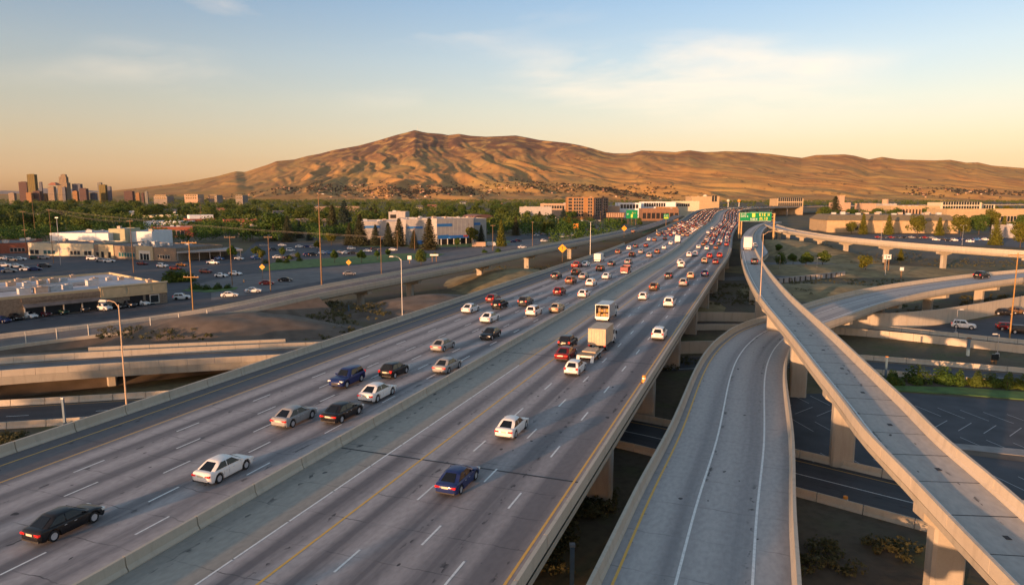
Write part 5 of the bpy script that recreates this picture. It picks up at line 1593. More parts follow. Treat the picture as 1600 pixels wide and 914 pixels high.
far_block('sunlit cream two-storey building right of the arcade', 1468, 1532, 341, 28, M_CREAM, 36, win=[(.05, .95, 12, 26, 14, 2)], units=4)
far_block('small cream annex beside the sunlit two-storey building', 1533, 1553, 340, 24.5, M_CREAM, 24, win=[(.1, .9, 12, 20, 4, 1)])
far_block('wide sunlit hotel-like block above the far highway traffic', 1213, 1254, 338, 34, M_BEIGE, 36, win=[(.04, .96, 14, 32, 12, 2)], units=3)
t, w, hb = far_block('beige church-like hall with a square tower amid trees', 1306, 1328, 338, 27, M_PINK, 30, name='tower_hall')
MB().box(w * .28, w * .62, 4, 14, hb, hb + 13).build('tower', M_PINK, t)
MB().box(w * .24, w * .66, 3.4, 14.6, hb + 13, hb + 14).build('tower_cap', M_BEIGE, t)
far_block('low terracotta store between tree clumps on the plain', 1346, 1373, 339, 26, M_PINK, 26, roof=M_ROOFT)
t, w, hb = far_block('pale industrial frame with a round tank by the arcade', 1378, 1400, 341, 26, M_GREYW, 20, name='industrial_plant')
MB().tube((w * .3, 6, hb), (w * .3, 6, hb + 8), 5, n=14).build('tank', M_PINK, t)
far_block('white carport shed at the picture edge behind the round trees', 1572, 1612, 372, 9.2, M_GREYW, 18, win=[(.35, .85, .5, 6.5, 2, 1, M_VOID)])
# --- downtown towers
def tower_mat(name, wall, glass, cell=(3.2, 3.4), fx=0.55, fz=0.55, rough=0.35):
    m, N, L, b = new_mat(name)
    tc = N.new('ShaderNodeTexCoord'); sep = N.new('ShaderNodeSeparateXYZ'); L.new(tc.outputs['Object'], sep.inputs[0])
    h = mth(N, L, 'ADD', sep.outputs[0], sep.outputs[1])
    a = mth(N, L, 'FRACT', mth(N, L, 'DIVIDE', h, cell[0])); z = mth(N, L, 'FRACT', mth(N, L, 'DIVIDE', sep.outputs[2], cell[1]))
    k = mth(N, L, 'MULTIPLY', mth(N, L, 'LESS_THAN', a, fx), mth(N, L, 'LESS_THAN', z, fz))
    L.new(mixc(N, L, k, wall, glass), b.inputs['Base Color'])
    L.new(rng_node(N, L, k, 0, 1, 0.8, rough + 0.25), b.inputs['Roughness'])
    b.inputs['Specular IOR Level'].default_value = 0.15
    return m
T_PURP = tower_mat('tower_plum', (0.098, 0.057, 0.053), (0.046, 0.035, 0.041))
T_GOLD = tower_mat('tower_gold_glass', (0.165, 0.128, 0.038), (0.083, 0.068, 0.030), (6, 4), .5, .9, .3)
T_PALE = tower_mat('tower_pale_stone', (0.277, 0.219, 0.162), (0.069, 0.057, 0.063), (4, 5), .45, .7)
T_BEIG = tower_mat('tower_beige', (0.265, 0.197, 0.115), (0.057, 0.063, 0.091), (5, 4), .4, .8)
T_NAVY = tower_mat('tower_blue_glass', (0.115, 0.126, 0.162), (0.028, 0.041, 0.075), (5, 4), .6, .7, .2)
T_ORNG = tower_mat('tower_orange_stone', (0.288, 0.156, 0.069), (0.091, 0.053, 0.041), (4, 4), .4, .6)
T_BLGL = tower_mat('tower_mixed_glass', (0.197, 0.184, 0.150), (0.046, 0.075, 0.115), (6, 4), .5, .8, .2)
def tower(label, tiers, roof=None, Y=2500.0):
    """tiers: (photo x0, x1, y_top, material, depth share, set back)"""
    x0, x1 = tiers[0][0], tiers[0][1]
    sx = lambda px: (px - 800) / FPX * Y * 0.9905
    z0 = float(zg(0, Y)) - 1
    t = tag(empty('office_tower', (sx((x0 + x1) / 2), Y, z0)), label, 'tower', 'downtown towers')
    for i, (a, b, y, m_, dep, back) in enumerate(tiers):
        h = CAM_H + (310.2 - y - 2.2) / FPX * Y - z0
        xa, xb = sx(a) - t.location.x, sx(b) - t.location.x
        dep *= 0.62
        xb = xa + (xb - xa) / (1 + 0.66 * dep)
        MB().box(xa, xb, back, back + (xb - xa) * dep, 0, h).build('tower_block', m_, t)
        MB().box(xa + (xb - xa) * .2, xb - (xb - xa) * .25, back + 4, back + (xb - xa) * dep * .7, h, h + 1.5).build('plant_room', m_, t)
    return t
tower('plum slab tower at the left end of the downtown skyline', [(31, 47.5, 283, T_PURP, .8, 0)], Y=2560)
tower('tallest gold glass tower of the downtown skyline with bright top', [(45, 61, 271.5, T_GOLD, .9, 0), (60.5, 66, 283, T_NAVY, .9, 8)])
tower('low dark block with a pale roof below the gold tower', [(52, 67, 297, T_PURP, 1, 0)], Y=2400)
tower('low orange block left of the dark block downtown', [(41, 52, 299.5, T_ORNG, 1, 0)], Y=2380)
tower('small pink block left of the round-topped stone tower', [(68, 75, 301, T_ORNG, 1, 0)], Y=2420)
t = tower('pale stone tower with a red-brown hipped crown', [(75.8, 89, 290, T_PALE, 1, 0)], Y=2420)
w_ = 13.2 / FPX * 2420
h_ = CAM_H + 20.2 / FPX * 2420 - t.location.z
v = [(-w_ / 2, 0, h_), (w_ / 2, 0, h_), (w_ / 2, w_, h_), (-w_ / 2, w_, h_), (-w_ * .2, w_ * .3, h_ + 9), (w_ * .2, w_ * .3, h_ + 9), (w_ * .2, w_ * .7, h_ + 9), (-w_ * .2, w_ * .7, h_ + 9)]
link('hipped_roof', mesh('hipped_roof', v, [(0, 1, 5, 4), (1, 2, 6, 5), (2, 3, 7, 6), (3, 0, 4, 7), (4, 5, 6, 7)], False, None, [M_ROOFT]), None, t)
tower('stepped beige skyscraper in the middle of downtown', [(91, 112, 284, T_BEIG, .9, 0), (94, 109, 275, T_BEIG, .9, 2), (96.5, 106.5, 271.6, T_BEIG, .9, 4), (100, 105, 291, T_NAVY, .4, -6)])
tower('navy glass tower behind the orange corner block', [(114, 131, 286, T_NAVY, .8, 0)], Y=2600)
tower('orange and plum striped corner block downtown', [(113.5, 124, 297, T_ORNG, 1, 0), (124, 139, 293, T_PURP, 1, 2)], Y=2420)
tower('blue and gold glass tower standing apart on the right of downtown', [(152.8, 161, 284, T_BLGL, 1, 4), (156, 170, 287.5, T_GOLD, .9, -2), (168, 175, 290, T_NAVY, 1, 3)])
tower('low grey block left of the lone glass tower', [(141, 153, 300, T_NAVY, 1, 0)], Y=2450)
tower('small plum block right of the lone glass tower', [(194, 211.5, 297, T_PURP, .8, 0)], Y=2350)
tower('small orange block attached to the plum block', [(212, 220, 300, T_ORNG, 1, 0)], Y=2350)
tower('slim white and blue block at the right end of downtown', [(221, 226, 300, T_PURP, 1, 0), (226, 232, 297.5, T_BLGL, 1, 2)], Y=2350)
tower('small pale block at the left picture edge below the ridge', [(13.5, 26, 300, T_PALE, 1, 0)], Y=2450)
for i, (a, b, y, m_, lab) in enumerate([(240, 261, 306, M_DULL, 'pale low block with a row of windows right of downtown'), (288, 309, 303, M_PINK, 'wide orange-lit block below the foot of the hill'), (326, 339, 304, M_DULL, 'pale block with dark windows below the hill'), (368, 379, 304.5, M_DULL, 'dark grey block under the long hill slope')]):
    Y_ = 2000 + 40 * (i % 3)
    sx = lambda px: (px - 800) / FPX * Y_ * .9905
    bldg('office_building', lab, (sx(a), Y_, 0), (sx(b), Y_, 0), 40, CAM_H + (308.5 - y) / FPX * Y_, m_, M_ROOFW, 1.0, win=[(.08, .92, 20, 34, 5, 2)], units=1, group='low blocks right of downtown')
# --- houses among the trees
def house(label, px, py, w, h, col, rz=0.0, roof=None):
    c = P(px, py)
    t = tag(empty('house', (c.x, c.y, float(zg(c.x, c.y))), rz), label, 'house', 'houses among the trees')
    d = w * .75
    MB().box(-w / 2, w / 2, 0, d, 0, h).build('wall', col, t)
    v = [(-w / 2 - .5, -.5, h), (w / 2 + .5, -.5, h), (w / 2 + .5, d + .5, h), (-w / 2 - .5, d + .5, h), (-w / 2 - .5, d / 2, h + d * .32), (w / 2 + .5, d / 2, h + d * .32)]
    link('roof', mesh('gable_roof', v, [(0, 1, 5, 4), (2, 3, 4, 5), (0, 4, 3), (1, 2, 5), (3, 2, 1, 0)], False, None, [roof or M_ROOFD]), None, t)
    for i in range(3):
        MB().box(-w / 2 + w * (i + .25) / 3, -w / 2 + w * (i + .75) / 3, -.06, .02, h * .35, h * .75).build('window', M_PANE, t)
    FOOT.append((c.x - w / 2, c.y, rz, w, d))
for i, (x, y, lab, m_, r_) in enumerate([(185, 350, 'white house peeping out between the round trees left of the stores', M_WHITEW, M_ROOFD), (210, 345, 'pale gabled house beside the beige two-storey store', M_CREAM, M_ROOFW), (265, 340, 'white gabled house above the beige store', M_WHITEW, M_ROOFD), (345, 338, 'pink gabled house deep in the tree belt', M_PINK, M_ROOFT), (387, 338, 'orange-roofed house in the tree belt above the light pole', M_PINK, M_ROOFT), (440, 345, 'white house with a blue-grey roof left of the tall pole', M_WHITEW, M_ROOFD), (455, 341, 'grey house behind the dark blue spruces', M_GREYW, M_ROOFD), (52, 352, 'white trailer-like house under the power lines', M_WHITEW, M_ROOFW), (675, 332, 'pink house in the trees behind the mall', M_PINK, M_ROOFT), (655, 334, 'cream house in the trees above the mall tower', M_CREAM, M_ROOFD), (780, 329, 'orange house near the tree tops right of the mall', M_PINK, M_ROOFT), (725, 327, 'small white house high in the tree belt behind the mall', M_WHITEW, M_ROOFD), (415, 352, 'dark-roofed house right of the brick hall', M_CREAM, M_ROOFD)]):
    house(lab, x, y, 14 + 3 * (i % 3), 7.5 + 1.5 * (i % 2), m_, random.uniform(-.5, .5), r_)

# ================================================================== LOTS, STREETS, BANKS
def sheet(name, px, mat_, dz, z=0.0, kerb=0.0, pts=None):
    q = [P(x, y, z) for x, y in px] if pts is None else [Vector(p) for p in pts]
    n = len(q)
    a = sum(q[i].x * q[(i + 1) % n].y - q[(i + 1) % n].x * q[i].y for i in range(n))
    if a < 0: q.reverse()
    if kerb:
        mb = MB(); mb.prism([(p.x, p.y) for p in q], z, z + kerb)
        o = mb.build(name, mat_)
    else:
        o = link(name, mesh(name, [(p.x, p.y, z + dz) for p in q], [tuple(range(n))]), mat_)
    return tag(o, kind='structure')
sheet('parking_lot', [(-220, 556), (-20, 533), (300, 484), (480, 452), (620, 430), (800, 396), (960, 362), (930, 350), (860, 360), (780, 372), (560, 381), (400, 378), (380, 396), (140, 396), (-120, 396)], M_ASPH, 0.02)
sheet('street', [(330, 470), (420, 455), (520, 436), (640, 416), (760, 396), (850, 380), (840, 372), (740, 386), (640, 404), (560, 414), (440, 424), (360, 432), (300, 446), (330, 455)], M_ASPH2, 0.035)
sheet('lawn', [(405, 424), (470, 419), (600, 410), (680, 402), (695, 397), (640, 396), (560, 400), (480, 406), (425, 411)], M_GRASS, 0, kerb=0.14)
sheet('lawn', [(284, 455), (330, 457), (368, 453), (372, 449), (340, 450), (300, 449)], M_GRASS, 0, kerb=0.13)
sheet('lawn', [(560, 386), (760, 386), (800, 379), (800, 376), (600, 380)], M_GRASS, 0.05)
sheet('verge', [(842, 383), (905, 373), (965, 361), (955, 355), (900, 366), (850, 376)], M_DRY, 0.06)
sheet('verge', [(1003, 366), (1048, 348), (1036, 345), (1010, 353)], M_GRASS, 0.05, z=6.5)
# right side
sheet('parking_lot', [(1195, 424), (1300, 421), (1330, 424), (1318, 414), (1280, 409), (1195, 410)], M_ASPH2, 0.02)
st_path = Path([P(1120, 437), P(1230, 431), (P(1310, 426)), P(1360, 420), P(1440, 424), P(1500, 429), P(1570, 436)])
ground_road('street', st_path, -5, 5, 0, st_path.len, M_ASPH2, (), 0.03)
lotR = sheet('parking_lot', [(1330, 516), (1420, 520), (1600, 534), (1680, 520), (1680, 478), (1600, 486), (1530, 500), (1450, 511), (1390, 515)], M_ASPH, 0.05)
sheet('parking_lot', [(1200, 372), (1380, 366), (1640, 368), (1700, 392), (1500, 383), (1380, 376)], M_ASPH, 0.03)
lotB = sheet('parking_lot', [(1150, 618), (1385, 612), (1600, 628), (1760, 640), (1900, 900), (1560, 830), (1460, 770), (1330, 742), (1230, 726), (1150, 716)], M_ASPH, 0.02)
sheet('lawn', [(1375, 603), (1500, 606), (1640, 616), (1640, 628), (1500, 617), (1380, 610)], M_GRASS, 0, kerb=0.13)
sheet('path', [(1475, 692), (1600, 703), (1700, 716), (1700, 726), (1600, 713), (1480, 700)], mat('pale_path_concrete', (.26, .25, .24), .9, .15, .6), 0, kerb=0.1)
sheet('verge', [(1485, 700), (1600, 712), (1700, 725), (1700, 735), (1600, 722), (1490, 708)], M_DIRT, 0.04)
def stall(parent, a, b):
    d = (b - a).normalized(); n = Vector((-d.y, d.x, 0)) * .06
    z = Vector((0, 0, .034))
    link('stall_line', mesh('stall_line', [a - n + z, b - n + z, b + n + z, a + n + z], [(0, 1, 2, 3)]), M_FADED, parent)
o_ = P(1430, 634); u_ = (P(1600, 650) - o_).normalized(); v_ = Vector((u_.y, -u_.x, 0))
for r_, (st0, sg) in enumerate(((0, 1), (6.5, -1), (14, 1), (27, 1), (33.5, -1))):
    for i in range(-8, 16):
        a = o_ + u_ * (i * 3.0) + v_ * st0
        stall(lotB, a, a + v_ * 4.6 + u_ * (2.6 * sg))
o_ = P(1470, 522); u_ = (P(1600, 530) - o_).normalized(); v_ = Vector((-u_.y, u_.x, 0))
for i in range(10): stall(lotR, o_ + u_ * (i * 2.9), o_ + u_ * (i * 2.9) + v_ * 4.8 + u_ * 1.5)
lot_s = bpy.data.objects['parking_lot']
d_ = (SBp - SA).normalized(); n_ = Vector((d_.y, -d_.x, 0))
for i in range(22):
    a = SBp - d_ * (4 + i * 3.0) + n_ * 1.2
    stall(lot_s, a, a + n_ * 5.0 + d_ * 1.6)
lotG = bpy.data.objects['parking_lot.001']
o_ = P(1212, 418); u_ = (P(1290, 415) - o_).normalized(); v_ = Vector((-u_.y, u_.x, 0))
for i in range(9): stall(lotG, o_ + u_ * (i * 3.2), o_ + u_ * (i * 3.2) + v_ * 9 - u_ * 3)

# banks of the low bridge and the bare soil mound beyond it
bank('embankment', B, 0, sB, -13.0, -5.2, 1.6, M_DIRT)
def mound(name, cx, cy, rx, ry, h, mat_, n=26):
    v, f = [], []
    for i in range(n + 1):
        for j in range(n + 1):
            u, w_ = -1 + 2 * i / n, -1 + 2 * j / n
            r = math.hypot(u, w_)
            z = h * max(0.0, 1 - r * r) ** 1.3
            x, y = cx + u * rx, cy + w_ * ry
            z *= 1 + .35 * float(fbm(np.array([x / 9.0]), np.array([y / 9.0]), 3)[0])
            v.append((x, y, z - 0.05))
    f = [(i * (n + 1) + j, (i + 1) * (n + 1) + j, (i + 1) * (n + 1) + j + 1, i * (n + 1) + j + 1) for i in range(n) for j in range(n)]
    return tag(link(name, mesh(name, v, f, True), mat_), kind='structure')
mound('soil_mound', -66, 158, 34, 20, 5.2, M_DIRT)
mound('soil_mound', -22, 196, 26, 26, 4.0, M_DIRT)
mound('grass_bank', 112, 232, 34, 26, 2.2, M_DRY)
mound('grass_bank', 150, 305, 60, 30, 2.0, M_DRY)
mound('grass_bank', 172, 420, 30, 90, 6.0, M_DRY)
mound('grass_bank', 250, 262, 70, 24, 2.4, M_DRY)
mound('grass_bank', 2, 262, 28, 40, 4.4, M_DRY)
mound('grass_bank', 40, 205, 24, 26, 2.6, M_DRY)
s0 = B.nearest((-88, 106, 0)); s1 = B.nearest((-48, 126, 0))
wall_run('low grey wall at the foot of the soil mound above the low bridge', B, -7.2, B.nearest((-72, 113, 0)), s1 + 6, 5.0, 1.5)
# panel wall of the right-hand lot
WP = Path([P(1290, 513), P(1380, 514), P(1450, 509), P(1520, 498), P(1600, 483), P(1700, 466)])
wall_run('tall panelled retaining wall behind the lot with the white car', WP, 0, 0, WP.len, 5.2, 4.0, .4)
# slotted low wall
SW = Path([P(1214, 443), P(1260, 438), P(1320, 431.5)])
t = tag(empty('slotted_wall', SW.at(0)), 'low grey wall with dark slots beside the dry verge', 'wall')
for i in range(13):
    a = SW.len * i / 13
    me = sweep_mesh('wall_panel', SW, [(.2, 0), (.2, 1.8), (-.2, 1.8), (-.2, 0)], a + 1.1, a + SW.len / 13 - .1, 2, True, True); me.transform(Matrix.Translation(-Vector(t.location)))
    link('wall_panel', me, M_GREYW, t)
me = sweep_mesh('coping', SW, [(.28, 1.8), (.28, 2.0), (-.28, 2.0), (-.28, 1.8)], 0, SW.len, 3, True, True); me.transform(Matrix.Translation(-Vector(t.location))); link('coping', me, M_GREYW, t)
me = sweep_mesh('back_wall', SW, [(-.3, 0), (-.3, 1.7), (-.5, 1.7), (-.5, 0)], 0, SW.len, 3, True, True); me.transform(Matrix.Translation(-Vector(t.location))); link('back_wall', me, M_VOID, t)  # near-black sheet behind the panels paints the dark into the slots

# ================================================================== VEGETATION
def leaf_mat(name, a, b_, c):
    m, N, L, b = new_mat(name)
    b.inputs['Roughness'].default_value = 0.7
    b.inputs['Specular IOR Level'].default_value = 0.2
    at = N.new('ShaderNodeAttribute'); at.attribute_name = 'tone'
    oi = N.new('ShaderNodeObjectInfo')
    c1 = mixc(N, L, at.outputs['Fac'], a, b_)
    c2 = mixc(N, L, mth(N, L, 'MULTIPLY', oi.outputs['Random'], 0.75), c1, c)
    L.new(c2, b.inputs['Base Color'])
    # a little light passes through the leaves
    tr = N.new('ShaderNodeBsdfTranslucent'); L.new(c2, tr.inputs[0])
    mx = N.new('ShaderNodeMixShader'); mx.inputs[0].default_value = 0.25
    out = N['Material Output'] if 'Material Output' in N else N.new('ShaderNodeOutputMaterial')
    L.new(b.outputs[0], mx.inputs[1]); L.new(tr.outputs[0], mx.inputs[2]); L.new(mx.outputs[0], out.inputs[0])
    return m
M_LEAF = leaf_mat('green_leaves', (.026, .062, .012), (.078, .145, .022), (.095, .115, .019))
M_LEAFY = leaf_mat('yellow_green_leaves', (.07, .085, .012), (.16, .15, .02), (.12, .13, .02))
M_NEEDLE = leaf_mat('spruce_needles', (.035, .05, .028), (.08, .09, .048), (.08, .07, .03))
M_NEEDLEB = leaf_mat('blue_spruce_needles', (.024, .05, .05), (.055, .09, .085), (.045, .065, .05))
M_SAGE = leaf_mat('sage_leaves', (.045, .052, .026), (.11, .115, .055), (.14, .11, .04))
M_BARK = mat('bark', (.075, .055, .04), .9, .25, 3)

def leaves_mesh(name, P0, nrm, size, m_, seed, jitter=0.6):
    """one quad per point, roughly facing along nrm"""
    g = np.random.default_rng(seed)
    n = len(P0)
    d = nrm + g.normal(0, jitter, (n, 3)); d /= np.linalg.norm(d, axis=1)[:, None] + 1e-9
    up = g.normal(0, 1, (n, 3))
    u = np.cross(d, up); u /= np.linalg.norm(u, axis=1)[:, None] + 1e-9
    v = np.cross(d, u)
    s = (size * g.uniform(.6, 1.3, n))[:, None]
    a = g.uniform(.5, .9, n)[:, None]
    q = np.stack([P0 - u * s, P0 - v * s * a, P0 + u * s, P0 + v * s * a], 1).reshape(-1, 3)
    me = bpy.data.meshes.new(name)
    me.vertices.add(4 * n); me.vertices.foreach_set('co', q.ravel())
    me.loops.add(4 * n); me.loops.foreach_set('vertex_index', np.arange(4 * n, dtype=np.int32))
    me.polygons.add(n); me.polygons.foreach_set('loop_start', np.arange(0, 4 * n, 4, dtype=np.int32))
    me.update(calc_edges=True)
    at = me.attributes.new('tone', 'FLOAT', 'POINT')
    at.data.foreach_set('value', np.repeat(np.clip(g.normal(.5, .28, n), 0, 1), 4).astype(np.float32))
    me.materials.append(m_)
    return me

def broad_points(seed, n, wr=.36, h0=.22, blobs=13):
    g = np.random.default_rng(seed)
    cs, rs = [], []
    for i in range(blobs):
        a = g.uniform(0, 2 * np.pi); z = g.uniform(h0 + .14, .84)
        env = math.sin(np.pi * np.clip((z - h0 + .1) / (1.08 - h0), 0, 1)) ** .7
        r = wr * env * g.uniform(.15, .8)
        cs.append((r * math.cos(a), r * math.sin(a), z)); rs.append(wr * g.uniform(.33, .56))
    cs.append((0, 0, .62)); rs.append(wr * .75)
    cs, rs = np.array(cs), np.array(rs)
    k = g.choice(len(cs), n, p=rs ** 2 / (rs ** 2).sum())
    d = g.normal(0, 1, (n, 3)); d /= np.linalg.norm(d, axis=1)[:, None]
    rad = g.uniform(.55, 1.05, n) ** .5
    p = cs[k] + d * (rs[k] * rad)[:, None] * np.array([1, 1, .82])
    keep = (p[:, 2] > h0 * .8)
    # drop points buried deep in another blob so the crown keeps gaps
    return p[keep], d[keep]

def trunk_mesh(h, r, limbs, seed):
    g = random.Random(seed)
    mb = MB()
    mb.tube((0, 0, -.01), (g.uniform(-.01, .01), 0, h * .55), r, r * .62, 7)
    mb.tube((0, 0, h * .55), (g.uniform(-.03, .03), g.uniform(-.03, .03), h), r * .62, r * .25, 6)
    for i in range(limbs):
        a = 2 * math.pi * i / limbs + g.uniform(-.4, .4); z = h * g.uniform(.45, .8)
        mb.tube((0, 0, z), (.2 * math.cos(a), .2 * math.sin(a), z + g.uniform(.12, .24)), r * .45, r * .12, 5)
    return mb.mesh('trunk', [M_BARK])

TREES = {}
for i in range(5):
    p, d = broad_points(100 + i, 2300, wr=(.36, .42, .31, .45, .38)[i], h0=(.2, .16, .22, .18, .14)[i], blobs=(14, 17, 11, 18, 15)[i])
    TREES['broad%d' % i] = (leaves_mesh('crown', p, d, .030, M_LEAF, 200 + i), trunk_mesh(.6, .022, 5, i))
p, d = broad_points(111, 1300, wr=.30, h0=.28, blobs=9); TREES['young0'] = (leaves_mesh('crown', p, d, .04, M_LEAF, 211), trunk_mesh(.55, .02, 4, 11))
p, d = broad_points(112, 1300, wr=.34, h0=.24, blobs=9); TREES['yellow0'] = (leaves_mesh('crown', p, d, .04, M_LEAFY, 212), trunk_mesh(.55, .02, 4, 12))
p, d = broad_points(113, 2000, wr=.42, h0=.16, blobs=15); TREES['yellow1'] = (leaves_mesh('crown', p, d, .033, M_LEAFY, 213), trunk_mesh(.55, .022, 5, 13))
def spruce(seed, n, wr, m_):
    g = np.random.default_rng(seed)
    lv = 17
    pts, nr = [], []
    for j in range(lv):
        z = .06 + .93 * j / lv
        R_ = wr * (1 - z) ** .85 + .012
        nb = max(5, int(15 * (1 - z) + 5))
        for b in range(nb):
            a = 2 * np.pi * (b + g.uniform(-.3, .3)) / nb + j * .7
            m = max(4, int(n / lv / nb * (1.5 - z)))
            t = g.uniform(.15, 1.0, m) * g.uniform(.82, 1.1)
            rr = R_ * t
            x, y = rr * np.cos(a + g.normal(0, .10, m)), rr * np.sin(a + g.normal(0, .10, m))
            zz = z - .07 * t * (1 - z) * 1.2 + g.normal(0, .008, m)
            pts.append(np.stack([x, y, zz], 1)); nr.append(np.stack([np.cos(a) * .4 + 0 * t, np.sin(a) * .4 + 0 * t, .8 + 0 * t], 1))
    return np.concatenate(pts), np.concatenate(nr)
for i, (wr, m_) in enumerate(((.30, M_NEEDLE), (.35, M_NEEDLE), (.32, M_NEEDLEB))):
    p, d = spruce(300 + i, 5200, wr, m_)
    TREES['spruce%d' % i] = (leaves_mesh('crown', p, d, .027, m_, 310 + i, .35), trunk_mesh(.9, .014, 0, 30 + i))
p, d = spruce(320, 2200, .30, M_LEAFY); TREES['cedar0'] = (leaves_mesh('crown', p, d, .034, M_LEAFY, 321, .6), trunk_mesh(.8, .016, 0, 40))
g_ = np.random.default_rng(5)
for i in range(3):
    n = 1100
    d = g_.normal(0, 1, (n, 3)); d[:, 2] = np.abs(d[:, 2]); d /= np.linalg.norm(d, axis=1)[:, None]
    p = d * (g_.uniform(.5, 1.05, n) ** .6)[:, None] * np.array([.62, .62, .9]) * (1 + .3 * np.sin(d[:, :1] * 5 + i))
    TREES['bush%d' % i] = (leaves_mesh('foliage', p, d, .075, M_LEAF, 400 + i, .45), None)

def tree(kind, loc, h, label, group, name=None, wide=1.0):
    cm, tm = TREES[kind]
    nm = name or ('spruce_tree' if kind.startswith('spruce') else 'bush' if kind.startswith('bush') else 'tree')
    t = empty(nm, loc, random.uniform(0, 6.28))
    t.scale = (h * wide, h * wide, h)
    link('crown' if tm else 'foliage', cm, None, t)
    if tm: link('trunk', tm, None, t)
    return tag(t, label, {'spruce_tree': 'tree', 'bush': 'bush'}.get(nm, 'tree'), group)
def tree_px(kind, x, yb, yt, label, group, wide=1.0):
    c = P(x, yb)
    z = float(zg(c.x, c.y))
    d = math.hypot(c.x, c.y)
    h = max(1.0, (yb - yt) / FPX * d * 1.02)
    return tree(kind, (c.x, c.y, z - .05), h, label, group, None, wide)

SPR = [(450, 378, 339, 'spruce1', 1), (468, 372, 346, 'spruce2', 1), (484, 376, 354, 'spruce2', .9), (520, 366, 321, 'spruce0', 1), (539, 366, 315, 'spruce2', 1.05), (526, 369, 343, 'spruce1', 1), (546, 383, 349, 'spruce1', .95), (563, 384, 335, 'spruce0', 1.05), (587, 384, 351, 'spruce1', 1), (607, 385, 348, 'spruce0', 1), (624, 385, 341, 'spruce0', 1.05), (647, 388, 360, 'spruce1', 1), (671, 390, 340, 'spruce0', 1.1), (752, 378, 351, 'spruce1', .8), (806, 368, 338, 'spruce0', .9), (880, 349, 325, 'spruce2', 1.1), (843, 356, 330, 'spruce0', 1), (428, 377, 352, 'spruce1', .9)]
for i, (x, yb, yt, k, wd) in enumerate(sorted(SPR)):
    tree_px(k, x, yb, yt, f'{"blue-grey" if k == "spruce2" else "dark olive"} spruce, {ORD[i]} from the left in the conifer row before the mall', 'spruces around the mall', wd)
for x, yb, yt, k, lab, wd in [
 (428, 375, 332, 'broad1', 'large bright green tree left of the spruces near the grey office', 1.1), (518, 383, 362, 'yellow0', 'yellow-green small tree in front of the dark spruces', 1.15), (441, 404, 385, 'young0', 'young round tree in the parking lot by the hedges', 1.1), (465, 408, 393, 'young0', 'slim young tree beside the clipped hedge', .9),
 (523, 411, 389, 'young0', 'young tree on the lawn near the yellow diamond sign', 1.0), (565, 411, 389, 'young0', 'round young tree on the lawn right of the yellow sign', 1.1), (590, 406, 390, 'young0', 'leafy young tree at the lawn edge by the utility pole', 1.2), (607, 404, 387, 'young0', 'young tree below the curved lamp on the lawn', 1.1), (496, 393, 375, 'young0', 'small tree in the lot beside the tall light pole', 1.0),
 (658, 414, 390, 'broad3', 'wide low tree beside the street at the end of the lawn', 1.1), (714, 388, 370, 'young0', 'small light green tree before the mall entrance', 1.2), (738, 384, 352, 'yellow0', 'golden tree at the end of the mall', .9), (783, 385, 343, 'cedar0', 'tall golden conifer right of the mall', .8), (410, 408, 390, 'yellow0', 'olive young tree by the utility pole at the lot corner', 1.1), (363, 408, 383, 'young0', 'small tree in front of the canopy beside a pole', .9), (401, 404, 384, 'young0', 'round tree at the right end of the canopy', 1.2)]:
    tree_px(k, x, yb, yt, lab, 'trees in the left lots', wd)
for x, yb, yt, k, lab, wd in [
 (1218, 417, 396, 'broad3', 'dense round tree at the left of the small striped lot', .95), (1239, 415, 396, 'broad0', 'small dark tree second in the striped lot', 1), (1259, 421, 393, 'young0', 'bright green tree third in the striped lot', 1.2), (1285, 419, 391, 'young0', 'bright green tree at the right of the striped lot', 1.2), (1352, 427, 400, 'yellow0', 'lone yellow tree at the bend of the street', 1.15), (1407, 407, 390, 'cedar0', 'small amber conifer under the upper ramp', 1.1), (1216, 398, 379, 'broad2', 'dark slender tree above the striped lot', .9),
 (1300, 362, 340, 'yellow1', 'broad amber tree at the left corner of the beige warehouse', 1.1), (1330, 366, 348, 'yellow1', 'low amber tree beside the tall conifer by the warehouse', 1.2), (1348, 366, 337, 'cedar0', 'tall amber conifer before the warehouse doors', .9), (1388, 367, 339, 'cedar0', 'rounded amber conifer before the warehouse middle', 1), (1433, 368, 340, 'yellow1', 'wide amber tree with long shadow on the warehouse', 1), (1467, 368, 344, 'cedar0', 'small pointed amber tree before the warehouse', 1.1), (1501, 369, 341, 'yellow1', 'broad amber tree at the right end of the warehouse', 1.15),
 (1529, 367, 339, 'broad1', 'green tree right of the broad amber tree', 1), (1547, 363, 333, 'yellow1', 'tall amber tree behind the parking lot', .9), (1555, 383, 351, 'cedar0', 'big amber conifer at the ramp edge by the lot', 1.05), (1567, 369, 343, 'cedar0', 'dark amber conifer behind the big one', .8), (1594, 387, 354, 'yellow1', 'large amber tree cut by the picture edge', 1), (1598, 356, 338, 'broad1', 'green tree cut by the picture edge behind the carport', 1), (1304, 342, 311, 'spruce0', 'tall dark conifer group top above the warehouse corner', 1.3), (1290, 348, 326, 'broad3', 'dark green tree beside the far highway bridge', 1.2)]:
    tree_px(k, x, yb, yt, lab, 'trees on the right', wd)
for i, (x, y, s_) in enumerate([(1368, 594, 2.0), (1395, 592, 2.2), (1432, 590, 2.7), (1475, 590, 2.6), (1497, 592, 2.2), (1525, 594, 2.2), (1550, 595, 2.0), (1573, 597, 2.3), (1598, 599, 2.1), (1625, 601, 2.1)]):
    c = P(x, y + 8)
    tree('bush%d' % (i % 3), (c.x, c.y, .05), s_, f'round green bush, {ORD[i]} from the left in the row beside the lower road', 'bushes along the lower road', wide=1.15)
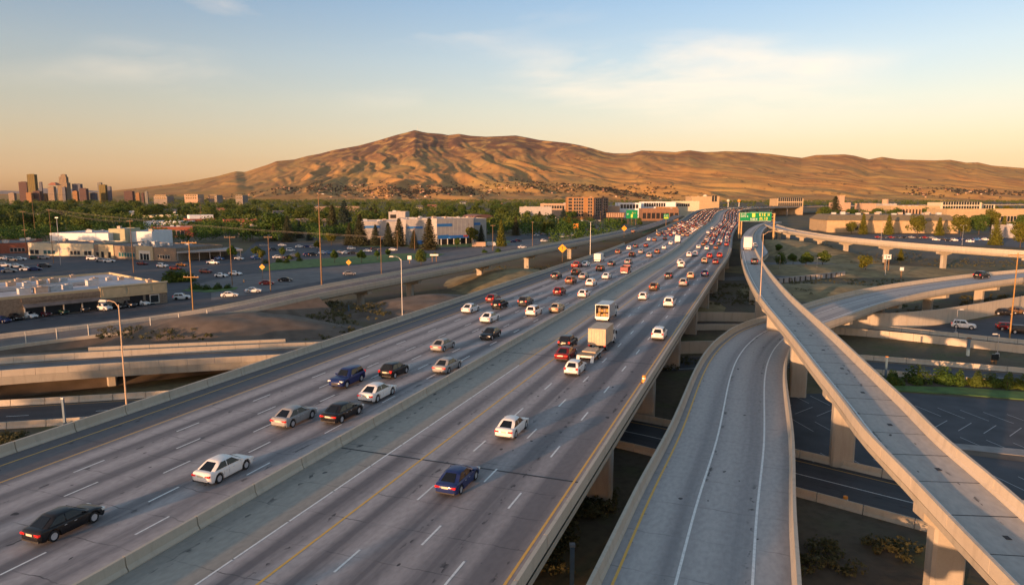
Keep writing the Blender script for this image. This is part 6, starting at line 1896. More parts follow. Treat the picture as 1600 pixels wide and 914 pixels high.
for i, (x, y, s_, w_) in enumerate([(436, 410, 2.2, 1.3), (448, 411, 2.2, 1.3), (453, 405, 2.0, 1.4), (468, 408, 2.0, 1.2), (415, 412, 2.0, 1.3), (680, 401, 2.2, 1.2), (757, 395, 2.0, 1.3), (778, 394, 2.4, 1.2), (266, 441, 4.0, 1.3), (275, 440, 4.4, 1.3), (285, 439, 4.0, 1.2), (294, 440, 3.4, 1.2), (306, 452, 2.2, 1.4), (322, 453, 1.8, 1.4), (340, 452, 2.0, 1.4), (356, 451, 1.6, 1.3)]):
    c = P(x, y); tree('bush%d' % (i % 3), (c.x, c.y, 0), s_, f'clipped dark hedge bush, {ORD[i]} from the left along the street', 'hedge bushes by the street', wide=w_)

# --- tree belt: individual trees
MAINXY = MAIN.A[:, :2]
def clear(x, y, m=6.0):
    for fx, fy, rz, w, d in FOOT:
        dx, dy = x - fx, y - fy
        a = dx * math.cos(rz) + dy * math.sin(rz); b = -dx * math.sin(rz) + dy * math.cos(rz)
        if -m < a < w + m and -m - 6 < b < d + m: return False
    if np.min(np.hypot(MAINXY[:, 0] - x, MAINXY[:, 1] - y)) < 46: return False
    if np.min(np.hypot(A.A[:, 0] - x, A.A[:, 1] - y)) < 14: return False
    if np.min(np.hypot(G.A[:, 0] - x, G.A[:, 1] - y)) < 16: return False
    if np.min(np.hypot(E.A[:, 0] - x, E.A[:, 1] - y)) < 24: return False
    return True
rt = random.Random(21)
TREE_XY = []
def to_px(x, y, z):
    cp, sp = math.cos(PITCH), math.sin(PITCH)
    dz = z - CAM_H
    w = y * cp - dz * sp
    return 800 + FPX * x / w, 457 - FPX * (dz * cp + y * sp) / w
ZONES = [  # photo x range, ground y range, count, label, mix, height range
 (-20, 250, 326, 352, 56, 'round green tree in the dense belt below the downtown towers', ('broad0', 'broad1', 'broad3', 'broad4', 'broad2'), (17, 25)),
 (-20, 130, 352, 368, 12, 'big dark green tree behind the power lines at the left', ('broad0', 'broad1', 'broad3'), (16, 23)),
 (250, 480, 326, 356, 58, 'leafy green tree in the belt behind the brick buildings', ('broad0', 'broad1', 'broad2', 'broad4'), (15, 22)),
 (300, 420, 356, 378, 14, 'bushy green tree between the brick buildings and the lots', ('broad0', 'broad3', 'broad4'), (9, 14)),
 (480, 620, 326, 360, 34, 'deep green tree in the belt behind the spruces', ('broad0', 'broad1', 'broad2', 'spruce0'), (15, 21)),
 (620, 830, 324, 352, 52, 'green tree in the belt behind the blue-banded mall', ('broad0', 'broad1', 'broad3', 'broad4', 'broad2'), (14, 22)),
 (765, 900, 345, 368, 24, 'green tree between the mall lots and the amber office', ('broad0', 'broad1', 'cedar0', 'broad4'), (10, 16)),
 (930, 1000, 340, 356, 9, 'small dark tree by the green highway signs', ('broad0', 'broad2'), (7, 11)),
 (1360, 1600, 348, 359, 16, 'amber-green tree before the beige retail block', ('broad0', 'yellow1', 'broad4', 'cedar0'), (7, 11)),
 (1270, 1600, 343, 347.5, 20, 'tall olive tree showing above the warehouse roof', ('broad0', 'broad1', 'yellow1', 'broad4'), (15, 20)),
 (1280, 1600, 327, 345, 24, 'sunlit olive tree on the plain beyond the warehouse', ('broad0', 'broad1', 'yellow1', 'broad4'), (10, 16)),
]
for x0, x1, y0, y1, n, lab, mix, (h0, h1) in ZONES:
    k = 0; tries = 0; got = []
    while k < n and tries < 900:
        tries += 1
        c = P(rt.uniform(x0, x1), y0 + (y1 - y0) * rt.random() ** .8)
        if not clear(c.x, c.y) or any((c.x - a) ** 2 + (c.y - b) ** 2 < 64 for a, b in TREE_XY): continue
        TREE_XY.append((c.x, c.y)); k += 1
        got.append(c)
    got.sort(key=lambda c: c.x / c.y)
    head, tail = lab.split('tree ', 1)
    for i, c in enumerate(got):
        tree(rt.choice(mix), (c.x, c.y, float(zg(c.x, c.y)) - .1), rt.uniform(h0, h1), f'{head}tree, {ORD[i]} from left, {tail}', head + 'trees ' + tail, wide=rt.uniform(1.1, 1.45))
# unseen rows of tall trees added outside the view to shade the yards and roads
k = 0
for row, (ax, ay, bx, by, n) in enumerate(((-225, 150, -430, 420, 18), (-42, -66, -205, 62, 11), (-70, -110, -260, 30, 9))):
    for i in range(n):
        u = (i + rt.uniform(-.3, .3)) / (n - 1)
        x, y = ax + (bx - ax) * u + rt.uniform(-5, 5), ay + (by - ay) * u + rt.uniform(-5, 5)
        if x > -(max(0, y) * .80 + 40): x = -(max(0, y) * .80 + 40) - rt.uniform(0, 8)
        tree(rt.choice(('broad0', 'broad1', 'broad3', 'broad4')), (x, y, -.1), rt.uniform(18, 25) if row == 0 else rt.uniform(14, 19), f'added shade tree unseen past the left picture edge, {ORD[i]} in row {ORD[row]}', 'added shade trees beyond the left edge', wide=1.3)
# --- far woodland, too dense to count
def clump_mass(name, pts, hs, per, size, m_, label, cat):
    g = np.random.default_rng(77)
    n = len(pts)
    d = g.normal(0, 1, (n * per, 3)); d[:, 2] = d[:, 2] * .8 + .25; d /= np.linalg.norm(d, axis=1)[:, None]
    h = np.repeat(hs, per)
    c = np.repeat(pts, per, 0)
    off = d * (g.uniform(.55, 1.0, n * per) * h * .5)[:, None] * np.array([1.0, 1.0, .8])
    p = c + off + np.stack([0 * h, 0 * h, h * .52], 1)
    me = leaves_mesh(name, p, d, size, m_, 78)
    return tag(link(name, me), label, cat, kind='stuff')
wood, wh = [], []
gz = np.random.default_rng(31)
while len(wood) < 5600:
    px_ = gz.uniform(-420, 2020); yb = 310 + 32 * 1067 / (1067 * gz.uniform(1000, 3000) / 1067)
    Y = 600 + 2500 * gz.random() ** 1.1; X = (px_ - 800) / FPX * Y
    if 1000 < px_ < 1290 and Y < 1750: continue
    if 560 < px_ and Y < 1250 and not clear(X, Y): continue
    if Y < 2600 and not clear(X, Y, 4.0): continue
    if Y < 900 and not (px_ < 880 or px_ > 1330): continue
    if Y < 720 and px_ > 1000: continue
    if pnoise(np.array([X / 130.0]), np.array([Y / 210.0]))[0] < (-.12 if px_ < 900 else .04): continue
    wood.append((X, Y, float(zg(X, Y)))); wh.append(gz.uniform(12, 19) if px_ < 900 else gz.uniform(9, 15))
clump_mass('woodland', np.array(wood), np.array(wh), 40, 1.25, M_LEAF, 'far dark green woodland spread over the plain below the hills', 'woodland')
gp, gh = [], []
for _ in range(6000):
    px_ = gz.uniform(-30, 1000); Y = gz.uniform(430, 760); X = (px_ - 800) / FPX * Y
    if len(gp) >= 470: break
    yb = 310 + 32 * 1067 / Y
    if not clear(X, Y, 1.5) or (330 < px_ < 860 and yb > (379 if px_ < 560 else 373)) or (px_ < 330 and yb > 387): continue
    if pnoise(np.array([X / 60.0]), np.array([Y / 60.0]))[0] < -.18: continue
    gp.append((X, Y, float(zg(X, Y)))); gh.append(gz.uniform(8, 15))
clump_mass('grove', np.array(gp), np.array(gh), 150, .62, M_LEAF, 'dense lower trees and shrubs filling in between the left buildings', 'trees')
# --- scrub and houses on the lower slopes
hp, hh, hs_ = [], [], []
n_, k_ = HX.shape
for _ in range(60000):
    i, j = int(gz.integers(2, 80)), int(gz.integers(0, k_))
    X, Y, Z = HX[i, j], HY[i, j], HZ[i, j]
    px_, py_ = to_px(X, Y, Z)
    band = 0
    if 300 < px_ < 470: band = math.exp(-((py_ - (300 - (px_ - 300) * .05)) / 8) ** 2)
    if 480 < px_ < 1060: band = 1.3 * math.exp(-((py_ - 297 + 4 * math.sin(px_ / 60)) / 7) ** 2)
    if 1120 < px_ < 1300: band = .5 * math.exp(-((py_ - 287) / 4) ** 2)
    if 1410 < px_ < 1640: band = .7 * math.exp(-((py_ - 299) / 6) ** 2)
    if gz.random() < band * (.5 + pnoise(np.array([X / 90.0]), np.array([Y / 90.0]))[0]) * .55:
        if gz.random() < .11 and len(hs_) < 520: hs_.append((X, Y, Z))
        else: hp.append((X, Y, Z - 1)); hh.append(gz.uniform(9, 17))
hp, hh = hp[:5200], hh[:5200]
clump_mass('hillside_scrub', np.array(hp), np.array(hh), 12, 3.2, leaf_mat('scrub_leaves', (.03, .028, .016), (.065, .05, .028), (.05, .04, .03)), 'dark scrub and garden trees scattered along the foot of the hills', 'scrub')
mb = MB()
for q, (X, Y, Z) in enumerate(hs_):
    w, d, h = gz.uniform(8, 13), gz.uniform(7, 11), gz.uniform(4, 6)
    M_ = Matrix.Translation((X, Y, Z - 2)) @ Matrix.Rotation(gz.uniform(-.6, .6), 4, 'Z')
    m_ = int(gz.integers(0, 3))
    mb.box(-w / 2, w / 2, 0, d, 0, h, m_, M_)
    vs = [M_ @ Vector(c) for c in ((-w / 2 - .5, -.5, h), (w / 2 + .5, -.5, h), (w / 2 + .5, d + .5, h), (-w / 2 - .5, d + .5, h), (-w / 2, d / 2, h + 3.5), (w / 2, d / 2, h + 3.5))]
    mb.add(vs, [(0, 1, 5, 4), (2, 3, 4, 5), (0, 4, 3), (1, 2, 5)], 3)
tag(mb.build('hillside_houses', [M_PINK, M_BEIGE, M_CREAM, M_ROOFT]), 'tiny scattered houses on the foothill slopes catching the light', 'houses', kind='stuff')
# --- sagebrush and weeds on the banks near the ramps
def scatter(regions, n, hr):
    pts, hs = [], []
    for (x0, x1, y0, y1, z, wgt) in regions:
        for _ in range(int(n * wgt)):
            c = P(gz.uniform(x0, x1), gz.uniform(y0, y1), z)
            if pnoise(np.array([c.x / 6.0]), np.array([c.y / 6.0]))[0] < -.05: continue
            if np.min(np.hypot(MAINXY[:, 0] - c.x, MAINXY[:, 1] - c.y)) < 3: continue
            pts.append((c.x, c.y, z - .1)); hs.append(gz.uniform(*hr))
    return np.array(pts), np.array(hs)
p_, h_ = scatter([(480, 610, 474, 500, 2.0, 1.6), (430, 560, 500, 530, 1.2, .9), (150, 330, 512, 532, 2.6, .8), (400, 520, 520, 545, 0.6, .9), (0, 40, 683, 700, 0.0, .4), (740, 860, 418, 440, 1.0, 1.0), (1235, 1420, 438, 462, .8, 1.6), (1320, 1440, 395, 412, .3, .7), (1440, 1600, 405, 418, .3, .9), (1500, 1600, 463, 480, .3, .9), (1400, 1500, 480, 495, .2, .3), (1110, 1185, 445, 478, .4, 1.2), (1000, 1100, 560, 580, 0, .5), (880, 960, 770, 812, 0, .8), (830, 900, 820, 900, 0, .5), (1210, 1420, 868, 905, 0, .3), (1250, 1440, 850, 866, 0, .3), (1230, 1330, 395, 408, 0, 1.0), (1200, 1300, 378, 392, 1, 1.0)], 230, (.6, 1.5))
clump_mass('sagebrush', p_, h_, 26, .16, M_SAGE, 'grey-green sagebrush and weeds growing on the soil banks between the ramps', 'sagebrush')

# ================================================================== PARKED CARS
def parked(lst, head, label, group, lod=1, scale=1.08):
    """lst: (photo x, y, kind, colour); one label pattern with {c} {k} {n}"""
    for i, it in enumerate(sorted(lst, key=lambda q: q[0])):
        x, y, kind, col = it[:4]
        p = P(x, y)
        h = head + random.uniform(-.06, .06) + (it[4] if len(it) > 4 else 0)
        put_car(kind, col, (p.x, p.y, .03), h, label.format(c=col, k=kind, n=ORD[i]), group, lod, scale)
hd_shop = math.atan2(n_.y if False else (SBp - SA).normalized().x * -1, (SBp - SA).normalized().y)
hs = math.atan2(-d_.x, d_.y) + .35
parked([(3, 504, 'sedan', 'navy blue'), (22, 500, 'sedan', 'black'), (45, 497, 'sedan', 'white'), (66, 494, 'sedan', 'maroon'), (95, 491, 'hatchback', 'green'), (126, 487, 'suv', 'charcoal'), (162, 485, 'suv', 'white'), (182, 482, 'sedan', 'black'), (200, 480, 'suv', 'charcoal'), (221, 477, 'sedan', 'white')], hs,
       '{c} {k} parked before the tan shop, {n} from the left', 'cars parked at the tan shop', 0, 1.12)
parked([(284, 468, 'suv', 'white')], .3, '{c} {k} leaving round the corner of the tan shop', 'cars in the left lots', 1)
hm = .25
parked([(9, 406, 'sedan', 'white'), (20, 408, 'suv', 'silver'), (32, 407, 'sedan', 'white'), (56, 405, 'suv', 'green'), (69, 405, 'suv', 'silver'), (145, 406, 'minivan', 'white'), (159, 409, 'sedan', 'silver'), (171, 410, 'sedan', 'white')], hm, '{c} {k} along the cream shop front, {n} from the left', 'cars in the left lots', 1, 1.15)
parked([(7, 417, 'suv', 'white'), (4, 424, 'sedan', 'blue'), (15, 426, 'sedan', 'silver'), (42, 423, 'sedan', 'white'), (55, 423, 'sedan', 'navy blue'), (26, 418, 'sedan', 'white'), (70, 418, 'suv', 'charcoal')], hm + .2, '{c} {k} in the yard above the shop roof, {n} from the left', 'cars in the left lots', 1, 1.15)
parked([(223, 414, 'sedan', 'maroon'), (254, 418, 'suv', 'white'), (275, 422, 'suv', 'dark red'), (284, 416, 'sedan', 'orange'), (322, 427, 'suv', 'maroon'), (333, 413, 'pickup', 'white'), (346, 433, 'sedan', 'white'), (368, 430, 'sedan', 'white')], -.2, '{c} {k} in the open yard before the shops, {n} from the left', 'cars in the left lots', 1, 1.12)
parked([(329, 404, 'sedan', 'charcoal'), (343, 406, 'sedan', 'blue'), (374, 406, 'sedan', 'white'), (400, 404, 'sedan', 'blue')], -.3, '{c} {k} by the long canopy, {n} from the left', 'cars in the left lots', 1, 1.1)
parked([(359, 464, 'sedan', 'white'), (396, 457, 'sedan', 'white'), (417, 445, 'sedan', 'red'), (446, 440, 'sedan', 'black'), (546, 430, 'sedan', 'grey')], .25, '{c} {k} driving on the street beside the grey ramp, {n} from the left', 'cars on the left street', 0, 1.12)
parked([(412, 385, 'sedan', 'silver'), (441, 385, 'sedan', 'white'), (468, 387, 'sedan', 'white'), (480, 387, 'sedan', 'navy blue'), (491, 388, 'suv', 'silver'), (549, 390, 'suv', 'white'), (574, 394, 'sedan', 'white'), (586, 391, 'suv', 'charcoal'), (614, 392, 'sedan', 'white')], .3, '{c} {k} in the back row of the mall lot, {n} from the left', 'cars in the mall lot', 2, 1.12)
parked([(428, 392, 'suv', 'charcoal'), (454, 393, 'minivan', 'white'), (434, 404, 'sedan', 'white'), (451, 404, 'sedan', 'black'), (460, 401, 'sedan', 'silver'), (402, 405, 'sedan', 'blue'), (481, 400, 'suv', 'navy blue'), (489, 400, 'suv', 'black'), (505, 397, 'sedan', 'white'), (514, 397, 'sedan', 'blue'), (532, 396, 'sedan', 'silver'), (541, 397, 'sedan', 'white'), (551, 397, 'sedan', 'charcoal')], .5, '{c} {k} in the front row of the mall lot, {n} from the left', 'cars in the mall lot', 2, 1.12)
parked([(816, 388, 'sedan', 'white'), (803, 379, 'sedan', 'navy blue'), (810, 378, 'suv', 'maroon'), (839, 369, 'sedan', 'white'), (850, 367, 'sedan', 'silver'), (859, 366, 'sedan', 'white'), (850, 378, 'suv', 'white'), (863, 373, 'sedan', 'silver')], .5, '{c} {k} at the near end of the crowded lot, {n} from the left', 'cars in the crowded lot', 2, 1.12)
rows = []
rp = random.Random(4)
for r_, (a, b, n) in enumerate((((866, 374), (938, 360), 13), ((872, 369), (943, 357), 14), ((877, 366), (946, 355.3), 13))):
    lst = [(a[0] + (b[0] - a[0]) * i / (n - 1), a[1] + (b[1] - a[1]) * i / (n - 1), rp.choice(['sedan', 'suv', 'hatchback']), rp.choices(['white', 'silver', 'blue', 'charcoal', 'red', 'grey'], [.3, .3, .12, .12, .08, .08])[0]) for i in range(n)]
    parked(lst, .15, '{c} {k} in the ' + ('front', 'middle', 'back')[r_] + ' row of the crowded lot, {n} from the left', 'cars in the crowded lot', 2, 1.1)
lst = [(1372 + 10.5 * i, 372 + .1 * i, rp.choice(['sedan', 'suv']), rp.choices(['charcoal', 'red', 'white', 'silver', 'black', 'blue'], [.25, .2, .2, .15, .1, .1])[0]) for i in range(9)]
parked(lst, -1.2, '{c} {k} in the shaded row before the warehouse, {n} from the left', 'cars by the warehouse', 2)
parked([(1463, 376, 'sedan', 'white'), (1474, 375, 'sedan', 'charcoal'), (1482, 377, 'sedan', 'black'), (1491, 377, 'suv', 'white'), (1500, 375, 'sedan', 'navy blue'), (1516, 379, 'suv', 'white'), (1527, 376, 'minivan', 'blue'), (1540, 376, 'suv', 'white'), (1573, 369, 'sedan', 'silver')], -1.0, '{c} {k} in the open row of the warehouse lot, {n} from the left', 'cars by the warehouse', 2, 1.15)
parked([(1505, 513, 'suv', 'white', -.2), (1568, 492, 'sedan', 'black'), (1588, 490, 'sedan', 'brown'), (1575, 516, 'suv', 'dark red'), (1595, 521, 'suv', 'black')], -.35, '{c} {k} in the lot below the panelled wall, {n} from the left', 'cars in the walled lot', 0, 1.1)

# ================================================================== STREET FURNITURE
def light_pole(base, h, arm_dirs, label, arm=2.0, rise=.6, base_r=.10, mat_=None, name='street_light', group='street lights'):
    t = tag(empty(name, base), label, 'street light', group)
    m_ = mat_ or M_METAL
    MB().box(-.28, .28, -.28, .28, 0, .75).build('pole_base', M_METAL, t)
    MB().tube((0, 0, .7), (0, 0, h), base_r, base_r * .55, 8).build('pole', m_, t)
    for a in arm_dirs:
        d = Vector((math.cos(a), math.sin(a), 0))
        pts = [Vector((0, 0, h - .3)), Vector((0, 0, h + rise * .6)) + d * arm * .3, Vector((0, 0, h + rise)) + d * arm * .7, Vector((0, 0, h + rise * .95)) + d * arm]
        mb = MB()
        for p, q in zip(pts, pts[1:]): mb.tube(p, q, base_r * .5, base_r * .42, 6)
        mb.build('arm', m_, t)
        M_ = Matrix.Translation(pts[-1]) @ Matrix.Rotation(a, 4, 'Z')
        mb = MB()
        mb.add([M_ @ Vector(c) for c in ((-.1, -.16, -.1), (.85, -.2, -.12), (.85, .2, -.12), (-.1, .16, -.1), (0, -.1, .1), (.7, -.12, .1), (.7, .12, .1), (0, .1, .1))], [(0, 3, 2, 1), (4, 5, 6, 7), (0, 1, 5, 4), (1, 2, 6, 5), (2, 3, 7, 6), (3, 0, 4, 7)])
        mb.build('lamp_head', M_FRAME, t)
    return t
def hpx(y0, y1, dist): return (y0 - y1) / FPX * dist
pl = MAIN.at(MAIN.nearest(P(205, 632, 9)), LB - .35)
light_pole((pl.x, pl.y, 8.0), 12.4, [math.pi * .95], 'tall lamp post rising from the barrier in front of the tan shop', 1.5, .4, mat_=mat('sun_tinted_pole_paint', (.5, .36, .24), .5))  # warm sunlight is put into this pole's colour
pl = MAIN.at(MAIN.nearest(P(621, 492, 9)), LB - .35)
light_pole((pl.x, pl.y, 8.0), 12.2, [math.pi * .9], 'lamp post on the highway edge beside the pier of the grey ramp', 1.7, .5)
pl = MAIN.at(MAIN.nearest(P(906, 398, 9)), LB - .35)
light_pole((pl.x, pl.y, 8.0), 14.5, [math.pi, 0], 'twin-armed lamp post by the large yellow diamond sign', 3.2)
sE = E.nearest(P(1180, 470, 11.3))
pl = E.at(sE, -1.1); light_pole((pl.x, pl.y, pl.z + .3), 13.4, [0.1], 'slim lamp post on the flyover parapet before the green gantry', 3.2, mat_=mat('sun_tinted_pole_paint', (.5, .36, .24), .5))
light_pole(P(503, 452), 33.3, [0], 'very tall bare pole standing by the street before the spruces', 1.2, .2, .28, M_WOODPOLE)
light_pole(P(381, 377), 13, [2.6, .5], 'wooden lot light on a tall pole before the brick hall', 1.4, .2, .16, M_WOODPOLE)
light_pole(P(1383, 432), 8.5, [3.0], 'lot light beside the white sign under the upper ramp', 1.0, .2)
light_pole(P(1503, 383), 13.5, [3.1, 0], 'twin lot light before the beige warehouse', 1.5, .1)
light_pole(P(1376, 383), 16, [0], 'slim lot light rising behind the upper ramp', .8, .1)
for i, (x, y, h_) in enumerate([(1276, 424, 6), (1218, 424, 7), (1493, 523, 6.0), (1558, 557, 4.6)]):
    light_pole(P(x, y), h_, [math.pi * (i % 2)], f'small lot light, {ORD[i]} from the left among those on the right', .5, .1, .08)
def bollard(p, h, label, r=.13, capm=None):
    t = tag(empty('post', p), label, 'post')
    m_ = mat('blue_grey_post', (.10, .17, .24), .5, .1, 2)
    MB().box(-r, r, -r, r, 0, h).build('shaft', m_, t)
    MB().box(-r * 1.3, r * 1.3, -r * 1.3, r * 1.3, h, h + r * 1.1).build('cap', capm or M_METAL, t)
pk = Kp.at(2)
bollard(P(893, 945), 5.0, 'square blue-grey post rising from the dark gap at the bottom', .17)
bollard(P(102, 668), 4.2, 'slim blue post beside the lowest road at the left', .14)
bollard(P(640, 492), 2.8, 'short blue post on the scrub bank by the highway edge', .16)
bollard(P(545, 487), 2.6, 'blue marker post among the sagebrush', .14)
bollard(P(1383, 596), 4.4, 'dark post with a cap painted as lit beside the row of bushes', .14, M_ORANGE)  # the cap's lit look comes from its orange colour
bollard(P(1512, 556), 3.6, 'wooden stub post by the dry bush on the right', .22, M_WOODPOLE)
def utility_pole(base, h, label, arms=1, rz=0.0, m_=None, wide=1.5, lamp=False):
    t = tag(empty('utility_pole', base, rz), label, 'utility pole', 'utility poles')
    m_ = m_ or M_WOODPOLE
    MB().tube((0, 0, 0), (0, 0, h), .17, .11, 8).build('pole', m_, t)
    for k in range(arms):
        z = h - .5 - k * (h * .42 if arms == 2 and h > 14 else 1.4)
        MB().box(-wide, wide, -.08, .08, z - .11, z + .11).build('crossarm', m_, t)
        for x in (-.9, -.45, .45, .9):
            MB().tube((x * wide, 0, z + .11), (x * wide, 0, z + .38), .06, .04, 6).build('insulator', M_UNITG, t)
    return t
M_POLEO = mat('sun_tinted_pine_pole', (.34, .19, .06), .8, .2, 2)  # golden sunlight tone mixed into the wood colour
UP = []
for x, yb, yt, lab, arms, m_, wd in [
 (303, 503, 388, 'thick golden utility pole with two crossarms behind the tan shop', 2, M_POLEO, 2.1), (423, 456, 374, 'dark utility pole with a crossarm beside the red car', 1, None, 1.4), (363, 446, 375, 'wooden utility pole at the bend in front of the canopy', 1, None, 2.0), (209, 426, 355, 'dark utility pole rising from the yard behind the shop', 1, None, 1.4),
 (84, 412, 342, 'dark leaning utility pole before the white warehouse', 1, None, 1.2), (95, 414, 352, 'thin pole next to the leaning one before the white warehouse', 1, M_METAL, .8), (42, 398, 343, 'brown utility pole where the wires gather at the left', 2, None, 1.6), (56, 376, 315, 'tall utility pole standing against the dark trees', 1, None, 1.3), (315, 360, 316, 'pair-armed utility pole above the brick block', 2, None, 1.8),
 (596, 428, 370, 'utility pole with lamps at the end of the lawn', 1, None, 1.2), (648, 391, 357, 'weathered pole before the pale mall front', 1, None, .8), (733, 385, 350, 'short brown pole by the mall entrance', 1, None, .6), (770, 392, 352, 'utility pole by the orange cones right of the mall', 1, None, 1.6), (832, 388, 347, 'brown pole in the crowded lot', 1, None, .6), (868, 362, 340, 'grey pole behind the crowded lot', 1, M_METAL, .6), (1577, 532, 421, 'tall golden utility pole at the right picture edge', 1, M_POLEO, 2.2),
 (621, 389, 361, 'thin pole between two spruces before the mall', 1, None, .6), (938, 357, 331, 'wooden pole at the end of the crowded lot', 1, None, .6), (872, 366, 342, 'second wooden pole behind the crowded lot', 1, None, .6)]:
    b = P(x, yb); d = math.hypot(b.x, b.y)
    h = hpx(yb, yt, d) * 1.01
    utility_pole(b, h, lab, arms, random.uniform(-.15, .15), m_, wd)
    UP.append((b, h))
def wire(a, b, sag, label):
    mb = MB()
    n = 10
    pts = [a.lerp(b, i / n) - Vector((0, 0, sag * 4 * (i / n) * (1 - i / n))) for i in range(n + 1)]
    for p, q in zip(pts, pts[1:]): mb.tube(p, q, .024, n=4, cap=False)
    tag(mb.build('power_line', mat('wire_grey', (.16, .15, .14), .6)), label, 'power line', 'power lines on the left')
top = lambda i, dz=-.3, dx=0: UP[i][0] + Vector((dx, 0, UP[i][1] + dz))
pairs = [(6, 4), (4, 3), (7, 8), (3, 8), (4, 9), (13, 14), (14, 17)]
for q, (i, j) in enumerate(pairs):
    for k, dx in enumerate((-1.0, 0.0, 1.0)):
        wire(top(i, -.3 - .5 * (k == 1), dx), top(j, -.3 - .5 * (k == 1), dx), 1.6, f'{ORD[k]} sagging power line of the {ORD[q]} span from the left')
for k in range(4):
    wire(Vector((-290, 330 + 4 * k, 21 + k * 1.3)), top(6, -.4 - k * .9), 1.2, f'{ORD[k]} power line entering at the left picture edge')

# --- signs
M_YSIGN = mat('sign_yellow', (.80, .36, .02), .45, .06, 3)
M_GSIGN = mat('sign_green', (.0, .22, .075), .4, .06, 2)
M_WSIGN = mat('sign_white', (.74, .74, .72), .5, .05, 3)
M_SYEL = mat('sign_lettering_yellow', (.80, .70, .10), .5, .05, 3)
def diamond(base, size, h, label, yaw):
    t = tag(empty('warning_sign', base, yaw), label, 'road sign', 'yellow diamond signs')
    MB().tube((0, .08, 0), (0, .08, h + size * .4), .07, .06, 6).build('post', M_WOODPOLE if size > 1.8 else M_METAL, t)
    s = size / 2
    c = h + s
    def rh(r, y0, y1): return ([(x * r, y0, c + z * r) for x, z in ((0, -1), (1, 0), (0, 1), (-1, 0))] + [(x * r, y1, c + z * r) for x, z in ((0, -1), (1, 0), (0, 1), (-1, 0))], [(0, 1, 2, 3), (7, 6, 5, 4), (0, 4, 5, 1), (1, 5, 6, 2), (2, 6, 7, 3), (3, 7, 4, 0)])
    MB().add(*rh(s, -.02, .02)).build('panel', M_YSIGN, t)
    mb = MB().box(-s * .05, s * .05, -.035, -.02, c - s * .42, c + s * .25)
    mb.add([(-s * .2, -.034, c + s * .2), (s * .2, -.034, c + s * .2), (0, -.034, c + s * .5)], [(0, 1, 2)])
    mb.build('arrow_mark', M_TRIM, t)
def sgn(x, yb, yt, hw_px, label, z=0.0, yaw=0.0):
    b = P(x, yb, z); d = math.hypot(b.x, b.y)
    size = hw_px * 2 / FPX * d
    diamond(b, size, hpx(yb, yt, d) - size, label, yaw)
sgn(878.5, 409, 381.5, 6.8, 'big yellow diamond sign with a black arrow at the highway edge', 8.0)
sgn(975, 372, 353, 4.3, 'yellow diamond sign at the fork of the grey ramp', 8.0)
sgn(410.5, 437, 414, 4.2, 'yellow diamond sign by the hedge near the red car')
sgn(545, 418, 406, 4.2, 'yellow diamond sign on the lawn edge before young trees')
def lettered(t, x0, x1, z0, z1, m_, seed, y=-.06, ch=.5):
    """rows of small letter-like strokes, as the far sign shows them"""
    r = random.Random(seed)
    mb = MB(); x = x0
    hgt = z1 - z0; w_ = hgt * ch
    while x + w_ < x1:
        k = r.choice('HELTOI')
        s = w_ * .26
        if k in 'HEL': mb.box(x, x + s, y, y + .03, z0, z1)
        if k == 'H': mb.box(x + w_ - s, x + w_, y, y + .03, z0, z1).box(x + s, x + w_ - s, y, y + .03, z0 + hgt * .42, z0 + hgt * .58)
        if k == 'E': mb.box(x + s, x + w_, y, y + .03, z0, z0 + s).box(x + s, x + w_, y, y + .03, z1 - s, z1).box(x + s, x + w_ * .8, y, y + .03, z0 + hgt * .42, z0 + hgt * .58)
        if k == 'L': mb.box(x + s, x + w_, y, y + .03, z0, z0 + s)
        if k == 'T': mb.box(x, x + w_, y, y + .03, z1 - s, z1).box(x + w_ / 2 - s / 2, x + w_ / 2 + s / 2, y, y + .03, z0, z1 - s)
        if k == 'O': mb.box(x, x + s, y, y + .03, z0, z1).box(x + w_ - s, x + w_, y, y + .03, z0, z1).box(x + s, x + w_ - s, y, y + .03, z0, z0 + s).box(x + s, x + w_ - s, y, y + .03, z1 - s, z1)
        if k == 'I': mb.box(x + w_ / 2 - s / 2, x + w_ / 2 + s / 2, y, y + .03, z0, z1)
        x += w_ * (1.35 if r.random() > .16 else 2.2)
    mb.build('lettering', m_, t)
# green gantry across the mouth of the flyover
gz0 = 8.6
a_, b_ = P(1154, 368, 8.0), P(1206.5, 362, 3.0)
b_ = Vector((a_.x + 22.6, a_.y - 1.0, 3.0))
t = tag(empty('sign_gantry', (a_.x, a_.y, 0), math.atan2(b_.y - a_.y, b_.x - a_.x)), 'green overhead sign gantry on tan posts at the mouth of the flyover', 'road sign')
gw = (Vector((b_.x, b_.y, 0)) - Vector((a_.x, a_.y, 0))).length
M_TANP = mat('tan_gantry_paint', (.46, .30, .13), .6, .1, 1)
topz = CAM_H - (331 - 310) / FPX * a_.y
botz = CAM_H - (345 - 310) / FPX * a_.y
for x in (0, 1.5): MB().box(x - .35, x + .35, -.35, .35, 6, topz - .5).build('post', M_TANP, t)
for x in (gw - .3,): MB().box(x - .45, x + .45, -.4, .4, 0, topz - .8).build('post', M_TANP, t)
for z in (topz - 1.2, (topz + botz) / 2, botz + .6): MB().box(0, gw, .1, .4, z - .18, z + .18).build('truss_chord', M_TANP, t)
for i in range(9):
    MB().tube((gw * i / 9, .25, botz + .6), (gw * (i + 1) / 9, .25, topz - 1.2), .09, n=5).build('truss_brace', M_TANP, t)
MB().box(.5, gw - 2.5, -.9, -.1, botz - .3, botz - .1).build('walkway', M_METAL, t)
H_ = topz - botz
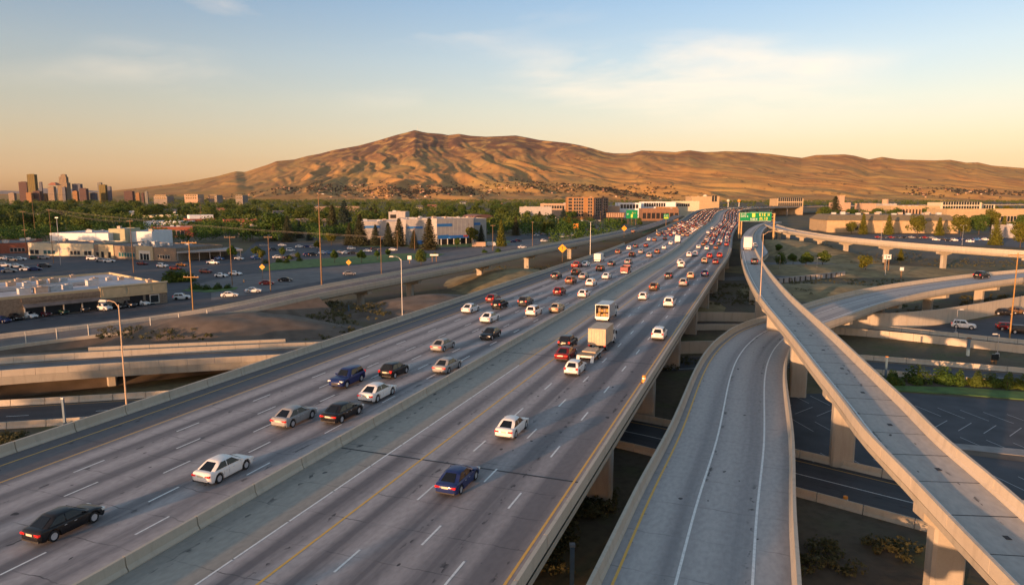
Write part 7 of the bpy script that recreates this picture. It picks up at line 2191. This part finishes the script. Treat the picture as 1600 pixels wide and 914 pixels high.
for k, (x0, x1) in enumerate(((.2, 6.4), (6.5, 12.0), (12.1, gw - 2.2))):
    pnl = MB().box(x0, x1, -.55, -.42, botz, topz - (.0 if k else .3)).build('sign_panel', M_GSIGN, t)
    bd = MB().box(x0 + .1, x1 - .1, -.565, -.55, botz + .1, botz + .2).box(x0 + .1, x1 - .1, -.565, -.55, topz - .55, topz - .45)
    bd.build('panel_border', M_WSIGN, pnl)
lettered(t, .8, 5.6, botz + H_ * .42, botz + H_ * .60, M_WSIGN, 1, -.59)
lettered(t, .8, 4.6, botz + H_ * .68, botz + H_ * .84, M_WSIGN, 2, -.59)
MB().box(8.0, 9.9, -.58, -.55, botz + H_ * .45, botz + H_ * .85).build('shield_mark', M_SYEL, t)
lettered(t, 7.0, 11.6, botz + H_ * .12, botz + H_ * .32, M_WSIGN, 3, -.59)
lettered(t, 12.6, gw - 2.8, botz + H_ * .55, botz + H_ * .86, M_SYEL, 4, -.59, .6)
lettered(t, 12.9, gw - 2.9, botz + H_ * .14, botz + H_ * .42, M_SYEL, 5, -.59, .6)
def panel_sign(name, label, x0, x1, yt, yb, y_foot, mat_, posts=2, z=0.0, group=None, marks=()):
    a, b = P(x0, y_foot, z), P(x1, y_foot, z)
    d = a.y
    t = tag(empty(name, a, 0), label, 'sign', group)
    w = b.x - a.x
    za, zb = CAM_H - (yb - 310) / FPX * d - z, CAM_H - (yt - 310) / FPX * d - z
    MB().box(0, w, -.12, 0, za, zb).build('panel', mat_, t)
    for i in range(posts):
        x = w * (i + .5) / posts
        MB().box(x - .18, x + .18, .02, .3, 0, zb - .2).build('post', M_WOODPOLE, t)
    for (u0, u1, v0, v1, m_) in marks:
        MB().box(w * u0, w * u1, -.15, -.12, za + (zb - za) * v0, za + (zb - za) * v1).build('lettering', m_, t)
    return t, w, za, zb
t, w, za, zb = panel_sign('highway_sign', 'green exit sign on posts beside the fork of the ramp', 978, 996, 328, 341, 352, M_GSIGN, 3, 6.0, marks=((.42, .56, .12, .5, M_SYEL),))
lettered(t, w * .08, w * .36, za + (zb - za) * .42, za + (zb - za) * .60, M_WSIGN, 8, -.18); lettered(t, w * .5, w * .92, za + (zb - za) * .55, za + (zb - za) * .74, M_SYEL, 9, -.18)
t, w, za, zb = panel_sign('highway_sign', 'small green and yellow sign on a pole above the grass wedge', 1036.5, 1044.5, 334, 342, 354, M_GSIGN, 1, 8.0, marks=((.1, .9, .08, .4, mat('sign_lime', (.45, .55, .03), .5)),))
lettered(t, w * .1, w * .9, za + (zb - za) * .55, za + (zb - za) * .8, M_WSIGN, 10, -.18)
panel_sign('billboard', 'brown slatted back of a billboard on timber legs left of the green sign', 947, 975, 332, 339.5, 353, M_SHED, 4, 4.0, marks=tuple((i / 8 + .02, i / 8 + .08, .1, .9, M_PINK) for i in range(8)))
panel_sign('work_sign', 'orange rectangular sign by the crowded lot', 895.5, 904, 349, 356, 370, M_ORANGE, 2, 0.0)
panel_sign('lot_sign', 'white board sign on two posts under the upper ramp', 1379, 1390.5, 397, 404.5, 427, M_WSIGN, 2, 0.0, marks=((.3, .42, .2, .8, M_TRIM), (.55, .8, .3, .6, M_TRIM)))
panel_sign('route_sign', 'small white shield sign on a thin post by the right street', 1405, 1411, 417, 422.5, 435, M_WSIGN, 1, 0.0)
panel_sign('lot_sign', 'long white board sign at the street by the grey ramp', 672, 685, 396.5, 399, 409, M_WSIGN, 2, 0.0)
panel_sign('route_sign', 'small white sign on a post before the lawn', 637, 643, 399, 405, 412, M_WSIGN, 1, 0.0)
panel_sign('notice_board', 'dark square notice board on the gravel by the lower road', 1548, 1559, 556, 566, 569, M_PANE, 2, 0.0)
panel_sign('route_sign', 'small blue sign under the grey ramp beside its pier', 639, 642.5, 441.5, 446.5, 460, M_BLUE, 1, 0.0)
# far round tanks on the skyline by the highway bend
for x, lab, m_ in ((1137, 'pale round lamp globe tank above the far traffic', M_CREAM), (1154, 'orange round tank above the far traffic', M_ORANGE)):
    b = P(x, 336)
    t = tag(empty('water_tank', (b.x, b.y, 0)), lab, 'tank')
    v, f = [], []
    for j in range(7):
        for i in range(12):
            th = math.pi * (j + .15) / 6.3
            v.append((3.2 * math.sin(th) * math.cos(i * math.pi / 6), 3.2 * math.sin(th) * math.sin(i * math.pi / 6), 27.5 + 3 * math.cos(th)))
    f = [(j * 12 + i, (j + 1) * 12 + i, (j + 1) * 12 + (i + 1) % 12, j * 12 + (i + 1) % 12) for j in range(6) for i in range(12)] + [tuple(range(12)), tuple(reversed(range(72, 84)))]
    link('bowl', mesh('tank_bowl', v, f, True, None, [m_]), None, t)
    MB().tube((0, 0, 0), (0, 0, 25), .8, .5, 8).build('stem', M_METAL, t)
# radio masts on the summit
for i, (x, h_) in enumerate(((651, 42), (654, 26))):
    j = int(np.argmin(np.abs(np.arange(-380, 2060, 2.6) - x)))
    X, Y, Z = HX[189, j], HY[189, j], HZ[189, j]
    t = tag(empty('radio_mast', (X, Y, Z - 2)), ('taller' if i == 0 else 'shorter') + ' thin radio mast on the summit of the hill', 'mast')
    MB().tube((0, 0, 0), (0, 0, h_), 1.4, .7, 5).build('mast', M_FRAME, t)

# --- chain-link fence on the frontage
def chain():
    m, N, L, b = new_mat('chain_link_mesh')
    tr = N.new('ShaderNodeBsdfTransparent')
    mx = N.new('ShaderNodeMixShader'); mx.inputs[0].default_value = 0.22
    b.inputs['Base Color'].default_value = (.3, .28, .26, 1)
    L.new(tr.outputs[0], mx.inputs[1]); L.new(b.outputs[0], mx.inputs[2]); L.new(mx.outputs[0], N['Material Output'].inputs[0])
    return m
t = tag(empty('chain_link_fence', A.at(6, 6.2)), 'chain-link fence with pale posts between the frontage road and the low bridge', 'fence')
o = -Vector(t.location)
sF = sA_f - 4
n_p = int(sF / 6.0)
for i in range(n_p + 1):
    s = 6 + (sF - 6) * i / n_p
    p = A.at(s, 6.2)
    MB().tube((0, 0, -.4), (0, 0, 2.7), .11, n=7).build('fence_post', M_FRAME, t, loc=p + o)
    if i < n_p:
        s2 = 6 + (sF - 6) * (i + 1) / n_p
        for nm, prof, m_ in (('mesh_panel', [(6.2, .05), (6.2, 2.5)], chain() if 'chain_link_mesh' not in MATS else MATS['chain_link_mesh']), ('top_rail', [(6.16, 2.55), (6.24, 2.55), (6.24, 2.63), (6.16, 2.63)], M_FRAME)):
            me = sweep_mesh(nm, A, prof, s + .12, s2 - .12, 4, nm == 'top_rail', nm == 'top_rail'); me.transform(Matrix.Translation(o)); link(nm, me, m_, t)
me = sweep_mesh('kerb', A, [(6.5, .3), (5.9, .3), (5.9, -1.0), (6.5, -1.0)], 0, sA_f, 4, True, True)
me.transform(Matrix.Translation(o)); link('kerb', me, M_CONC, t)
# white-red drum markers and cones
def cone(p, label, m_=None):
    t = tag(empty('traffic_drum', p), label, 'traffic drum')
    MB().tube((0, 0, .05), (0, 0, 1.0), .3, .22, 10).build('body', m_ or M_ORANGE, t)
    MB().box(-.38, .38, -.38, .38, 0, .06).build('foot', M_TRIM, t)
    MB().tube((0, 0, .55), (0, 0, .7), .268, .252, 10).build('band', M_WSIGN, t)
cone(MAIN.at(MAIN.nearest(P(1012, 597, 8)), RB - .5), 'orange drum on the shoulder by the highway parapet')
cone(P(381, 441), 'red drum on the empty asphalt beside the street')
cone(P(755, 381), 'orange drum right of the mall entrance by the utility pole')
cone(Kp.at(Kp.nearest((34, 76, 0)) + 6, 4.9), 'orange drum in the sunken road under the flyover')
# utility cabinet, shed van by the mall
t = tag(empty('storage_trailer', P(748, 386), .1), 'small white storage trailer right of the mall entrance', 'trailer')
MB().box(-4.5, 4.5, -1.2, 1.2, .5, 3.3).build('box', M_PINK, t); MB().box(-4.5, 4.5, -.9, .9, .3, .5).build('chassis', M_TRIM, t); add_wheels(t, [(-2.5, 1.0), (-2.5, -1.0), (2.5, 1.0), (2.5, -1.0)], .4, .25)
t = tag(empty('storage_trailer', P(767, 385), .1), 'rounded silver trailer parked beside the white one', 'trailer')
MB().box(-3.2, 3.2, -1.2, 1.2, .5, 2.4).box(-2.6, 2.6, -1.0, 1.0, 2.4, 2.9).build('box', M_UNITG, t); MB().box(-3, 3, -.8, .8, .3, .5).build('chassis', M_TRIM, t); add_wheels(t, [(-1.5, 1.0), (-1.5, -1.0), (1.5, 1.0), (1.5, -1.0)], .4, .25)

# ================================================================== AIR
M_h, N_h, L_h, b_h = new_mat('evening_air')
N_h.remove(b_h)
pv = N_h.new('ShaderNodeVolumePrincipled')
pv.inputs['Color'].default_value = (0.95, 0.90, 0.88, 1)
pv.inputs['Density'].default_value = 0.00001
pv.inputs['Anisotropy'].default_value = 0.2
L_h.new(pv.outputs[0], N_h['Material Output'].inputs['Volume'])
hz = MB().box(-9500, 9500, -650, 9000, -1.5, 800).build('haze', M_h)
tag(hz, kind='stuff')
